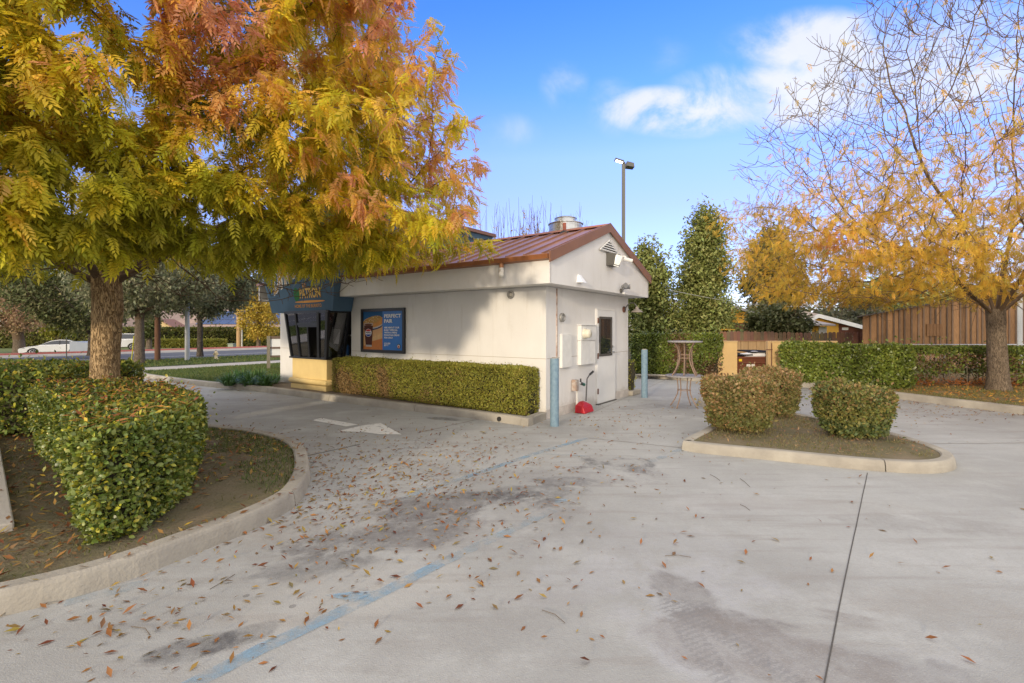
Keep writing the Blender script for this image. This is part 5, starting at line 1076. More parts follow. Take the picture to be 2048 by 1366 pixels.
# --- generic far trees
def far_tree(name, label, x, y, H, R, z0, n_leaf, lsz, pal, tr_r, seed, shape='round', nattr=500, bark_=BARK3, spread=.25, group=None, trunk_h=None, gz=-.0, bare=False, lean=(0, 0), Dst=None, keep=None, mt=None):
    o = thing(name, label, 'tree', (x, y, gz), group); th = trunk_h or z0+.3*(H-z0)*.4
    A = []
    while len(A) < nattr:
        f = RNG.uniform(0, 1); a = RNG.uniform(0, 2*math.pi)
        pf = {'round': math.sqrt(max(0, 1-(2*f-1)**2)), 'cone': (1-f)**.5*min(1, f*6+.5)*(1+.24*math.sin(f*17+3*a)*math.sin(5*a+9*f)), 'vase': .35+.65*f if f < .85 else .9, 'column': min(1, (1-f)*2.6)**.7*min(1, f*5+.5)}[shape]
        r = R*pf*RNG.uniform(0.05, 1)**.5; A.append((x+lean[0]*f+r*math.cos(a), y+lean[1]*f+r*math.sin(a), z0+(H-z0)*f))
    st = [(x, y, gz+(th-gz)*k/5) for k in range(6)]; pr = [-1, 0, 1, 2, 3, 4]
    if shape in ('cone', 'column'):
        for k in range(1, 9): st.append((x, y, th+(H-.4-th)*k/8)); pr.append(len(st)-2)
    D_ = Dst or max(.25, R/9); X, par = colonize(A, st, pr, D_, D_*9, D_*1.7, 70, (0, 0, .12 if not bare else .3), 3500); r_, ch = radii(X, par, .012 if not bare else .009, 2.2, tr_r)
    V, Fa = tree_mesh(X, par, r_, 5, 6); link('limbs', np_mesh('limbs', V, Fa), TWIGR if bark_ is not BARK3 else TWIG, o, smooth=True)
    trunk(o, st[:6], [tr_r*1.1, tr_r, tr_r*.9], bark_, n=12, rows=14, amp=tr_r*.06, seed=seed, flare=.3)
    if n_leaf:
        cand = np.where(r_ < r_.max()*.35)[0]; cl = fnoise(X[cand], 3.0/R, seed+3); w = np.clip((cl-.3)*4, .05, 1)
        leaf_on(o, X, cand, w, n_leaf, lsz, pal, lambda P: fnoise(P, 2.4/R, seed)*.75+RNG.uniform(0, .35, len(P))-.05, pinn=False, spread=spread, out=(x, y, z0), droop=-.15, mt=mt or LEAF, tm=t_leaf(.55, .2, .2))
    return o
DG = [(.12, .13, .05), (.20, .22, .075), (.30, .33, .10), (.39, .40, .14), (.46, .43, .18)]
def XZ(px, Y): return D(px, Y)
far_tree('evergreen_tree', 'tall dense green tree, tallest behind the centre hedge', XZ(1410, 25.5), 25.5, ZZ(412, 25.5), 1.6, .4, 26000, (.14, .26), DG, .2, 3, 'cone', 700, spread=.30)
far_tree('evergreen_tree', 'shorter dense green tree just right of the gable', XZ(1296, 25), 25, ZZ(486, 25), 1.3, .4, 15000, (.14, .26), DG, .15, 4, 'column', 400, spread=.28)
far_tree('evergreen_tree', 'dark evergreen tree behind the yellow leaves of the right tree', XZ(1545, 34), 34, ZZ(455, 34), 2.6, 1.2, 8000, (.25, .42), [(.06, .065, .025), (.13, .13, .045), (.22, .19, .07), (.30, .22, .10)], .2, 5, 'cone', 400, spread=.32)
far_tree('cedar_tree', 'low spreading blue-green conifer in front of the yellow houses', XZ(1550, 22.5), 22.5, ZZ(618, 22.5), 1.35, 1.1, 6500, (.14, .26), [(.05, .055, .025), (.10, .11, .045), (.17, .18, .075), (.24, .24, .11)], .12, 6, 'round', 300, spread=.16, gz=0)
far_tree('leafless_tree', 'thin pale brown bare tree between the two green trees', XZ(1345, 36), 36, 4.2, 1.6, .6, 2500, (.12, .22), [(.22, .15, .09), (.32, .22, .12), (.38, .27, .16)], .1, 7, 'round', 400, spread=.2)
far_tree('olive_tree', 'dull olive tree far behind the wooden barn roof', XZ(1690, 44), 44, ZZ(612, 44), 6.0, .5, 8000, (.3, .5), [(.05, .055, .03), (.10, .10, .055), (.17, .16, .09)], .3, 8, 'round', 400, spread=.4)
far_tree('olive_tree', 'dark green tree mass behind the yellow leaves above the barn', XZ(1800, 50), 50, ZZ(560, 50), 7.0, 2, 8000, (.35, .55), DG, .3, 9, 'round', 400, spread=.5)
# bare trees behind the roof: pollarded heads with many upright shoots
def shoot_tree(label, x, y, H, R, n, seed):
    r_g = np.random.default_rng(seed); o = thing('leafless_tree', label, 'tree', (x, y, 0), 'bare trees behind the roof'); trunk(o, [(x, y, 0), (x, y, 1.6), (x, y, 2.8)], [.16, .14, .16], BARK2, n=12, rows=14, amp=.01, seed=seed)
    mb = MB(); tips = []
    for k in range(n):
        a = r_g.uniform(0, 6.28); q = R*r_g.uniform(.1, 1)**.6; bx, by = x+q*math.cos(a)*.75, y+q*math.sin(a)*.75; h = H-r_g.uniform(0, 1)**1.5*1.8-.5*(q/R)**2; z0 = 3.2+.5*r_g.random()
        mb.tube([(x, y, 2.6), ((x+bx)/2, (y+by)/2, 2.9), (bx, by, z0)], [.05, .04, .022], 5)
        ex, ey = x+q*math.cos(a)*1.15+r_g.normal()*.12, y+q*math.sin(a)*1.15; P_ = smooth_poly3([(bx, by, z0), ((bx+ex)/2+r_g.normal()*.05, (by+ey)/2, (z0+h)/2), (ex, ey, h)], 9); mb.tube(P_, [.022, .02, .018, .016, .014, .012, .010, .008, .005], 4)
        for m_q in range(r_g.integers(4, 9)):
            i_ = r_g.integers(1, 8); p = P_[i_]; l = r_g.uniform(.3, .9); d = np.array([r_g.normal()*.35, r_g.normal()*.35, .9]); d = d/np.linalg.norm(d); mb.tube([p, p+d*l*.5+np.array([0, 0, .03]), p+d*l+np.array([0, 0, .1])], [.009, .007, .004], 3); tips.append(p+d*l*r_g.uniform(.3, 1))
    mb.build('shoots', TWIGR, o, recalc=False)
    tips = np.array(tips); tips = tips[tips[:, 2] < H-1.2]; m_ = min(len(tips), 60); idx = r_g.choice(len(tips), m_, replace=False); tp = np.repeat(tips[idx], 3, 0)+r_g.normal(size=(m_*3, 3))*.07
    V, Fa, Cc = stamp(tp, randu(len(tp))+np.array([0, 0, -.4]), randu(len(tp)), r_g.uniform(.08, .15, len(tp)), t_oval(), jitter(np.tile([.48, .34, .14], (len(tp), 1)))); link('crown', np_mesh('crown', V, Fa, Cc), LEAF, o)
for k, (px, top, R, n) in enumerate(((975, 402, 1.5, 22), (1040, 384, 1.7, 30), (1108, 396, 1.6, 28), (1165, 412, 1.1, 16))):
    shoot_tree(('bare upright tree, leftmost above the roof ridge next to the blue tower', 'bare upright tree above the ridge, tallest of the row behind the roof', 'bare upright tree directly behind the exhaust fan', 'small bare tree just right of the exhaust fan')[k], XZ(px, 27), 27+k*.6, ZZ(top, 27), R, n, 40+k)
# left side trees by the street
OLL = [(.09, .10, .06), (.16, .17, .095), (.24, .245, .135), (.32, .31, .18), (.40, .37, .22)]
far_tree('street_tree', 'grey-green street tree with slim trunk standing right of the big trunk', XZ(279, 22.8), 22.8, 5.6, 3.3, 2.35, 15000, (.13, .24), OLL, .19, 51, 'round', 700, BARK2, .22, trunk_h=2.1, lean=(1.0, .2))
far_tree('street_tree', 'grey-green bushy tree whose foliage hangs around the grey street pole', XZ(400, 29), 29, 6.4, 3.2, 2.4, 15000, (.15, .27), OLL, .14, 52, 'round', 700, BARK3, .25, trunk_h=2.6, lean=(.6, 0))
far_tree('street_tree', 'dark leaning tree seen left of the big trunk', XZ(185, 30), 30, 6.5, 3.6, 1.6, 12000, (.17, .30), [(.05, .06, .03), (.10, .12, .045), (.18, .19, .07), (.32, .25, .14)], .22, 53, 'round', 600, BARK3, .28, trunk_h=1.4, lean=(-2.8, 0))
far_tree('street_tree', 'pinkish yellow tree with grey forked trunk at the far left edge', XZ(38, 44), 44, 6.2, 4.2, 1.5, 11000, (.16, .28), [(.36, .26, .13), (.45, .33, .17), (.48, .30, .20), (.33, .30, .08)], .42, 54, 'round', 500, BARK2, .3, trunk_h=.7, gz=-.6)
far_tree('street_tree', 'yellow-green small tree behind the parked sedan', XZ(118, 50), 50, 5.0, 2.6, .9, 7000, (.2, .34), [(.2, .24, .03), (.34, .34, .05), (.42, .36, .08)], .35, 55, 'round', 300, BARK2, .3, trunk_h=1.0, gz=-.6)
far_tree('street_tree', 'slender yellow-leaved tree right of the tall wooden pole', XZ(517, 50), 50, 6.3, 2.0, .7, 8000, (.16, .3), [(.28, .2, .04), (.48, .36, .05), (.58, .42, .06), (.42, .26, .1)], .2, 56, 'column', 400, BARK2, .25, trunk_h=.6, gz=-.6)
far_tree('street_tree', 'dark green tree far behind the leftmost hedge', XZ(80, 66), 66, 10.5, 6.5, 2.0, 9000, (.4, .6), DG, .4, 57, 'round', 350, BARK3, .6, gz=-.6)
far_tree('street_tree', 'tall hazy tree behind the solar roof', XZ(430, 95), 95, 15, 9, 3, 8000, (.6, .9), OLL, .5, 58, 'round', 300, BARK3, .8, gz=-.6)
far_tree('street_tree', 'tall hazy tree behind the tiled house roof at left', XZ(250, 90), 90, 17, 9, 3, 8000, (.6, .9), OLL, .5, 59, 'round', 300, BARK3, .8, gz=-.6)
far_tree('street_tree', 'brownish trimmed small palm-like tree beside the reddish pole', XZ(298, 48), 48, 3.0, 1.1, .9, 2500, (.2, .4), [(.08, .12, .03), (.2, .2, .08)], .25, 60, 'round', 120, BARK2, .2, trunk_h=.8, gz=-.6)

# ================================================================== FAR LEFT PLACE
FH = [(.05, .065, .015), (.10, .115, .02), (.17, .16, .03), (.24, .19, .06)]
hedge('hedge', 'tall clipped hedge running across the far side of the street', [(-66, 55.6), (-27.5, 63.2), (-22, 64), (-22, 66), (-66, 57.6)], -.6, 1.72, 26000, .26, FH, flare=.02, depth=.2, rough=.08, seed=61, smooth=False, corein=.3)
hedge('hedge', 'low clipped hedge in front of the tall far hedge', [(XZ(320, 58), 58), (XZ(452, 59), 59), (XZ(452, 60.2), 60.2), (XZ(320, 59.2), 59.2)], -.6, .30, 7000, .2, YG, flare=.02, seed=62, smooth=False, corein=.25, rtop=.1)
hedge('hedge', 'low clipped hedge right of the tall wooden pole across the street', [(XZ(484, 59), 59), (XZ(560, 60), 60), (XZ(560, 61), 61), (XZ(484, 60.2), 60.2)], -.6, .30, 4000, .2, FH, flare=.02, seed=63, smooth=False, corein=.25, rtop=.1)
TILE = mat('roof_tile', (.36, .26, .21), .8, color2=(.27, .19, .16), vscale=2); TANW = mat('tan_wall', (.50, .38, .22), .85); SOLAR = mat('solar_glass', (.045, .075, .16), .2, var=.3, vscale=.8, spec=.8)
def hip(name, label, x0, x1, y0, d, zb, ze, zr, wallm, roofm, hipin=.0, parts=None, cat='house'):
    o = thing(name, label, cat, ((x0+x1)/2, y0, zb)); mb = MB(); mb.box((x0+.4, y0+.4, zb), (x1-.4, y0+d-.4, ze)); mb.build('wall', wallm, o)
    mb = MB(); ym = y0+d/2; mb.add([(x0, y0, ze), (x1, y0, ze), (x1, y0+d, ze), (x0, y0+d, ze), (x0+hipin, ym, zr), (x1-hipin, ym, zr)], [(0, 1, 5, 4), (1, 2, 5), (2, 3, 4, 5), (3, 0, 4), (0, 3, 2, 1)]); mb.build('roof', roofm, o); return o
h1 = hip('house', 'tiled-roof house with blue solar panels behind the far hedge', XZ(200, 74), XZ(560, 74), 74, 16, -.6, 2.0, 5.2, TANW, TILE, 4)
mb = MB()
yA, yB = 74.8, 80.5
for k in range(9):
    xa = XZ(383, 74)+k*1.62
    for r2 in range(3):
        ya = yA+r2*1.9; za = 2.0+(ya-74)/8*3.2+.08; zb__ = 2.0+(ya+1.8-74)/8*3.2+.08; mb.add([(xa, ya, za), (xa+1.55, ya, za), (xa+1.55, ya+1.8, zb__), (xa, ya+1.8, zb__)], [(0, 1, 2, 3)])
mb.build('solar_panels', SOLAR, h1)
hip('house', 'low house with pale roof at the far left behind the hedge', XZ(-60, 76), XZ(180, 76), 76, 12, -.6, 1.6, 2.9, TANW, mat('pale_roof', (.5, .45, .42), .8), 1)
g_ = thing('house_gable', 'tan stucco gable end poking above the far hedge behind the reddish pole', 'house', (XZ(322, 70), 70, -.6)); mb = MB(); mb.plate([(XZ(296, 70), 70, -.6), (XZ(352, 70), 70, -.6), (XZ(352, 70), 70, 1.7), (XZ(322, 70), 70, 3.0), (XZ(296, 70), 70, 2.2)], (0, 3, 0)); mb.build('wall', mat('gable_tan', (.55, .42, .22), .85), g_)
mb = MB(); mb.hexa([(XZ(320, 70), 69.7, 2.95), (XZ(354, 70), 69.7, 1.55), (XZ(354, 70), 73, 1.55), (XZ(320, 70), 73, 2.95), (XZ(320, 70), 69.7, 3.12), (XZ(354, 70), 69.7, 1.72), (XZ(354, 70), 73, 1.72), (XZ(320, 70), 73, 3.12)]); mb.build('roof', TRIM, g_)
# poles
def pole(name, label, px, Y, z0, z1, r0, r1, m_, cat='pole', parts=None):
    o = thing(name, label, cat, (XZ(px, Y), Y, z0)); mb = MB(); mb.lathe([(r0*1.02, z0), (r0, z0+.5), (r1, z1), (0, z1)], (XZ(px, Y), Y, 0), 14); mb.build('shaft', m_, o, smooth=True); return o
WOODP = mat('pole_wood', (.17, .085, .05), .9, var=.4, vscale=5, stretch=(6, 6, .5)); WOODL = mat('pole_wood_light', (.52, .34, .17), .9, var=.35, vscale=5, stretch=(6, 6, .5))
o = pole('utility_pole', 'reddish brown wooden utility pole on the near lawn', 315, 25, 0, 9.5, .13, .10, WOODP, 'utility pole')
mb = MB(); mb.box((XZ(315, 25)-1.1, 24.95, 8.8), (XZ(315, 25)+1.1, 25.05, 8.92)); mb.build('crossarm', WOODP, o)
o = pole('street_lamp', 'slim grey concrete street lamp pole on the near lawn', 374.5, 25, 0, 9.0, .11, .07, mat('lamp_pole_grey', (.40, .41, .42), .6), 'street lamp')
mb = MB(); mb.tube([(XZ(374.5, 25), 25, 8.8), (XZ(374.5, 25)-.8, 25.6, 9.2), (XZ(374.5, 25)-1.8, 26.4, 9.25)], .04, 8); mb.build('arm', GREY, o)
mb = MB(); mb.box((XZ(374.5, 25)-2.4, 26.3, 9.15), (XZ(374.5, 25)-1.7, 26.6, 9.3)); mb.build('lamp_head', GREY, o)
o = pole('utility_pole', 'tall sunlit wooden utility pole across the street with a white conduit', 477.5, 52, -.6, 13, .23, .17, WOODL, 'utility pole')
mb = MB(); mb.tube([(XZ(484, 51.6), 51.6, -.6), (XZ(484, 51.6), 51.6, 9)], .05, 8); mb.build('conduit', WPL, o)
mb = MB(); mb.box((XZ(477.5, 52)-1.4, 51.9, 11.8), (XZ(477.5, 52)+1.4, 52.05, 11.98)); mb.build('crossarm', WOODL, o)
# hydrant
hx_, hy_ = XZ(432, 26.0), 26.0
fh = thing('fire_hydrant', 'cream fire hydrant on the grass by the street', 'fire hydrant', (hx_, hy_, .03))
mb = MB(); mb.lathe([(.12, .03), (.12, .06), (.075, .07), (.075, .34), (.10, .35), (.10, .38), (.085, .42), (.05, .47), (0, .48)], (hx_, hy_, 0), 18); mb.build('barrel', mat('hydrant_cream', (.62, .52, .34), .6), fh, smooth=True)
for sg in (-1, 1):
    mb = MB(); mb.tube([(hx_, hy_, .30), (hx_+sg*.13, hy_-.02, .30)], .045, 12); mb.build('outlet', mat('hydrant_cream', (0, 0, 0)), fh)
mb = MB(); mb.tube([(hx_, hy_, .45), (hx_, hy_, .52)], .025, 6); mb.build('top_nut', RUST, fh)
ub = thing('utility_box', 'small grey-green utility box beside the tall sunlit pole', 'utility box', (XZ(464, 53), 53, -.6)); xb = XZ(464, 53)
mb = MB(); mb.box((xb-.30, 52.7, -.6), (xb+.30, 53.3, .02)); mb.build('cabinet', mat('box_green', (.26, .30, .24), .7), ub, bevel=.03); mb = MB(); mb.box((xb-.34, 52.66, .021), (xb+.34, 53.34, .07)); mb.build('lid', mat('box_green', (0, 0, 0)), ub)
# wood framed blank sign
sx_, sy_ = XZ(536.5, 18.8), 18.8
sg_ = thing('menu_board_frame', 'weathered wooden frame holding two blank white panels beside the left wall end', 'sign', (sx_, sy_, 0))
WG = mat('weathered_wood', (.27, .24, .18), .9, var=.35, vscale=8, stretch=(5, 5, .6))
zt3 = ZZ(672, sy_); wv = np.array([.9, .44]); wv = wv/np.linalg.norm(wv)
def sp(a, z, d=0): return (sx_+wv[0]*a-wv[1]*d, sy_+wv[1]*a+wv[0]*d, z)
def sbox(a0, a1, d0, d1, z0, z1): m2 = MB(); m2.hexa([sp(a0, z0, d0), sp(a1, z0, d0), sp(a1, z0, d1), sp(a0, z0, d1), sp(a0, z1, d0), sp(a1, z1, d0), sp(a1, z1, d1), sp(a0, z1, d1)]); return m2
for a in (-.05, 1.9): sbox(a, a+.12, -.06, .06, 0, zt3).build('post', WG, sg_)
for z0_, z1_ in ((zt3-.11, zt3-.01), (zt3-.50, zt3-.43), (zt3-.83, zt3-.76)): sbox(.071, 1.899, -.03, .03, z0_, z1_).build('rail', mat('dark_rail', (.16, .11, .085), .9), sg_)
for z0_, z1_ in ((zt3-.425, zt3-.115), (zt3-.755, zt3-.505)): sbox(.075, 1.895, -.012, .012, z0_, z1_).build('panel', mat('blank_panel', (.78, .78, .78), .6), sg_)
# strappy plants
def strappy(x, y, n, h, label, seed):
    o = thing('strap_leaf_plant', label, 'plant', (x, y, .1), 'strap-leaved plants in the lawn island'); mb = MB()
    V = []; Fc = []
    for k in range(n):
        a = RNG.uniform(0, 6.28); r = RNG.uniform(.0, .16); l = h*RNG.uniform(.7, 1.25); c0 = Vector((x+r*math.cos(a), y+r*math.sin(a), .1)); d = Vector((math.cos(a), math.sin(a), 0)); s_ = Vector((-math.sin(a), math.cos(a), 0))*.014; sp_ = RNG.uniform(.25, .95)
        pts = [c0+d*(l*sp_*f)+Vector((0, 0, l*(1.15*f-.75*sp_*f*f*1.2))) for f in (0, .3, .6, .85, 1.05)]; b = len(mb.v)
        vs = []
        for i, p in enumerate(pts): w = (.8, 1, .9, .6, .1)[i]; vs += [p-s_*w, p+s_*w]
        g = random.uniform(.7, 1.4); mb.add(vs, [(2*i, 2*i+1, 2*i+3, 2*i+2) for i in range(4)], (.08*g, .165*g, .045*g))
    mb.build('blades', mat('strap_leaf', (0.1, .2, .1), .4, attr=True, trans=.2), o, attr=True, recalc=False)
nlab = ['left end', 'middle', 'right end']
for k, (px, py, hh) in enumerate(((458, 771, .38), (480, 764, .42), (497, 772, .36), (512, 765, .42), (530, 773, .34), (546, 768, .3))):
    x, y = G(px, py, .1); strappy(x, y, 150, hh, ('dark green strappy plant, leftmost in the clump on the lawn island', 'dark green strappy plant second from the left on the lawn island', 'low strappy plant at the kerb in the middle of the clump', 'tall strappy plant behind the middle of the clump', 'low strappy plant right of the clump middle near the kerb', 'smallest strappy plant beside the white wall end')[k], k)
# stakes
for (px, Y, zt_, c_, lab) in ((263, 24.5, ZZ(672, 24.5), (.45, .42, .03), 'yellow-green stake leaning beside the slim street tree'), (133, 26, ZZ(675, 26), (.07, .07, .06), 'thin dark stake standing in front of the parked sedan')):
    mb = MB(); mb.tube([(XZ(px, Y), Y, 0), (XZ(px+(5 if px > 200 else 0), Y), Y, zt_)], .025, 6); tag(mb.build('stake', mat('stake%s' % lab[:4], c_, .6), None, (XZ(px, Y), Y, 0)), lab, 'stake')

# cars
CARW = mat('car_white', (.72, .72, .73), .25, coat=.6, spec=.5); CGL = mat('car_glass', (.025, .03, .04), .08, spec=.9); TYRE = mat('tyre', (.02, .02, .02), .8); RIM = mat('rim', (.45, .45, .46), .35, metal=.7)
def car(name, label, px, Y, gz, Lc, prof_, cab, wheels, wr, dirn=1, Wc=1.82):
    """side profile in (along, z); faces image-left; axis along the street"""
    x0 = XZ(px, Y); o = thing(name, label, 'car', (x0, Y, gz)); A_ = np.array([.5812, .8137]); N_ = np.array([-.8137, .5812])
    A_ = norm(np.array([.80, .60])); N_ = np.array([-.60, .80])
    def P(a, d, z): return (x0+A_[0]*a+N_[0]*d, Y+A_[1]*a+N_[1]*d, gz+z)
    n = len(prof_); mb = MB(); rows = [(0.10, .985), (0, 1.0), (Wc, 1.0), (Wc-.10, .985)]
    vs = []
    for d, sc_ in ((.12, 0), (0, 1), (Wc, 1), (Wc-.12, 0)):
        for (a, z) in prof_:
            vs.append(P(a+(.06 if sc_ == 0 and a < Lc/2 else (-.06 if sc_ == 0 else 0)), d if sc_ else d-.12*(1 if d < 1 else -1)*0+(.0), z if sc_ == 0 else z*.965))
    # three-band loft: left rounded shoulder, side, right
    b0 = [P(a, .10, z) for a, z in prof_]; b1 = [P(a, 0, min(z, z*.93+.02)) for a, z in prof_]; b2 = [P(a, Wc, min(z, z*.93+.02)) for a, z in prof_]; b3 = [P(a, Wc-.10, z) for a, z in prof_]
    vs = b1+b0+b3+b2; fs = [tuple(range(n)), tuple(range(3*n, 4*n))[::-1]]
    for q in range(3):
        for i in range(n): j = (i+1) % n; fs.append((q*n+i, (q+1)*n+i, (q+1)*n+j, q*n+j))
    mb.add(vs, fs); mb.build('body', CARW, o, smooth=False)
    n = len(cab); mb = MB(); b1 = [P(a, .06+.14*(z-cab[0][1])/.5, z) for a, z in cab]; b2 = [P(a, Wc-.06-.14*(z-cab[0][1])/.5, z) for a, z in cab]; mb.add(b1+b2, [tuple(range(n)), tuple(range(n, 2*n))[::-1]]+[(i, n+i, n+(i+1) % n, (i+1) % n) for i in range(n)]); mb.build('cabin', CARW, o)
    gl = []; ca = np.array(cab); cc = ca.mean(0)
    g2 = [(cc[0]+(a-cc[0])*.90, cc[1]+(z-cc[1])*.74) for a, z in cab]; mid = cc[0]
    for side in (0, 1):
        mb = MB(); q = [P(a, (.045+.14*(z-cab[0][1])/.5 if side == 0 else Wc-.045-.14*(z-cab[0][1])/.5), z) for a, z in g2]; mb.add(q, [tuple(range(n))]); mb.build('side_window', CGL, o, recalc=False)
        mb = MB(); zt4 = max(z for a, z in g2); zb4 = g2[0][1]; yo = .035 if side == 0 else Wc-.035; k_ = .14/.5
        mb.hexa([P(mid-.03, yo-.004, zb4), P(mid+.03, yo-.004, zb4), P(mid+.03, yo+.004, zb4), P(mid-.03, yo+.004, zb4), P(mid-.03, yo+(k_*(zt4-zb4) if side == 0 else -k_*(zt4-zb4)), zt4), P(mid+.03, yo+(k_*(zt4-zb4) if side == 0 else -k_*(zt4-zb4)), zt4), P(mid+.03, yo+.006+(k_*(zt4-zb4) if side == 0 else -k_*(zt4-zb4)), zt4), P(mid-.03, yo+.006+(k_*(zt4-zb4) if side == 0 else -k_*(zt4-zb4)), zt4)]); mb.build('door_pillar', BLACK, o)
    for wa in wheels:
        for d in (-.01, Wc-.2):
            ax = (N_[0], N_[1], 0); mb = MB(); mb.lathe([(0, 0), (wr*.62, 0), (wr*.95, .01), (wr, .05), (wr, .17), (wr*.9, .21), (0, .21)], P(wa, d, wr), 22, ax); w_ = mb.build('wheel', TYRE, o, smooth=False)
            mb = MB()
            for k in range(5):
                a = 2*math.pi*k/5; c_ = Vector(P(wa, d-.012, wr)); u_ = Vector((A_[0], A_[1], 0)); e_ = c_+(u_*math.cos(a)+Vector((0, 0, 1))*math.sin(a))*wr*.62; mb.tube([c_, e_], wr*.10, 4)
            mb.tube([Vector(P(wa, d-.012, wr))+(Vector((A_[0], A_[1], 0))*math.cos(a)+Vector((0, 0, 1))*math.sin(a))*wr*.64 for a in np.linspace(0, 2*math.pi, 19)], wr*.05, 5); mb.build('rim', RIM, w_)
    mb = MB(); mb.hexa([P(.02, .02, .66), P(.42, -.012, .68), P(.42, .05, .68), P(.0, .3, .66), P(.04, .02, .73), P(.42, -.012, .72), P(.42, .05, .74), P(.03, .3, .74)]); mb.build('headlight', BLACK, o)
    return o
# wheel arches: dark lips drawn as arcs in the body profile
def with_arch(top, wheels, wr, zb=.22):
    bot = []
    for w in sorted(wheels, reverse=True): bot += [(w+wr*1.15*math.cos(a), max(zb, wr+wr*1.15*math.sin(a))) for a in np.linspace(0, math.pi, 11)]
    return top+[(top[-1][0]-.02, zb)]+bot+[(top[0][0]+.05, zb)]
w_ = (.95, 3.75)
sed = with_arch([(.0, .42), (-.02, .58), (.06, .70), (.5, .80), (1.35, .92), (4.0, .98), (4.68, .96), (4.75, .80), (4.72, .45)], w_, .34)
car('sedan', 'white sedan parked beyond the red kerb left of the big trunk', 36, 43.5, -.78, 4.75, sed, [(1.25, .90), (2.15, 1.34), (2.7, 1.43), (3.3, 1.40), (4.35, .97)], w_, .34)
w_ = (.9, 3.65)
suv = with_arch([(.0, .5), (-.02, .75), (.1, .95), (1.0, 1.08), (4.45, 1.12), (4.58, .95), (4.55, .5)], w_, .37)
car('suv', 'white suv parked behind the slim street tree', 168, 46.0, -.48, 4.6, suv, [(.95, 1.05), (1.65, 1.58), (2.3, 1.70), (3.9, 1.67), (4.48, 1.10)], w_, .37)
trp = thing('covered_trailer', 'low flat load under a pale grey sheet parked over the tail of the sedan', 'trailer', (XZ(157, 39), 39, -.72)); xa, xb = XZ(138, 39), XZ(184, 39)
V = []; Fc = []; nxq, nzq = 16, 8
mb = MB()
for layer in (0, 1):
    for i in range(nxq+1):
        for j in range(nzq+1):
            f = i/nxq; g = j/nzq; V.append((xa+(xb-xa)*f, 39+layer*1.4+.05*math.sin(9*f+g*2), -.42+(1.02+.05*math.sin(7*f))*g))
m1_ = (nzq+1)
for layer in (0, 1):
    o_ = layer*(nxq+1)*m1_
    for i in range(nxq):
        for j in range(nzq): a = o_+i*m1_+j; Fc.append((a, a+m1_, a+m1_+1, a+1))
L2_ = (nxq+1)*m1_
for i in range(nxq): a = i*m1_+nzq; Fc.append((a, a+m1_, a+m1_+L2_, a+L2_))
for i in (0, nxq):
    for j in range(nzq): a = i*m1_+j; Fc.append((a, a+1, a+1+L2_, a+L2_))
mb.add(V, Fc); mb.build('grey_sheet', mat('grey_sheet', (.24, .27, .33), .7, bump=.6, bscale=3), trp)
mb = MB(); mb.box((xa+.1, 39.15, -.52), (xb-.1, 40.3, -.43)); mb.build('bed', DARKM, trp)
for xw in (xa+.35, xb-.35): mb = MB(); mb.lathe([(0, 0), (.22, 0), (.24, .03), (.24, .14), (0, .15)], (xw, 39.1, -.48), 16, (0, 1, 0)); mb.build('wheel', TYRE, trp)
dc = thing('car', 'dark car glimpsed above the centre hedge between the green trees', 'car', (XZ(1346, 26), 26, .03)); xc = XZ(1346, 26)
mb = MB(); mb.hexa([(xc-1.6, 26, .35), (xc+1.6, 26, .35), (xc+1.6, 27.7, .35), (xc-1.6, 27.7, .35), (xc-1.55, 26.05, .98), (xc+1.55, 26.05, .98), (xc+1.55, 27.65, .98), (xc-1.55, 27.65, .98)]); mb.build('body', mat('car_dark', (.03, .035, .05), .3, coat=.5), dc, bevel=.08)
mb = MB(); mb.hexa([(xc-1.1, 26.1, .98), (xc+1.2, 26.1, .98), (xc+1.2, 27.6, .98), (xc-1.1, 27.6, .98), (xc-.5, 26.3, 1.42), (xc+.8, 26.3, 1.42), (xc+.8, 27.4, 1.42), (xc-.5, 27.4, 1.42)]); mb.build('cabin', CGL, dc, bevel=.04)
for xw in (xc-1.0, xc+1.0): mb = MB(); mb.lathe([(0, 0), (.28, 0), (.33, .04), (.33, .2), (0, .21)], (xw, 25.97, .36), 18, (0, 1, 0)); mb.build('wheel', TYRE, dc)

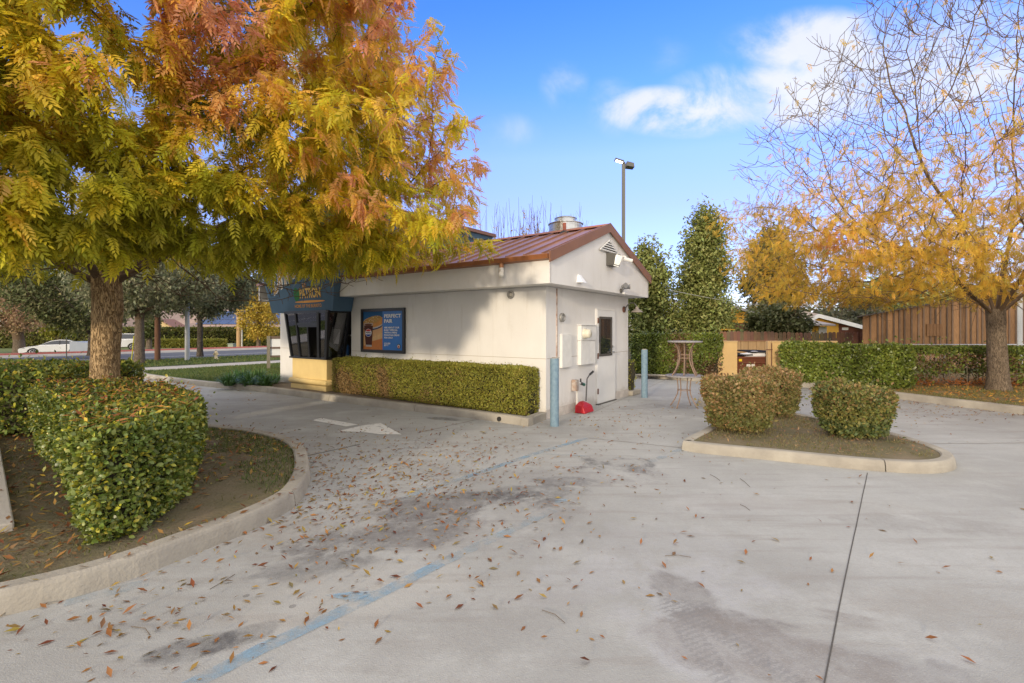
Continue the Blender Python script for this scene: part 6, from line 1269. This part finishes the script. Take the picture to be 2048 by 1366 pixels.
# ================================================================== RIGHT BACK PLACE
BLK = mat('tan_block', (.60, .42, .19), .9, color2=(.53, .37, .18), vscale=1.5, bump=.35, bscale=30)
Yw = 15.75
def blockwall(name, label, xa, xb, ya, yb, h, cap=True):
    o = thing(name, label, 'wall', ((xa+xb)/2, (ya+yb)/2, 0)); mb = MB(); L_ = math.hypot(xb-xa, yb-ya); dx_, dy_ = (xb-xa)/L_, (yb-ya)/L_; ox, oy = -dy_, dx_
    rows = int(h/.2); 
    for r2 in range(rows):
        k = -.2 if r2 % 2 else 0; a = 0
        while a < L_-1e-3:
            e_ = min(L_, (k+.4) if k+.4 > a else a+.4); z0_ = r2*h/rows
            p = [(xa+dx_*a, ya+dy_*a), (xa+dx_*(e_-.006), ya+dy_*(e_-.006))]; q = [(p[1][0]+ox*.19, p[1][1]+oy*.19), (p[0][0]+ox*.19, p[0][1]+oy*.19)]
            mb.hexa([(*v, z0_) for v in p+q]+[(*v, z0_+h/rows-.006) for v in p+q]); a = e_; k = e_
    mb.hexa([(xa, ya+.004, 0), (xb, yb+.004, 0), (xb+ox*.185, yb+oy*.185, 0), (xa+ox*.185, ya+oy*.185, 0), (xa, ya+.004, h-.01), (xb, yb+.004, h-.01), (xb+ox*.185, yb+oy*.185, h-.01), (xa+ox*.185, ya+oy*.185, h-.01)])
    mb.build('blocks', BLK, o)
    mb = MB(); p = [(xa-dx_*.01-ox*.01, ya-dy_*.01-oy*.01), (xb+dx_*.01-ox*.01, yb+dy_*.01-oy*.01), (xb+dx_*.01+ox*.2, yb+dy_*.01+oy*.2), (xa-dx_*.01+ox*.2, ya-dy_*.01+oy*.2)]
    mb.hexa([(*v, h) for v in p]+[(*v, h+.035) for v in p]); mb.build('capping', mat('cap_tan', (.50, .36, .19), .9), o); return o
hW = ZZ(684, Yw)
blockwall('block_wall', 'tan block wall between the centre hedge and the dumpster', XZ(1416, Yw), XZ(1474.5, Yw), Yw, Yw, hW)
blockwall('block_wall', 'tan block wall right of the dumpster behind the hedge', XZ(1543, Yw), XZ(1700, Yw-.6), Yw, Yw, hW)
blockwall('block_wall', 'tan block side wall running back inside the dumpster bay', XZ(1474.5, Yw)-.2, XZ(1474.5, Yw)-.2, Yw+.25, 19.0, hW)
gw = thing('wooden_screen', 'tan vertical board screen at the back of the dumpster bay', 'fence', (XZ(1510, 18.6), 18.6, 0)); zg = ZZ(682.5, 18.6)
mb = MB(); xs = XZ(1466, 18.6); k = 0
while xs < XZ(1556, 18.6): mb.box((xs, 18.6+(.015 if k % 2 else 0), 0), (xs+.145, 18.64+(.015 if k % 2 else 0), zg)); xs += .152; k += 1
mb.build('boards', mat('tan_board', (.43, .29, .16), .85, var=.3, vscale=4, stretch=(5, 5, .5)), gw); mb = MB(); mb.box((XZ(1466, 18.6), 18.57, zg+.002), (XZ(1556, 18.6), 18.68, zg+.03)); mb.build('top_rail', TRIM, gw)
gp_ = thing('gate_post', 'tan steel gate post with a latch at the right of the dumpster bay', 'post', (XZ(1538, 15.6), 15.6, 0)); mb = MB(); mb.box((XZ(1542.5, 15.6)-.14, 15.55, 0), (XZ(1542.5, 15.6)-.03, 15.66, ZZ(682, 15.6))); mb.build('post', mat('post_tan', (.48, .33, .17), .7), gp_); mb = MB(); mb.box((XZ(1542.5, 15.6)-.2, 15.51, .98), (XZ(1542.5, 15.6)-.0, 15.55, 1.0)); mb.tube([(XZ(1542.5, 15.6)-.02, 15.53, .2), (XZ(1542.5, 15.6)-.02, 15.53, 1.2)], .012, 6); mb.build('latch_rod', RUST, gp_)
# dumpster
Yd = 16.3; xd0, xd1 = XZ(1468, Yd), XZ(1548, Yd); zd = ZZ(713, Yd)
du = thing('dumpster', 'brown steel dumpster with open black lids and white bag in the tan bay', 'dumpster', ((xd0+xd1)/2, Yd, 0)); BRS = mat('dumpster_brown', (.17, .058, .032), .6, var=.25, vscale=6)
mb = MB(); mb.hexa([(xd0, Yd, .12), (xd1, Yd, .12), (xd1, Yd+1.2, .12), (xd0, Yd+1.2, .12), (xd0, Yd-.1, zd), (xd1, Yd-.1, zd), (xd1, Yd+1.3, zd), (xd0, Yd+1.3, zd)]); mb.build('bin_body', BRS, du)
mb = MB()
for z_ in (zd-.05, zd-.22, zd-.47): mb.box((xd0-.02, Yd-.16, z_), (xd1+.02, Yd+.0, z_+.045))
mb.build('rib', BRS, du, bevel=.008)
mb = MB(); 
for (a, b, z_, tl_) in ((xd0, XZ(1503, Yd), zd+.03, .04), (XZ(1501, Yd), xd1, zd+.13, .06)): mb = MB(); mb.hexa([(a, Yd-.12, z_), (b, Yd-.12, z_+tl_*.4), (b, Yd+1.2, z_+.02), (a, Yd+1.2, z_+.02), (a, Yd-.12, z_+.03), (b, Yd-.12, z_+.03+tl_*.4), (b, Yd+1.2, z_+.05), (a, Yd+1.2, z_+.05)]); mb.build('lid', mat('lid_black', (.02, .02, .022), .8, spec=.1), du, bevel=.01)
import bmesh
bm = bmesh.new(); bmesh.ops.create_icosphere(bm, subdivisions=3, radius=1); 
for v in bm.verts: nz_ = .12*math.sin(5*v.co.x+3*v.co.z)+.08*math.sin(11*v.co.y+7*v.co.x); v.co = Vector((v.co.x*.52*(1+nz_), v.co.y*.3, v.co.z*.12*(1+nz_)))+Vector((XZ(1521, Yd), Yd+.2, zd+.05))
me = bpy.data.meshes.new('bag'); bm.to_mesh(me); bm.free(); tag(link('trash_bag', me, mat('white_bag', (.7, .7, .72), .4), None, (XZ(1521, Yd), Yd+.2, zd), True), 'white trash bag bulging under the open lid of the dumpster', 'trash bag')
mb = MB(); xl = XZ(1490, Yd); mb.box((xl, Yd-.116, zd-.43), (xl+.27, Yd-.106, zd-.25)); lb = mb.build('notice_sticker', WT, du)
mb = MB()
for k in range(6): mb.box((xl+.02, Yd-.119, zd-.41+k*.027), (xl+.25, Yd-.117, zd-.402+k*.027))
mb.build('notice_lines', mat('notice_grey', (.35, .30, .30), .7), lb)
mb = MB(); mb.box((xd0+.09, Yd-.165, zd-.155), (xd0+.19, Yd-.15, zd-.07)); mb.build('yellow_sticker', mat('yel_st', (.7, .5, .03), .5), du)
V, Fs = text_mesh('I-X740', (XZ(1488, Yd), Yd-.07, zd-.74), (1, 0, 0), (0, 0, 1), .95, .20, bold=.02, depth=.008); mb = MB(); mb.add(V, Fs); mb.build('stencil_number', WT, du, recalc=False)
mb = MB(); mb.box((xd0+.0, Yd-.09, .02), (xd0+.5, Yd-.05, zd-.76)); mb.build('white_label', WT, du)
for xw in (xd0+.2, xd1-.2): mb = MB(); mb.lathe([(0, 0), (.06, 0), (.06, .05), (0, .05)], (xw, Yd, .06), 12, (1, 0, 0)); mb.build('caster', BLACK, du)
# wooden dog-eared fence
def plankfence(name, label, xa, xb, Y, zt_, wv_=.14, m_=None, gapevery=0, lattice=False):
    o = thing(name, label, 'fence', ((xa+xb)/2, Y, 0)); mb = MB(); x = xa; k = 0
    while x < xb:
        g = .0 if not gapevery else (.035 if k % 2 == 0 else .012); h = zt_+random.uniform(-.02, .02)
        mb.plate([(x, Y, 0), (x+wv_, Y, 0), (x+wv_, Y, h-.05), (x+wv_-.035, Y, h), (x+.035, Y, h), (x, Y, h-.05)], (0, .02, 0), (.20*random.uniform(.75, 1.2), .115*random.uniform(.8, 1.15), .075)); x += wv_+.004+g; k += 1
    mb.build('planks', mat('fence_planks', (.2, .12, .08), .9, attr=True, var=.3, vscale=5, stretch=(6, 6, .6)), o, attr=True)
    mb = MB(); mb.box((xa, Y+.021, .4), (xb, Y+.06, .49)); mb.box((xa, Y+.021, zt_-.35), (xb, Y+.06, zt_-.26)); mb.build('rails', WG, o); return o
plankfence('plank_fence', 'reddish brown board fence left of the conifer behind the dumpster', XZ(1440, 20.6), XZ(1548, 20.6), 20.6, ZZ(663, 20.6))
plankfence('plank_fence', 'dog-eared picket fence in front of the yellow houses', XZ(1549, 20.8), XZ(1726, 20.8), 20.8, ZZ(664.5, 20.8), .15, gapevery=1)
# yellow houses
SID = mat('yellow_siding', (.68, .38, .05), .8, color2=(.60, .33, .05), vscale=1.5); RBR = mat('redbrown_boards', (.17, .065, .045), .9, var=.3, vscale=4)
def siding(mb, x0, x1, y, z0, fz, step=.16):
    z = z0
    while True:
        zt_ = z+step
        top_ = [x for x in np.linspace(x0, x1, 60) if fz(x) > z+.02]
        if len(top_) < 2: break
        a, b = top_[0], top_[-1]; mb.hexa([(a, y-.02, z), (b, y-.02, z), (b, y+.1, z), (a, y+.1, z), (a, y, zt_), (b, y, zt_), (b, y+.1, zt_), (a, y+.1, zt_)]); z = zt_
Yh = 27
ha = thing('house', 'yellow sided house gable left of the conifer', 'house', (XZ(1480, Yh), Yh, 0)); xA, xB = XZ(1430, Yh), XZ(1545, Yh); zpk = ZZ(612, Yh)
fz = lambda x: zpk-abs(x-XZ(1452, Yh))*.33
mb = MB(); siding(mb, xA, xB, Yh, ZZ(646, Yh), fz); mb.build('upper_wall', SID, ha)
mb = MB(); mb.box((xA, Yh+.02, 0), (xB, Yh+4, ZZ(646, Yh)-.005)); mb.build('lower_wall', RBR, ha)
mb = MB()
for (a, b) in ((xA-.2, XZ(1452, Yh)), (XZ(1452, Yh), xB+.3)):
    mb.hexa([(a, Yh-.3, fz(a)), (b, Yh-.3, fz(b)), (b, Yh+4, fz(b)), (a, Yh+4, fz(a)), (a, Yh-.3, fz(a)+.14), (b, Yh-.3, fz(b)+.14), (b, Yh+4, fz(b)+.14), (a, Yh+4, fz(a)+.14)])
mb.build('roof', mat('grey_shingle', (.30, .30, .31), .85, var=.3), ha)
mb = MB(); mb.box((XZ(1440, Yh), Yh-.04, ZZ(630, Yh)), (XZ(1453, Yh), Yh-.021, ZZ(621, Yh))); mb.build('window', GLASS, ha)
mb = MB(); mb.hexa([(XZ(1442, 24), 24, ZZ(660, 24)), (XZ(1470, 24), 24, ZZ(660, 24)), (XZ(1470, 24), 26.5, ZZ(652, 24)), (XZ(1442, 24), 26.5, ZZ(652, 24)), (XZ(1442, 24), 24, ZZ(659, 24)), (XZ(1470, 24), 24, ZZ(659, 24)), (XZ(1470, 24), 26.5, ZZ(650, 24)), (XZ(1442, 24), 26.5, ZZ(650, 24))]); mb.build('awning', SID, ha)
Yh = 30
hb = thing('house', 'yellow house with white trimmed gable behind the picket fence', 'house', (XZ(1640, Yh), Yh, 0)); pk = XZ(1631, Yh); zpk = ZZ(630.5, Yh); xA, xB = XZ(1600, Yh), XZ(1728, Yh)
def fz(x): return zpk-(pk-x)*.5 if x < pk else zpk-(x-pk)*.26
mb = MB(); siding(mb, xA, XZ(1677, Yh), Yh, .2, fz, .18); mb.build('yellow_wall', SID, hb)
mb = MB(); mb.plate([(XZ(1677, Yh)+.002, Yh, 0), (xB, Yh, 0), (xB, Yh, fz(xB)), (XZ(1677, Yh)+.002, Yh, fz(XZ(1677, Yh)))], (0, 3, 0)); mb.build('red_wall', RBR, hb)
mb = MB(); mb2 = MB()
for (a, b) in ((xA-.4, pk), (pk, xB+.1)):
    mb.hexa([(a, Yh-.3, fz(a)), (b, Yh-.3, fz(b)), (b, Yh+5, fz(b)+.8), (a, Yh+5, fz(a)+.8), (a, Yh-.3, fz(a)+.08), (b, Yh-.3, fz(b)+.08), (b, Yh+5, fz(b)+.88), (a, Yh+5, fz(a)+.88)])
    mb2.hexa([(a, Yh-.34, fz(a)-.16), (b, Yh-.34, fz(b)-.16), (b, Yh-.302, fz(b)-.16), (a, Yh-.302, fz(a)-.16), (a, Yh-.34, fz(a)+.08), (b, Yh-.34, fz(b)+.08), (b, Yh-.302, fz(b)+.08), (a, Yh-.302, fz(a)+.08)])
mb.build('roof', mat('tan_shingle', (.42, .34, .28), .85, var=.2), hb); mb2.build('barge_board', mat('white_trim', (.75, .75, .75), .6), hb)
mb = MB(); mb.box((XZ(1684, Yh), Yh-.03, ZZ(660, Yh)), (XZ(1696, Yh), Yh-.001, ZZ(655, Yh))); mb.build('vent', WPL, hb)
hc = thing('house', 'pale roofed porch house with white windows behind the picket fence', 'house', (XZ(1600, 26), 26, 0))
mb = MB(); mb.box((XZ(1578, 26), 26, 0), (XZ(1640, 26), 28, ZZ(650, 26))); mb.build('wall', SID, hc)
mb = MB(); mb.hexa([(XZ(1570, 26), 25.6, ZZ(651, 26)), (XZ(1662, 26), 25.6, ZZ(652, 26)), (XZ(1650, 26), 28.4, ZZ(634, 26)), (XZ(1570, 26), 28.4, ZZ(630, 26)), (XZ(1570, 26), 25.6, ZZ(648, 26)), (XZ(1662, 26), 25.6, ZZ(649, 26)), (XZ(1650, 26), 28.4, ZZ(632, 26)), (XZ(1570, 26), 28.4, ZZ(628, 26))]); mb.build('roof', mat('dusty_roof', (.34, .30, .28), .85, var=.2), hc)
for (a, b) in ((1612, 1622), (1637, 1652)):
    mb = MB(); mb.box((XZ(a, 26), 25.94, ZZ(668, 26)), (XZ(b, 26), 25.99, ZZ(653, 26))); mb.build('window', WPL, hc)
# barn
Yb = 20
ba = thing('barn', 'large weathered brown board-and-batten barn at the right behind the chain-link fence', 'building', (XZ(1850, Yb), Yb, 0)); x0_, x1_ = XZ(1726, Yb), XZ(2032, Yb)
def bz(x): return ZZ(632, Yb)+(x-x0_)*.175
mb = MB(); x = x0_; k = 0
while x < x1_:
    w = random.uniform(.17, .31); g = random.uniform(.6, 1.3); c_ = (.46*g, .25*g, .12*g)
    if 0 <= x: mb.hexa([(x, Yb, 0), (x+w, Yb, 0), (x+w, Yb+.03, 0), (x, Yb+.03, 0), (x, Yb, bz(x)), (x+w, Yb, bz(x+w)), (x+w, Yb+.03, bz(x+w)), (x, Yb+.03, bz(x))], c_)
    x += w+.012; g = random.uniform(.6, 1.0); mb.hexa([(x-.04, Yb-.025, 0), (x+.025, Yb-.025, 0), (x+.025, Yb-.001, 0), (x-.04, Yb-.001, 0), (x-.04, Yb-.025, bz(x)), (x+.025, Yb-.025, bz(x)), (x+.025, Yb-.001, bz(x)), (x-.04, Yb-.001, bz(x))], (.32*g, .21*g, .14*g))
mb.build('board_siding', mat('barn_boards', (.3, .15, .07), .9, attr=True, var=.45, vscale=6, stretch=(7, 7, .8), bump=.5, bscale=14), ba, attr=True)
mb = MB(); zz0 = ZZ(632, Yb)-.02; mb.hexa([(x0_+.05, Yb+.031, 0), (x1_, Yb+.031, 0), (x1_+4.8, Yb+6, 0), (x0_+5.2, Yb+6, 0), (x0_+.05, Yb+.031, zz0), (x1_, Yb+.031, bz(x1_)-.05), (x1_+4.8, Yb+6, bz(x1_)-.05), (x0_+5.2, Yb+6, zz0)]); mb.build('wall', RBR, ba)
mb = MB(); a_, b_ = x0_-.35, x1_+.2; mb.hexa([(a_, Yb-.12, bz(a_)), (b_, Yb-.12, bz(b_)), (b_+4.8, Yb+6, bz(b_)), (a_+4.6, Yb+6, bz(a_)), (a_, Yb-.12, bz(a_)+.05), (b_, Yb-.12, bz(b_)+.05), (b_+4.8, Yb+6, bz(b_)+.05), (a_+4.6, Yb+6, bz(a_)+.05)]); mb.build('roof', mat('barn_roof', (.12, .10, .09), .8), ba)
xw0, xw1 = XZ(1852, Yb), XZ(1884, Yb); mb = MB()
for k in range(5): a = xw0+(xw1-xw0)*k/5; mb.box((a, Yb-.045, ZZ(672, Yb)), (a+(xw1-xw0)/5-.012, Yb-.027, ZZ(648, Yb)))
mb.build('boarded_window', mat('boarded', (.36, .19, .09), .9, var=.4, vscale=6, stretch=(6, 6, .8)), ba)
mb = MB(); mb.box((XZ(2032.5, Yb), Yb-.05, 0), (XZ(2043, Yb), Yb+.1, ZZ(572, Yb)))
for k in range(40): mb.box((XZ(2033.5, Yb), Yb-.062, .1+k*.085), (XZ(2042, Yb), Yb-.051, .15+k*.085))
mb.build('shutter', mat('white_shutter', (.62, .62, .62), .5), ba)
mb = MB(); mb.box((XZ(2043, Yb)+.003, Yb-.02, 0), (XZ(2300, Yb), Yb+3, 3.6)); mb.build('red_wall', mat('barn_red', (.23, .04, .035), .85, var=.3), ba)
# chain-link fence
Yc = 15.6; cf = thing('chain_link_fence', 'silver chain-link fence in front of the brown barn', 'fence', (XZ(1850, Yc), Yc, 0)); xa, xb = XZ(1742, Yc), XZ(2150, Yc); zc_ = ZZ(689.5, Yc)
mb = MB(); mb.tube([(xa, Yc, zc_), (xb, Yc, zc_)], .021, 8); mb.build('top_rail', STEEL, cf)
x = xa
while x < xb: mb = MB(); mb.tube([(x, Yc, 0), (x, Yc, zc_+.03)], .028, 10); mb.build('post', STEEL, cf); x += 2.35
mb = MB(); dgl = .075
for k in range(int((xb-xa)/dgl)+int(zc_/dgl)):
    for sg in (1, -1):
        xs_ = xa+k*dgl-(zc_ if sg == 1 else 0); pa = [xs_, 0.35]; L_ = zc_-.02-.35; p0_ = (xs_, Yc+.003*sg, .35); p1_ = (xs_+sg*L_, Yc+.003*sg, zc_-.02)
        if min(p0_[0], p1_[0]) < xa or max(p0_[0], p1_[0]) > xb: continue
        mb.tube([p0_, p1_], .0028, 3, caps=False)
mb.build('mesh', STEEL, cf, recalc=False)

# ================================================================== GROUND COVER AND FALLEN LEAVES (uncountable)
def scatter(name, P, pal, szr, tilt=.15, up=.5, m_=None, tmpl=None, z_lift=.004):
    n = len(P); a = RNG.uniform(0, 2*math.pi, n); T = np.stack([np.cos(a), np.sin(a), RNG.normal(size=n)*tilt], 1); Uu = norm(np.array([0, 0, 1.])+RNG.normal(size=(n, 3))*tilt); P = P.copy(); P[:, 2] += z_lift
    V, Fa, Cc = stamp(P, T, Uu, RNG.uniform(*szr, n), tmpl or t_leaf(.30, .25, -.12), jitter(pick(pal, RNG.uniform(0, 1, n)), .25)); V[:, 2] = np.maximum(V[:, 2], np.repeat(P[:, 2]-.002, (tmpl or t_leaf())[0].shape[0]))
    return tag(link(name, np_mesh(name, V, Fa, Cc), m_ or LEAF), None, None, None, 'stuff')
FL = [(.16, .05, .025), (.24, .09, .03), (.32, .15, .05), (.42, .24, .07), (.38, .28, .06), (.30, .12, .04), (.20, .15, .08)]
pts = []
def add_px(n, cx, cy, rx, ry):
    px = RNG.normal(cx, rx, n); py = RNG.normal(cy, ry, n)
    for a, b in zip(px, py):
        if b > 752: x, y = G(a, b); pts.append((x, y))
add_px(1200, 800, 935, 190, 45); add_px(520, 640, 1000, 110, 60); add_px(380, 830, 1050, 230, 80); add_px(160, 300, 1240, 200, 60); add_px(150, 1180, 900, 180, 40); add_px(45, 1400, 1050, 330, 110); add_px(50, 900, 1180, 350, 100); add_px(260, 700, 870, 200, 22); add_px(150, 1250, 840, 80, 20); add_px(520, 1850, 818, 130, 18); add_px(24, 1750, 1130, 250, 120); add_px(120, 450, 790, 90, 18)
for k in range(620):   # gathered along the left kerb foot
    i = RNG.integers(0, len(LP)); p = LP[i]
    if p[1] > 2.2 and p[0] > -5.4: pts.append(tuple(p-(LPi[i]-p)/.165*RNG.exponential(.07)-0))
for k in range(520):
    i = RNG.integers(0, len(RK2)); q = RK2[i]; pts.append((q[0]-abs(RNG.normal())*.35-.02, q[1]-.1))
pts = np.array(pts)
bad = inside(LP, pts[:, 0], pts[:, 1]) | inside(RI, pts[:, 0], pts[:, 1])
s__ = (pts-C0)@U1; t__ = (pts-C0)@U2; bad |= (s__ > -.02) & (s__ < 14) & (t__ > -.78) & (t__ < 4.4); bad |= (pts[:, 1] > 13.5) & (pts[:, 0] > 3); bad |= (pts[:, 0] > RK2[:, 0].min()) & (np.interp(pts[:, 1], RK2[::-1, 1], RK2[::-1, 0]) < pts[:, 0])
pts = pts[~bad]; P = np.concatenate([pts, np.full((len(pts), 1), .002)], 1)
scatter('fallen_leaves', P, FL, (.022, .078), .25, tmpl=t_leaf(.34, .45, -.2))
def in_poly(poly, n):
    poly = np.array(poly)[:, :2]; lo, hi = poly.min(0), poly.max(0); K = []; tot = 0
    while tot < n: c = RNG.uniform(lo, hi, (n*3+100, 2)); c = c[inside(poly, c[:, 0], c[:, 1])]; K.append(c); tot += len(c)
    return np.concatenate(K)[:n]
q = in_poly(LPi, 30000); q = q[(q[:, 1] < 8) & (q[:, 0] > -8)]; nhp = smooth_poly(nh, True, .25); q = q[~inside(nhp, q[:, 0], q[:, 1])]; keepn = RNG.uniform(0, 1, len(q)) < np.where(q[:, 0] > -2.9, .16, .95); q = q[keepn]
scatter('fallen_leaves', np.concatenate([q, np.full((len(q), 1), .118)], 1), FL+[(.5, .36, .04)], (.04, .10), .3)
q = RNG.uniform(0, 1, (260, 2))*np.array([2.8, 2.6])+np.array([-6.6, 3.7]); q = q[inside(np.array([(-3.82, 3.72), (-6.5, 6.15), (-9.2, 8.2), (-9.5, 3.2), (-5.2, 2.5), (-4.05, 3.45)]), q[:, 0], q[:, 1])]
scatter('fallen_leaves', np.concatenate([q, np.full((len(q), 1), .174)], 1), FL, (.05, .10), .15)
kt = offset(LP, LPs*.10); kk = kt[(kt[:, 1] > 2.0) & (kt[:, 1] < 8) & (kt[:, 0] > -5.5)]; kk = kk[RNG.integers(0, len(kk), 130)]+RNG.normal(size=(130, 2))*.03
scatter('fallen_leaves', np.concatenate([kk, np.full((130, 1), .147)], 1), FL, (.03, .08), .2)
dxy = np.array(G(997, 845)); dvec = np.array([-U2[0], -U2[1]])
mb = MB(); mb.lathe([(.0, .012), (.038, .012), (.042, .016), (.042, -.05)], (dxy[0]+U2[0]*.022, dxy[1]+U2[1]*.022, .058), 18, (dvec[0], dvec[1], 0)); tag(mb.build('drain_outlet', mat('drain_dark', (.03, .028, .025), .9), None, (dxy[0], dxy[1], .058)), 'dark round drain outlet in the kerb face below the long hedge', 'drain')
for k, (ya, za, yb, zb_, lab) in enumerate(((583, 40, 601, 36, 'thin overhead wire sagging in front of the tall green tree'),)):
    p0_ = np.array([XZ(1330, 24), 24, ZZ(578, 24)]); p1_ = np.array([XZ(1700, 24), 24, ZZ(612, 24)]); pts_ = [p0_*(1-u)+p1_*u-np.array([0, 0, .35*math.sin(math.pi*u)]) for u in np.linspace(0, 1, 25)]; mb = MB(); mb.tube(pts_, .011, 5); tag(mb.build('overhead_wire', mat('wire_grey', (.35, .35, .36), .6), None, tuple(p0_)), lab, 'wire')
# on top of the hedges
q = in_poly(offset(smooth_poly(nh, True, .25), -.05), 1250); scatter('fallen_leaves', np.concatenate([q, .95+RNG.uniform(-.01, .05, (len(q), 1))], 1), [(.30, .10, .04), (.45, .18, .05), (.55, .25, .08), (.62, .40, .06), (.58, .44, .06), (.36, .12, .08)], (.035, .085), .35)
q = in_poly([(-11, 6.8), (-7.0, 7.1), (-7.4, 9.4), (-11, 9.8)], 500); scatter('fallen_leaves', np.concatenate([q, .97+RNG.uniform(0, .05, (len(q), 1))], 1), [(.45, .18, .05), (.55, .25, .08), (.62, .40, .06)], (.05, .10), .35)
q = in_poly(offset(RI, RIs*.2), 900); scatter('fallen_leaves', np.concatenate([q, np.full((len(q), 1), .135)], 1), [(.22, .12, .06), (.30, .18, .09), (.34, .24, .12), (.25, .10, .06)], (.03, .07), .3)
q = in_poly([(8.9, 12.9), (9.6, 11.6), (10.2, 9.4), (20, 9), (20, 13.6), (10.4, 13.6)], 5200); scatter('fallen_leaves', np.concatenate([q, np.full((len(q), 1), .135)], 1), [(.45, .17, .04), (.60, .27, .05), (.62, .40, .06), (.35, .15, .05)], (.05, .11), .3)
q = in_poly([(10.2, 12.9), (18, 12.6), (18, 14.2), (10.4, 14.2)], 3200); scatter('fallen_leaves', np.concatenate([q, .13+RNG.uniform(0, .10, (len(q), 1))], 1), [(.42, .13, .03), (.52, .20, .04), (.38, .13, .05)], (.07, .13), .4)
# fallen twigs
mb = MB()
for (a, b, c, d) in ((1330, 1113, 1382, 1116), (1480/1, 1010, 1500, 1022), (1084, 1222, 1130, 1248), (262, 1255, 300, 1272), (1420, 950, 1440, 962), (420, 1180, 470, 1150), (1480, 958, 1500, 975)):
    p = G(a, b); q_ = G(c, d); mid_ = ((p[0]+q_[0])/2+.01, (p[1]+q_[1])/2+.02); mb.tube([(*p, .006), (*mid_, .007), (*q_, .006)], .002, 5)
tag(mb.build('fallen_twigs', TWIG), None, None, None, 'stuff')
# grass blades
def grass(name, P, h, pal, w=.006):
    n = len(P); T = norm(np.array([0, 0, 1.])+RNG.normal(size=(n, 3))*.45); T[:, 2] = np.abs(T[:, 2]); Uu = randu(n); tm = (np.array([(0, w/h/2, 0), (0, -w/h/2, 0), (.55, w/h*.4, .08), (.55, -w/h*.4, .08), (1, 0, .3)]), np.array([(0, 1, 3), (0, 3, 2), (2, 3, 4)]))
    V, Fa, Cc = stamp(P, T, Uu, h*RNG.uniform(.5, 1.3, n), tm, jitter(pick(pal, RNG.uniform(0, 1, n)), .2)); return tag(link(name, np_mesh(name, V, Fa, Cc), LEAF), None, None, None, 'stuff')
GP = [(.05, .09, .02), (.09, .14, .03), (.14, .18, .04), (.22, .22, .07)]
q = in_poly(LPi, 200000); q = q[(q[:, 0] > -5.2) & (q[:, 1] > 4.3)]; dk_ = np.min(np.linalg.norm(q[:, None]-LPi[None, ::2], axis=2), 1); nn2 = fnoise(np.concatenate([q, np.zeros((len(q), 1))], 1), 2.2, 5); q = q[dk_ < (nn2-.27)*3.2*np.clip((q[:, 1]-4.3)/1.5, 0, 1)]
grass('grass', np.concatenate([q, np.full((len(q), 1), .10)], 1), .05, GP)
q = in_poly(LPi, 40000); q = q[(q[:, 1] < 7) & (q[:, 0] > -7) & ~inside(nhp, q[:, 0], q[:, 1])]; nn2 = fnoise(np.concatenate([q, np.zeros((len(q), 1))], 1), 1.8, 15); q = q[nn2 > .50]; grass('grass', np.concatenate([q, np.full((len(q), 1), .105)], 1), .03, [(.08, .10, .02), (.14, .15, .03), (.2, .17, .06)])
q = in_poly(gl_poly, 45000); grass('grass', np.concatenate([q, np.full((len(q), 1), .10)], 1), .06, GP, .012)
q = np.array([S(n_, k_)[:2] for n_, k_ in zip(RNG.uniform(24.75, 30.3, 30000), RNG.uniform(-8, 24, 30000))]); grass('grass', np.concatenate([q, np.full((len(q), 1), .03)], 1), .07, GP, .03)
q = in_poly(offset(RI, RIs*.2), 9000); nn2 = fnoise(np.concatenate([q, np.zeros((len(q), 1))], 1), 2.0, 25); q = q[nn2 > .45]; grass('grass', np.concatenate([q, np.full((len(q), 1), .12)], 1), .03, [(.12, .13, .03), (.2, .17, .07), (.26, .2, .1)])
q = in_poly([(9.0, 12.6), (9.9, 9.6), (10.6, 7.5), (20, 7), (20, 12.8)], 26000); nn2 = fnoise(np.concatenate([q, np.zeros((len(q), 1))], 1), 1.2, 35); q = q[nn2 > .42]; grass('grass', np.concatenate([q, np.full((len(q), 1), .12)], 1), .05, [(.10, .13, .03), (.17, .18, .05), (.28, .22, .09)], .008)
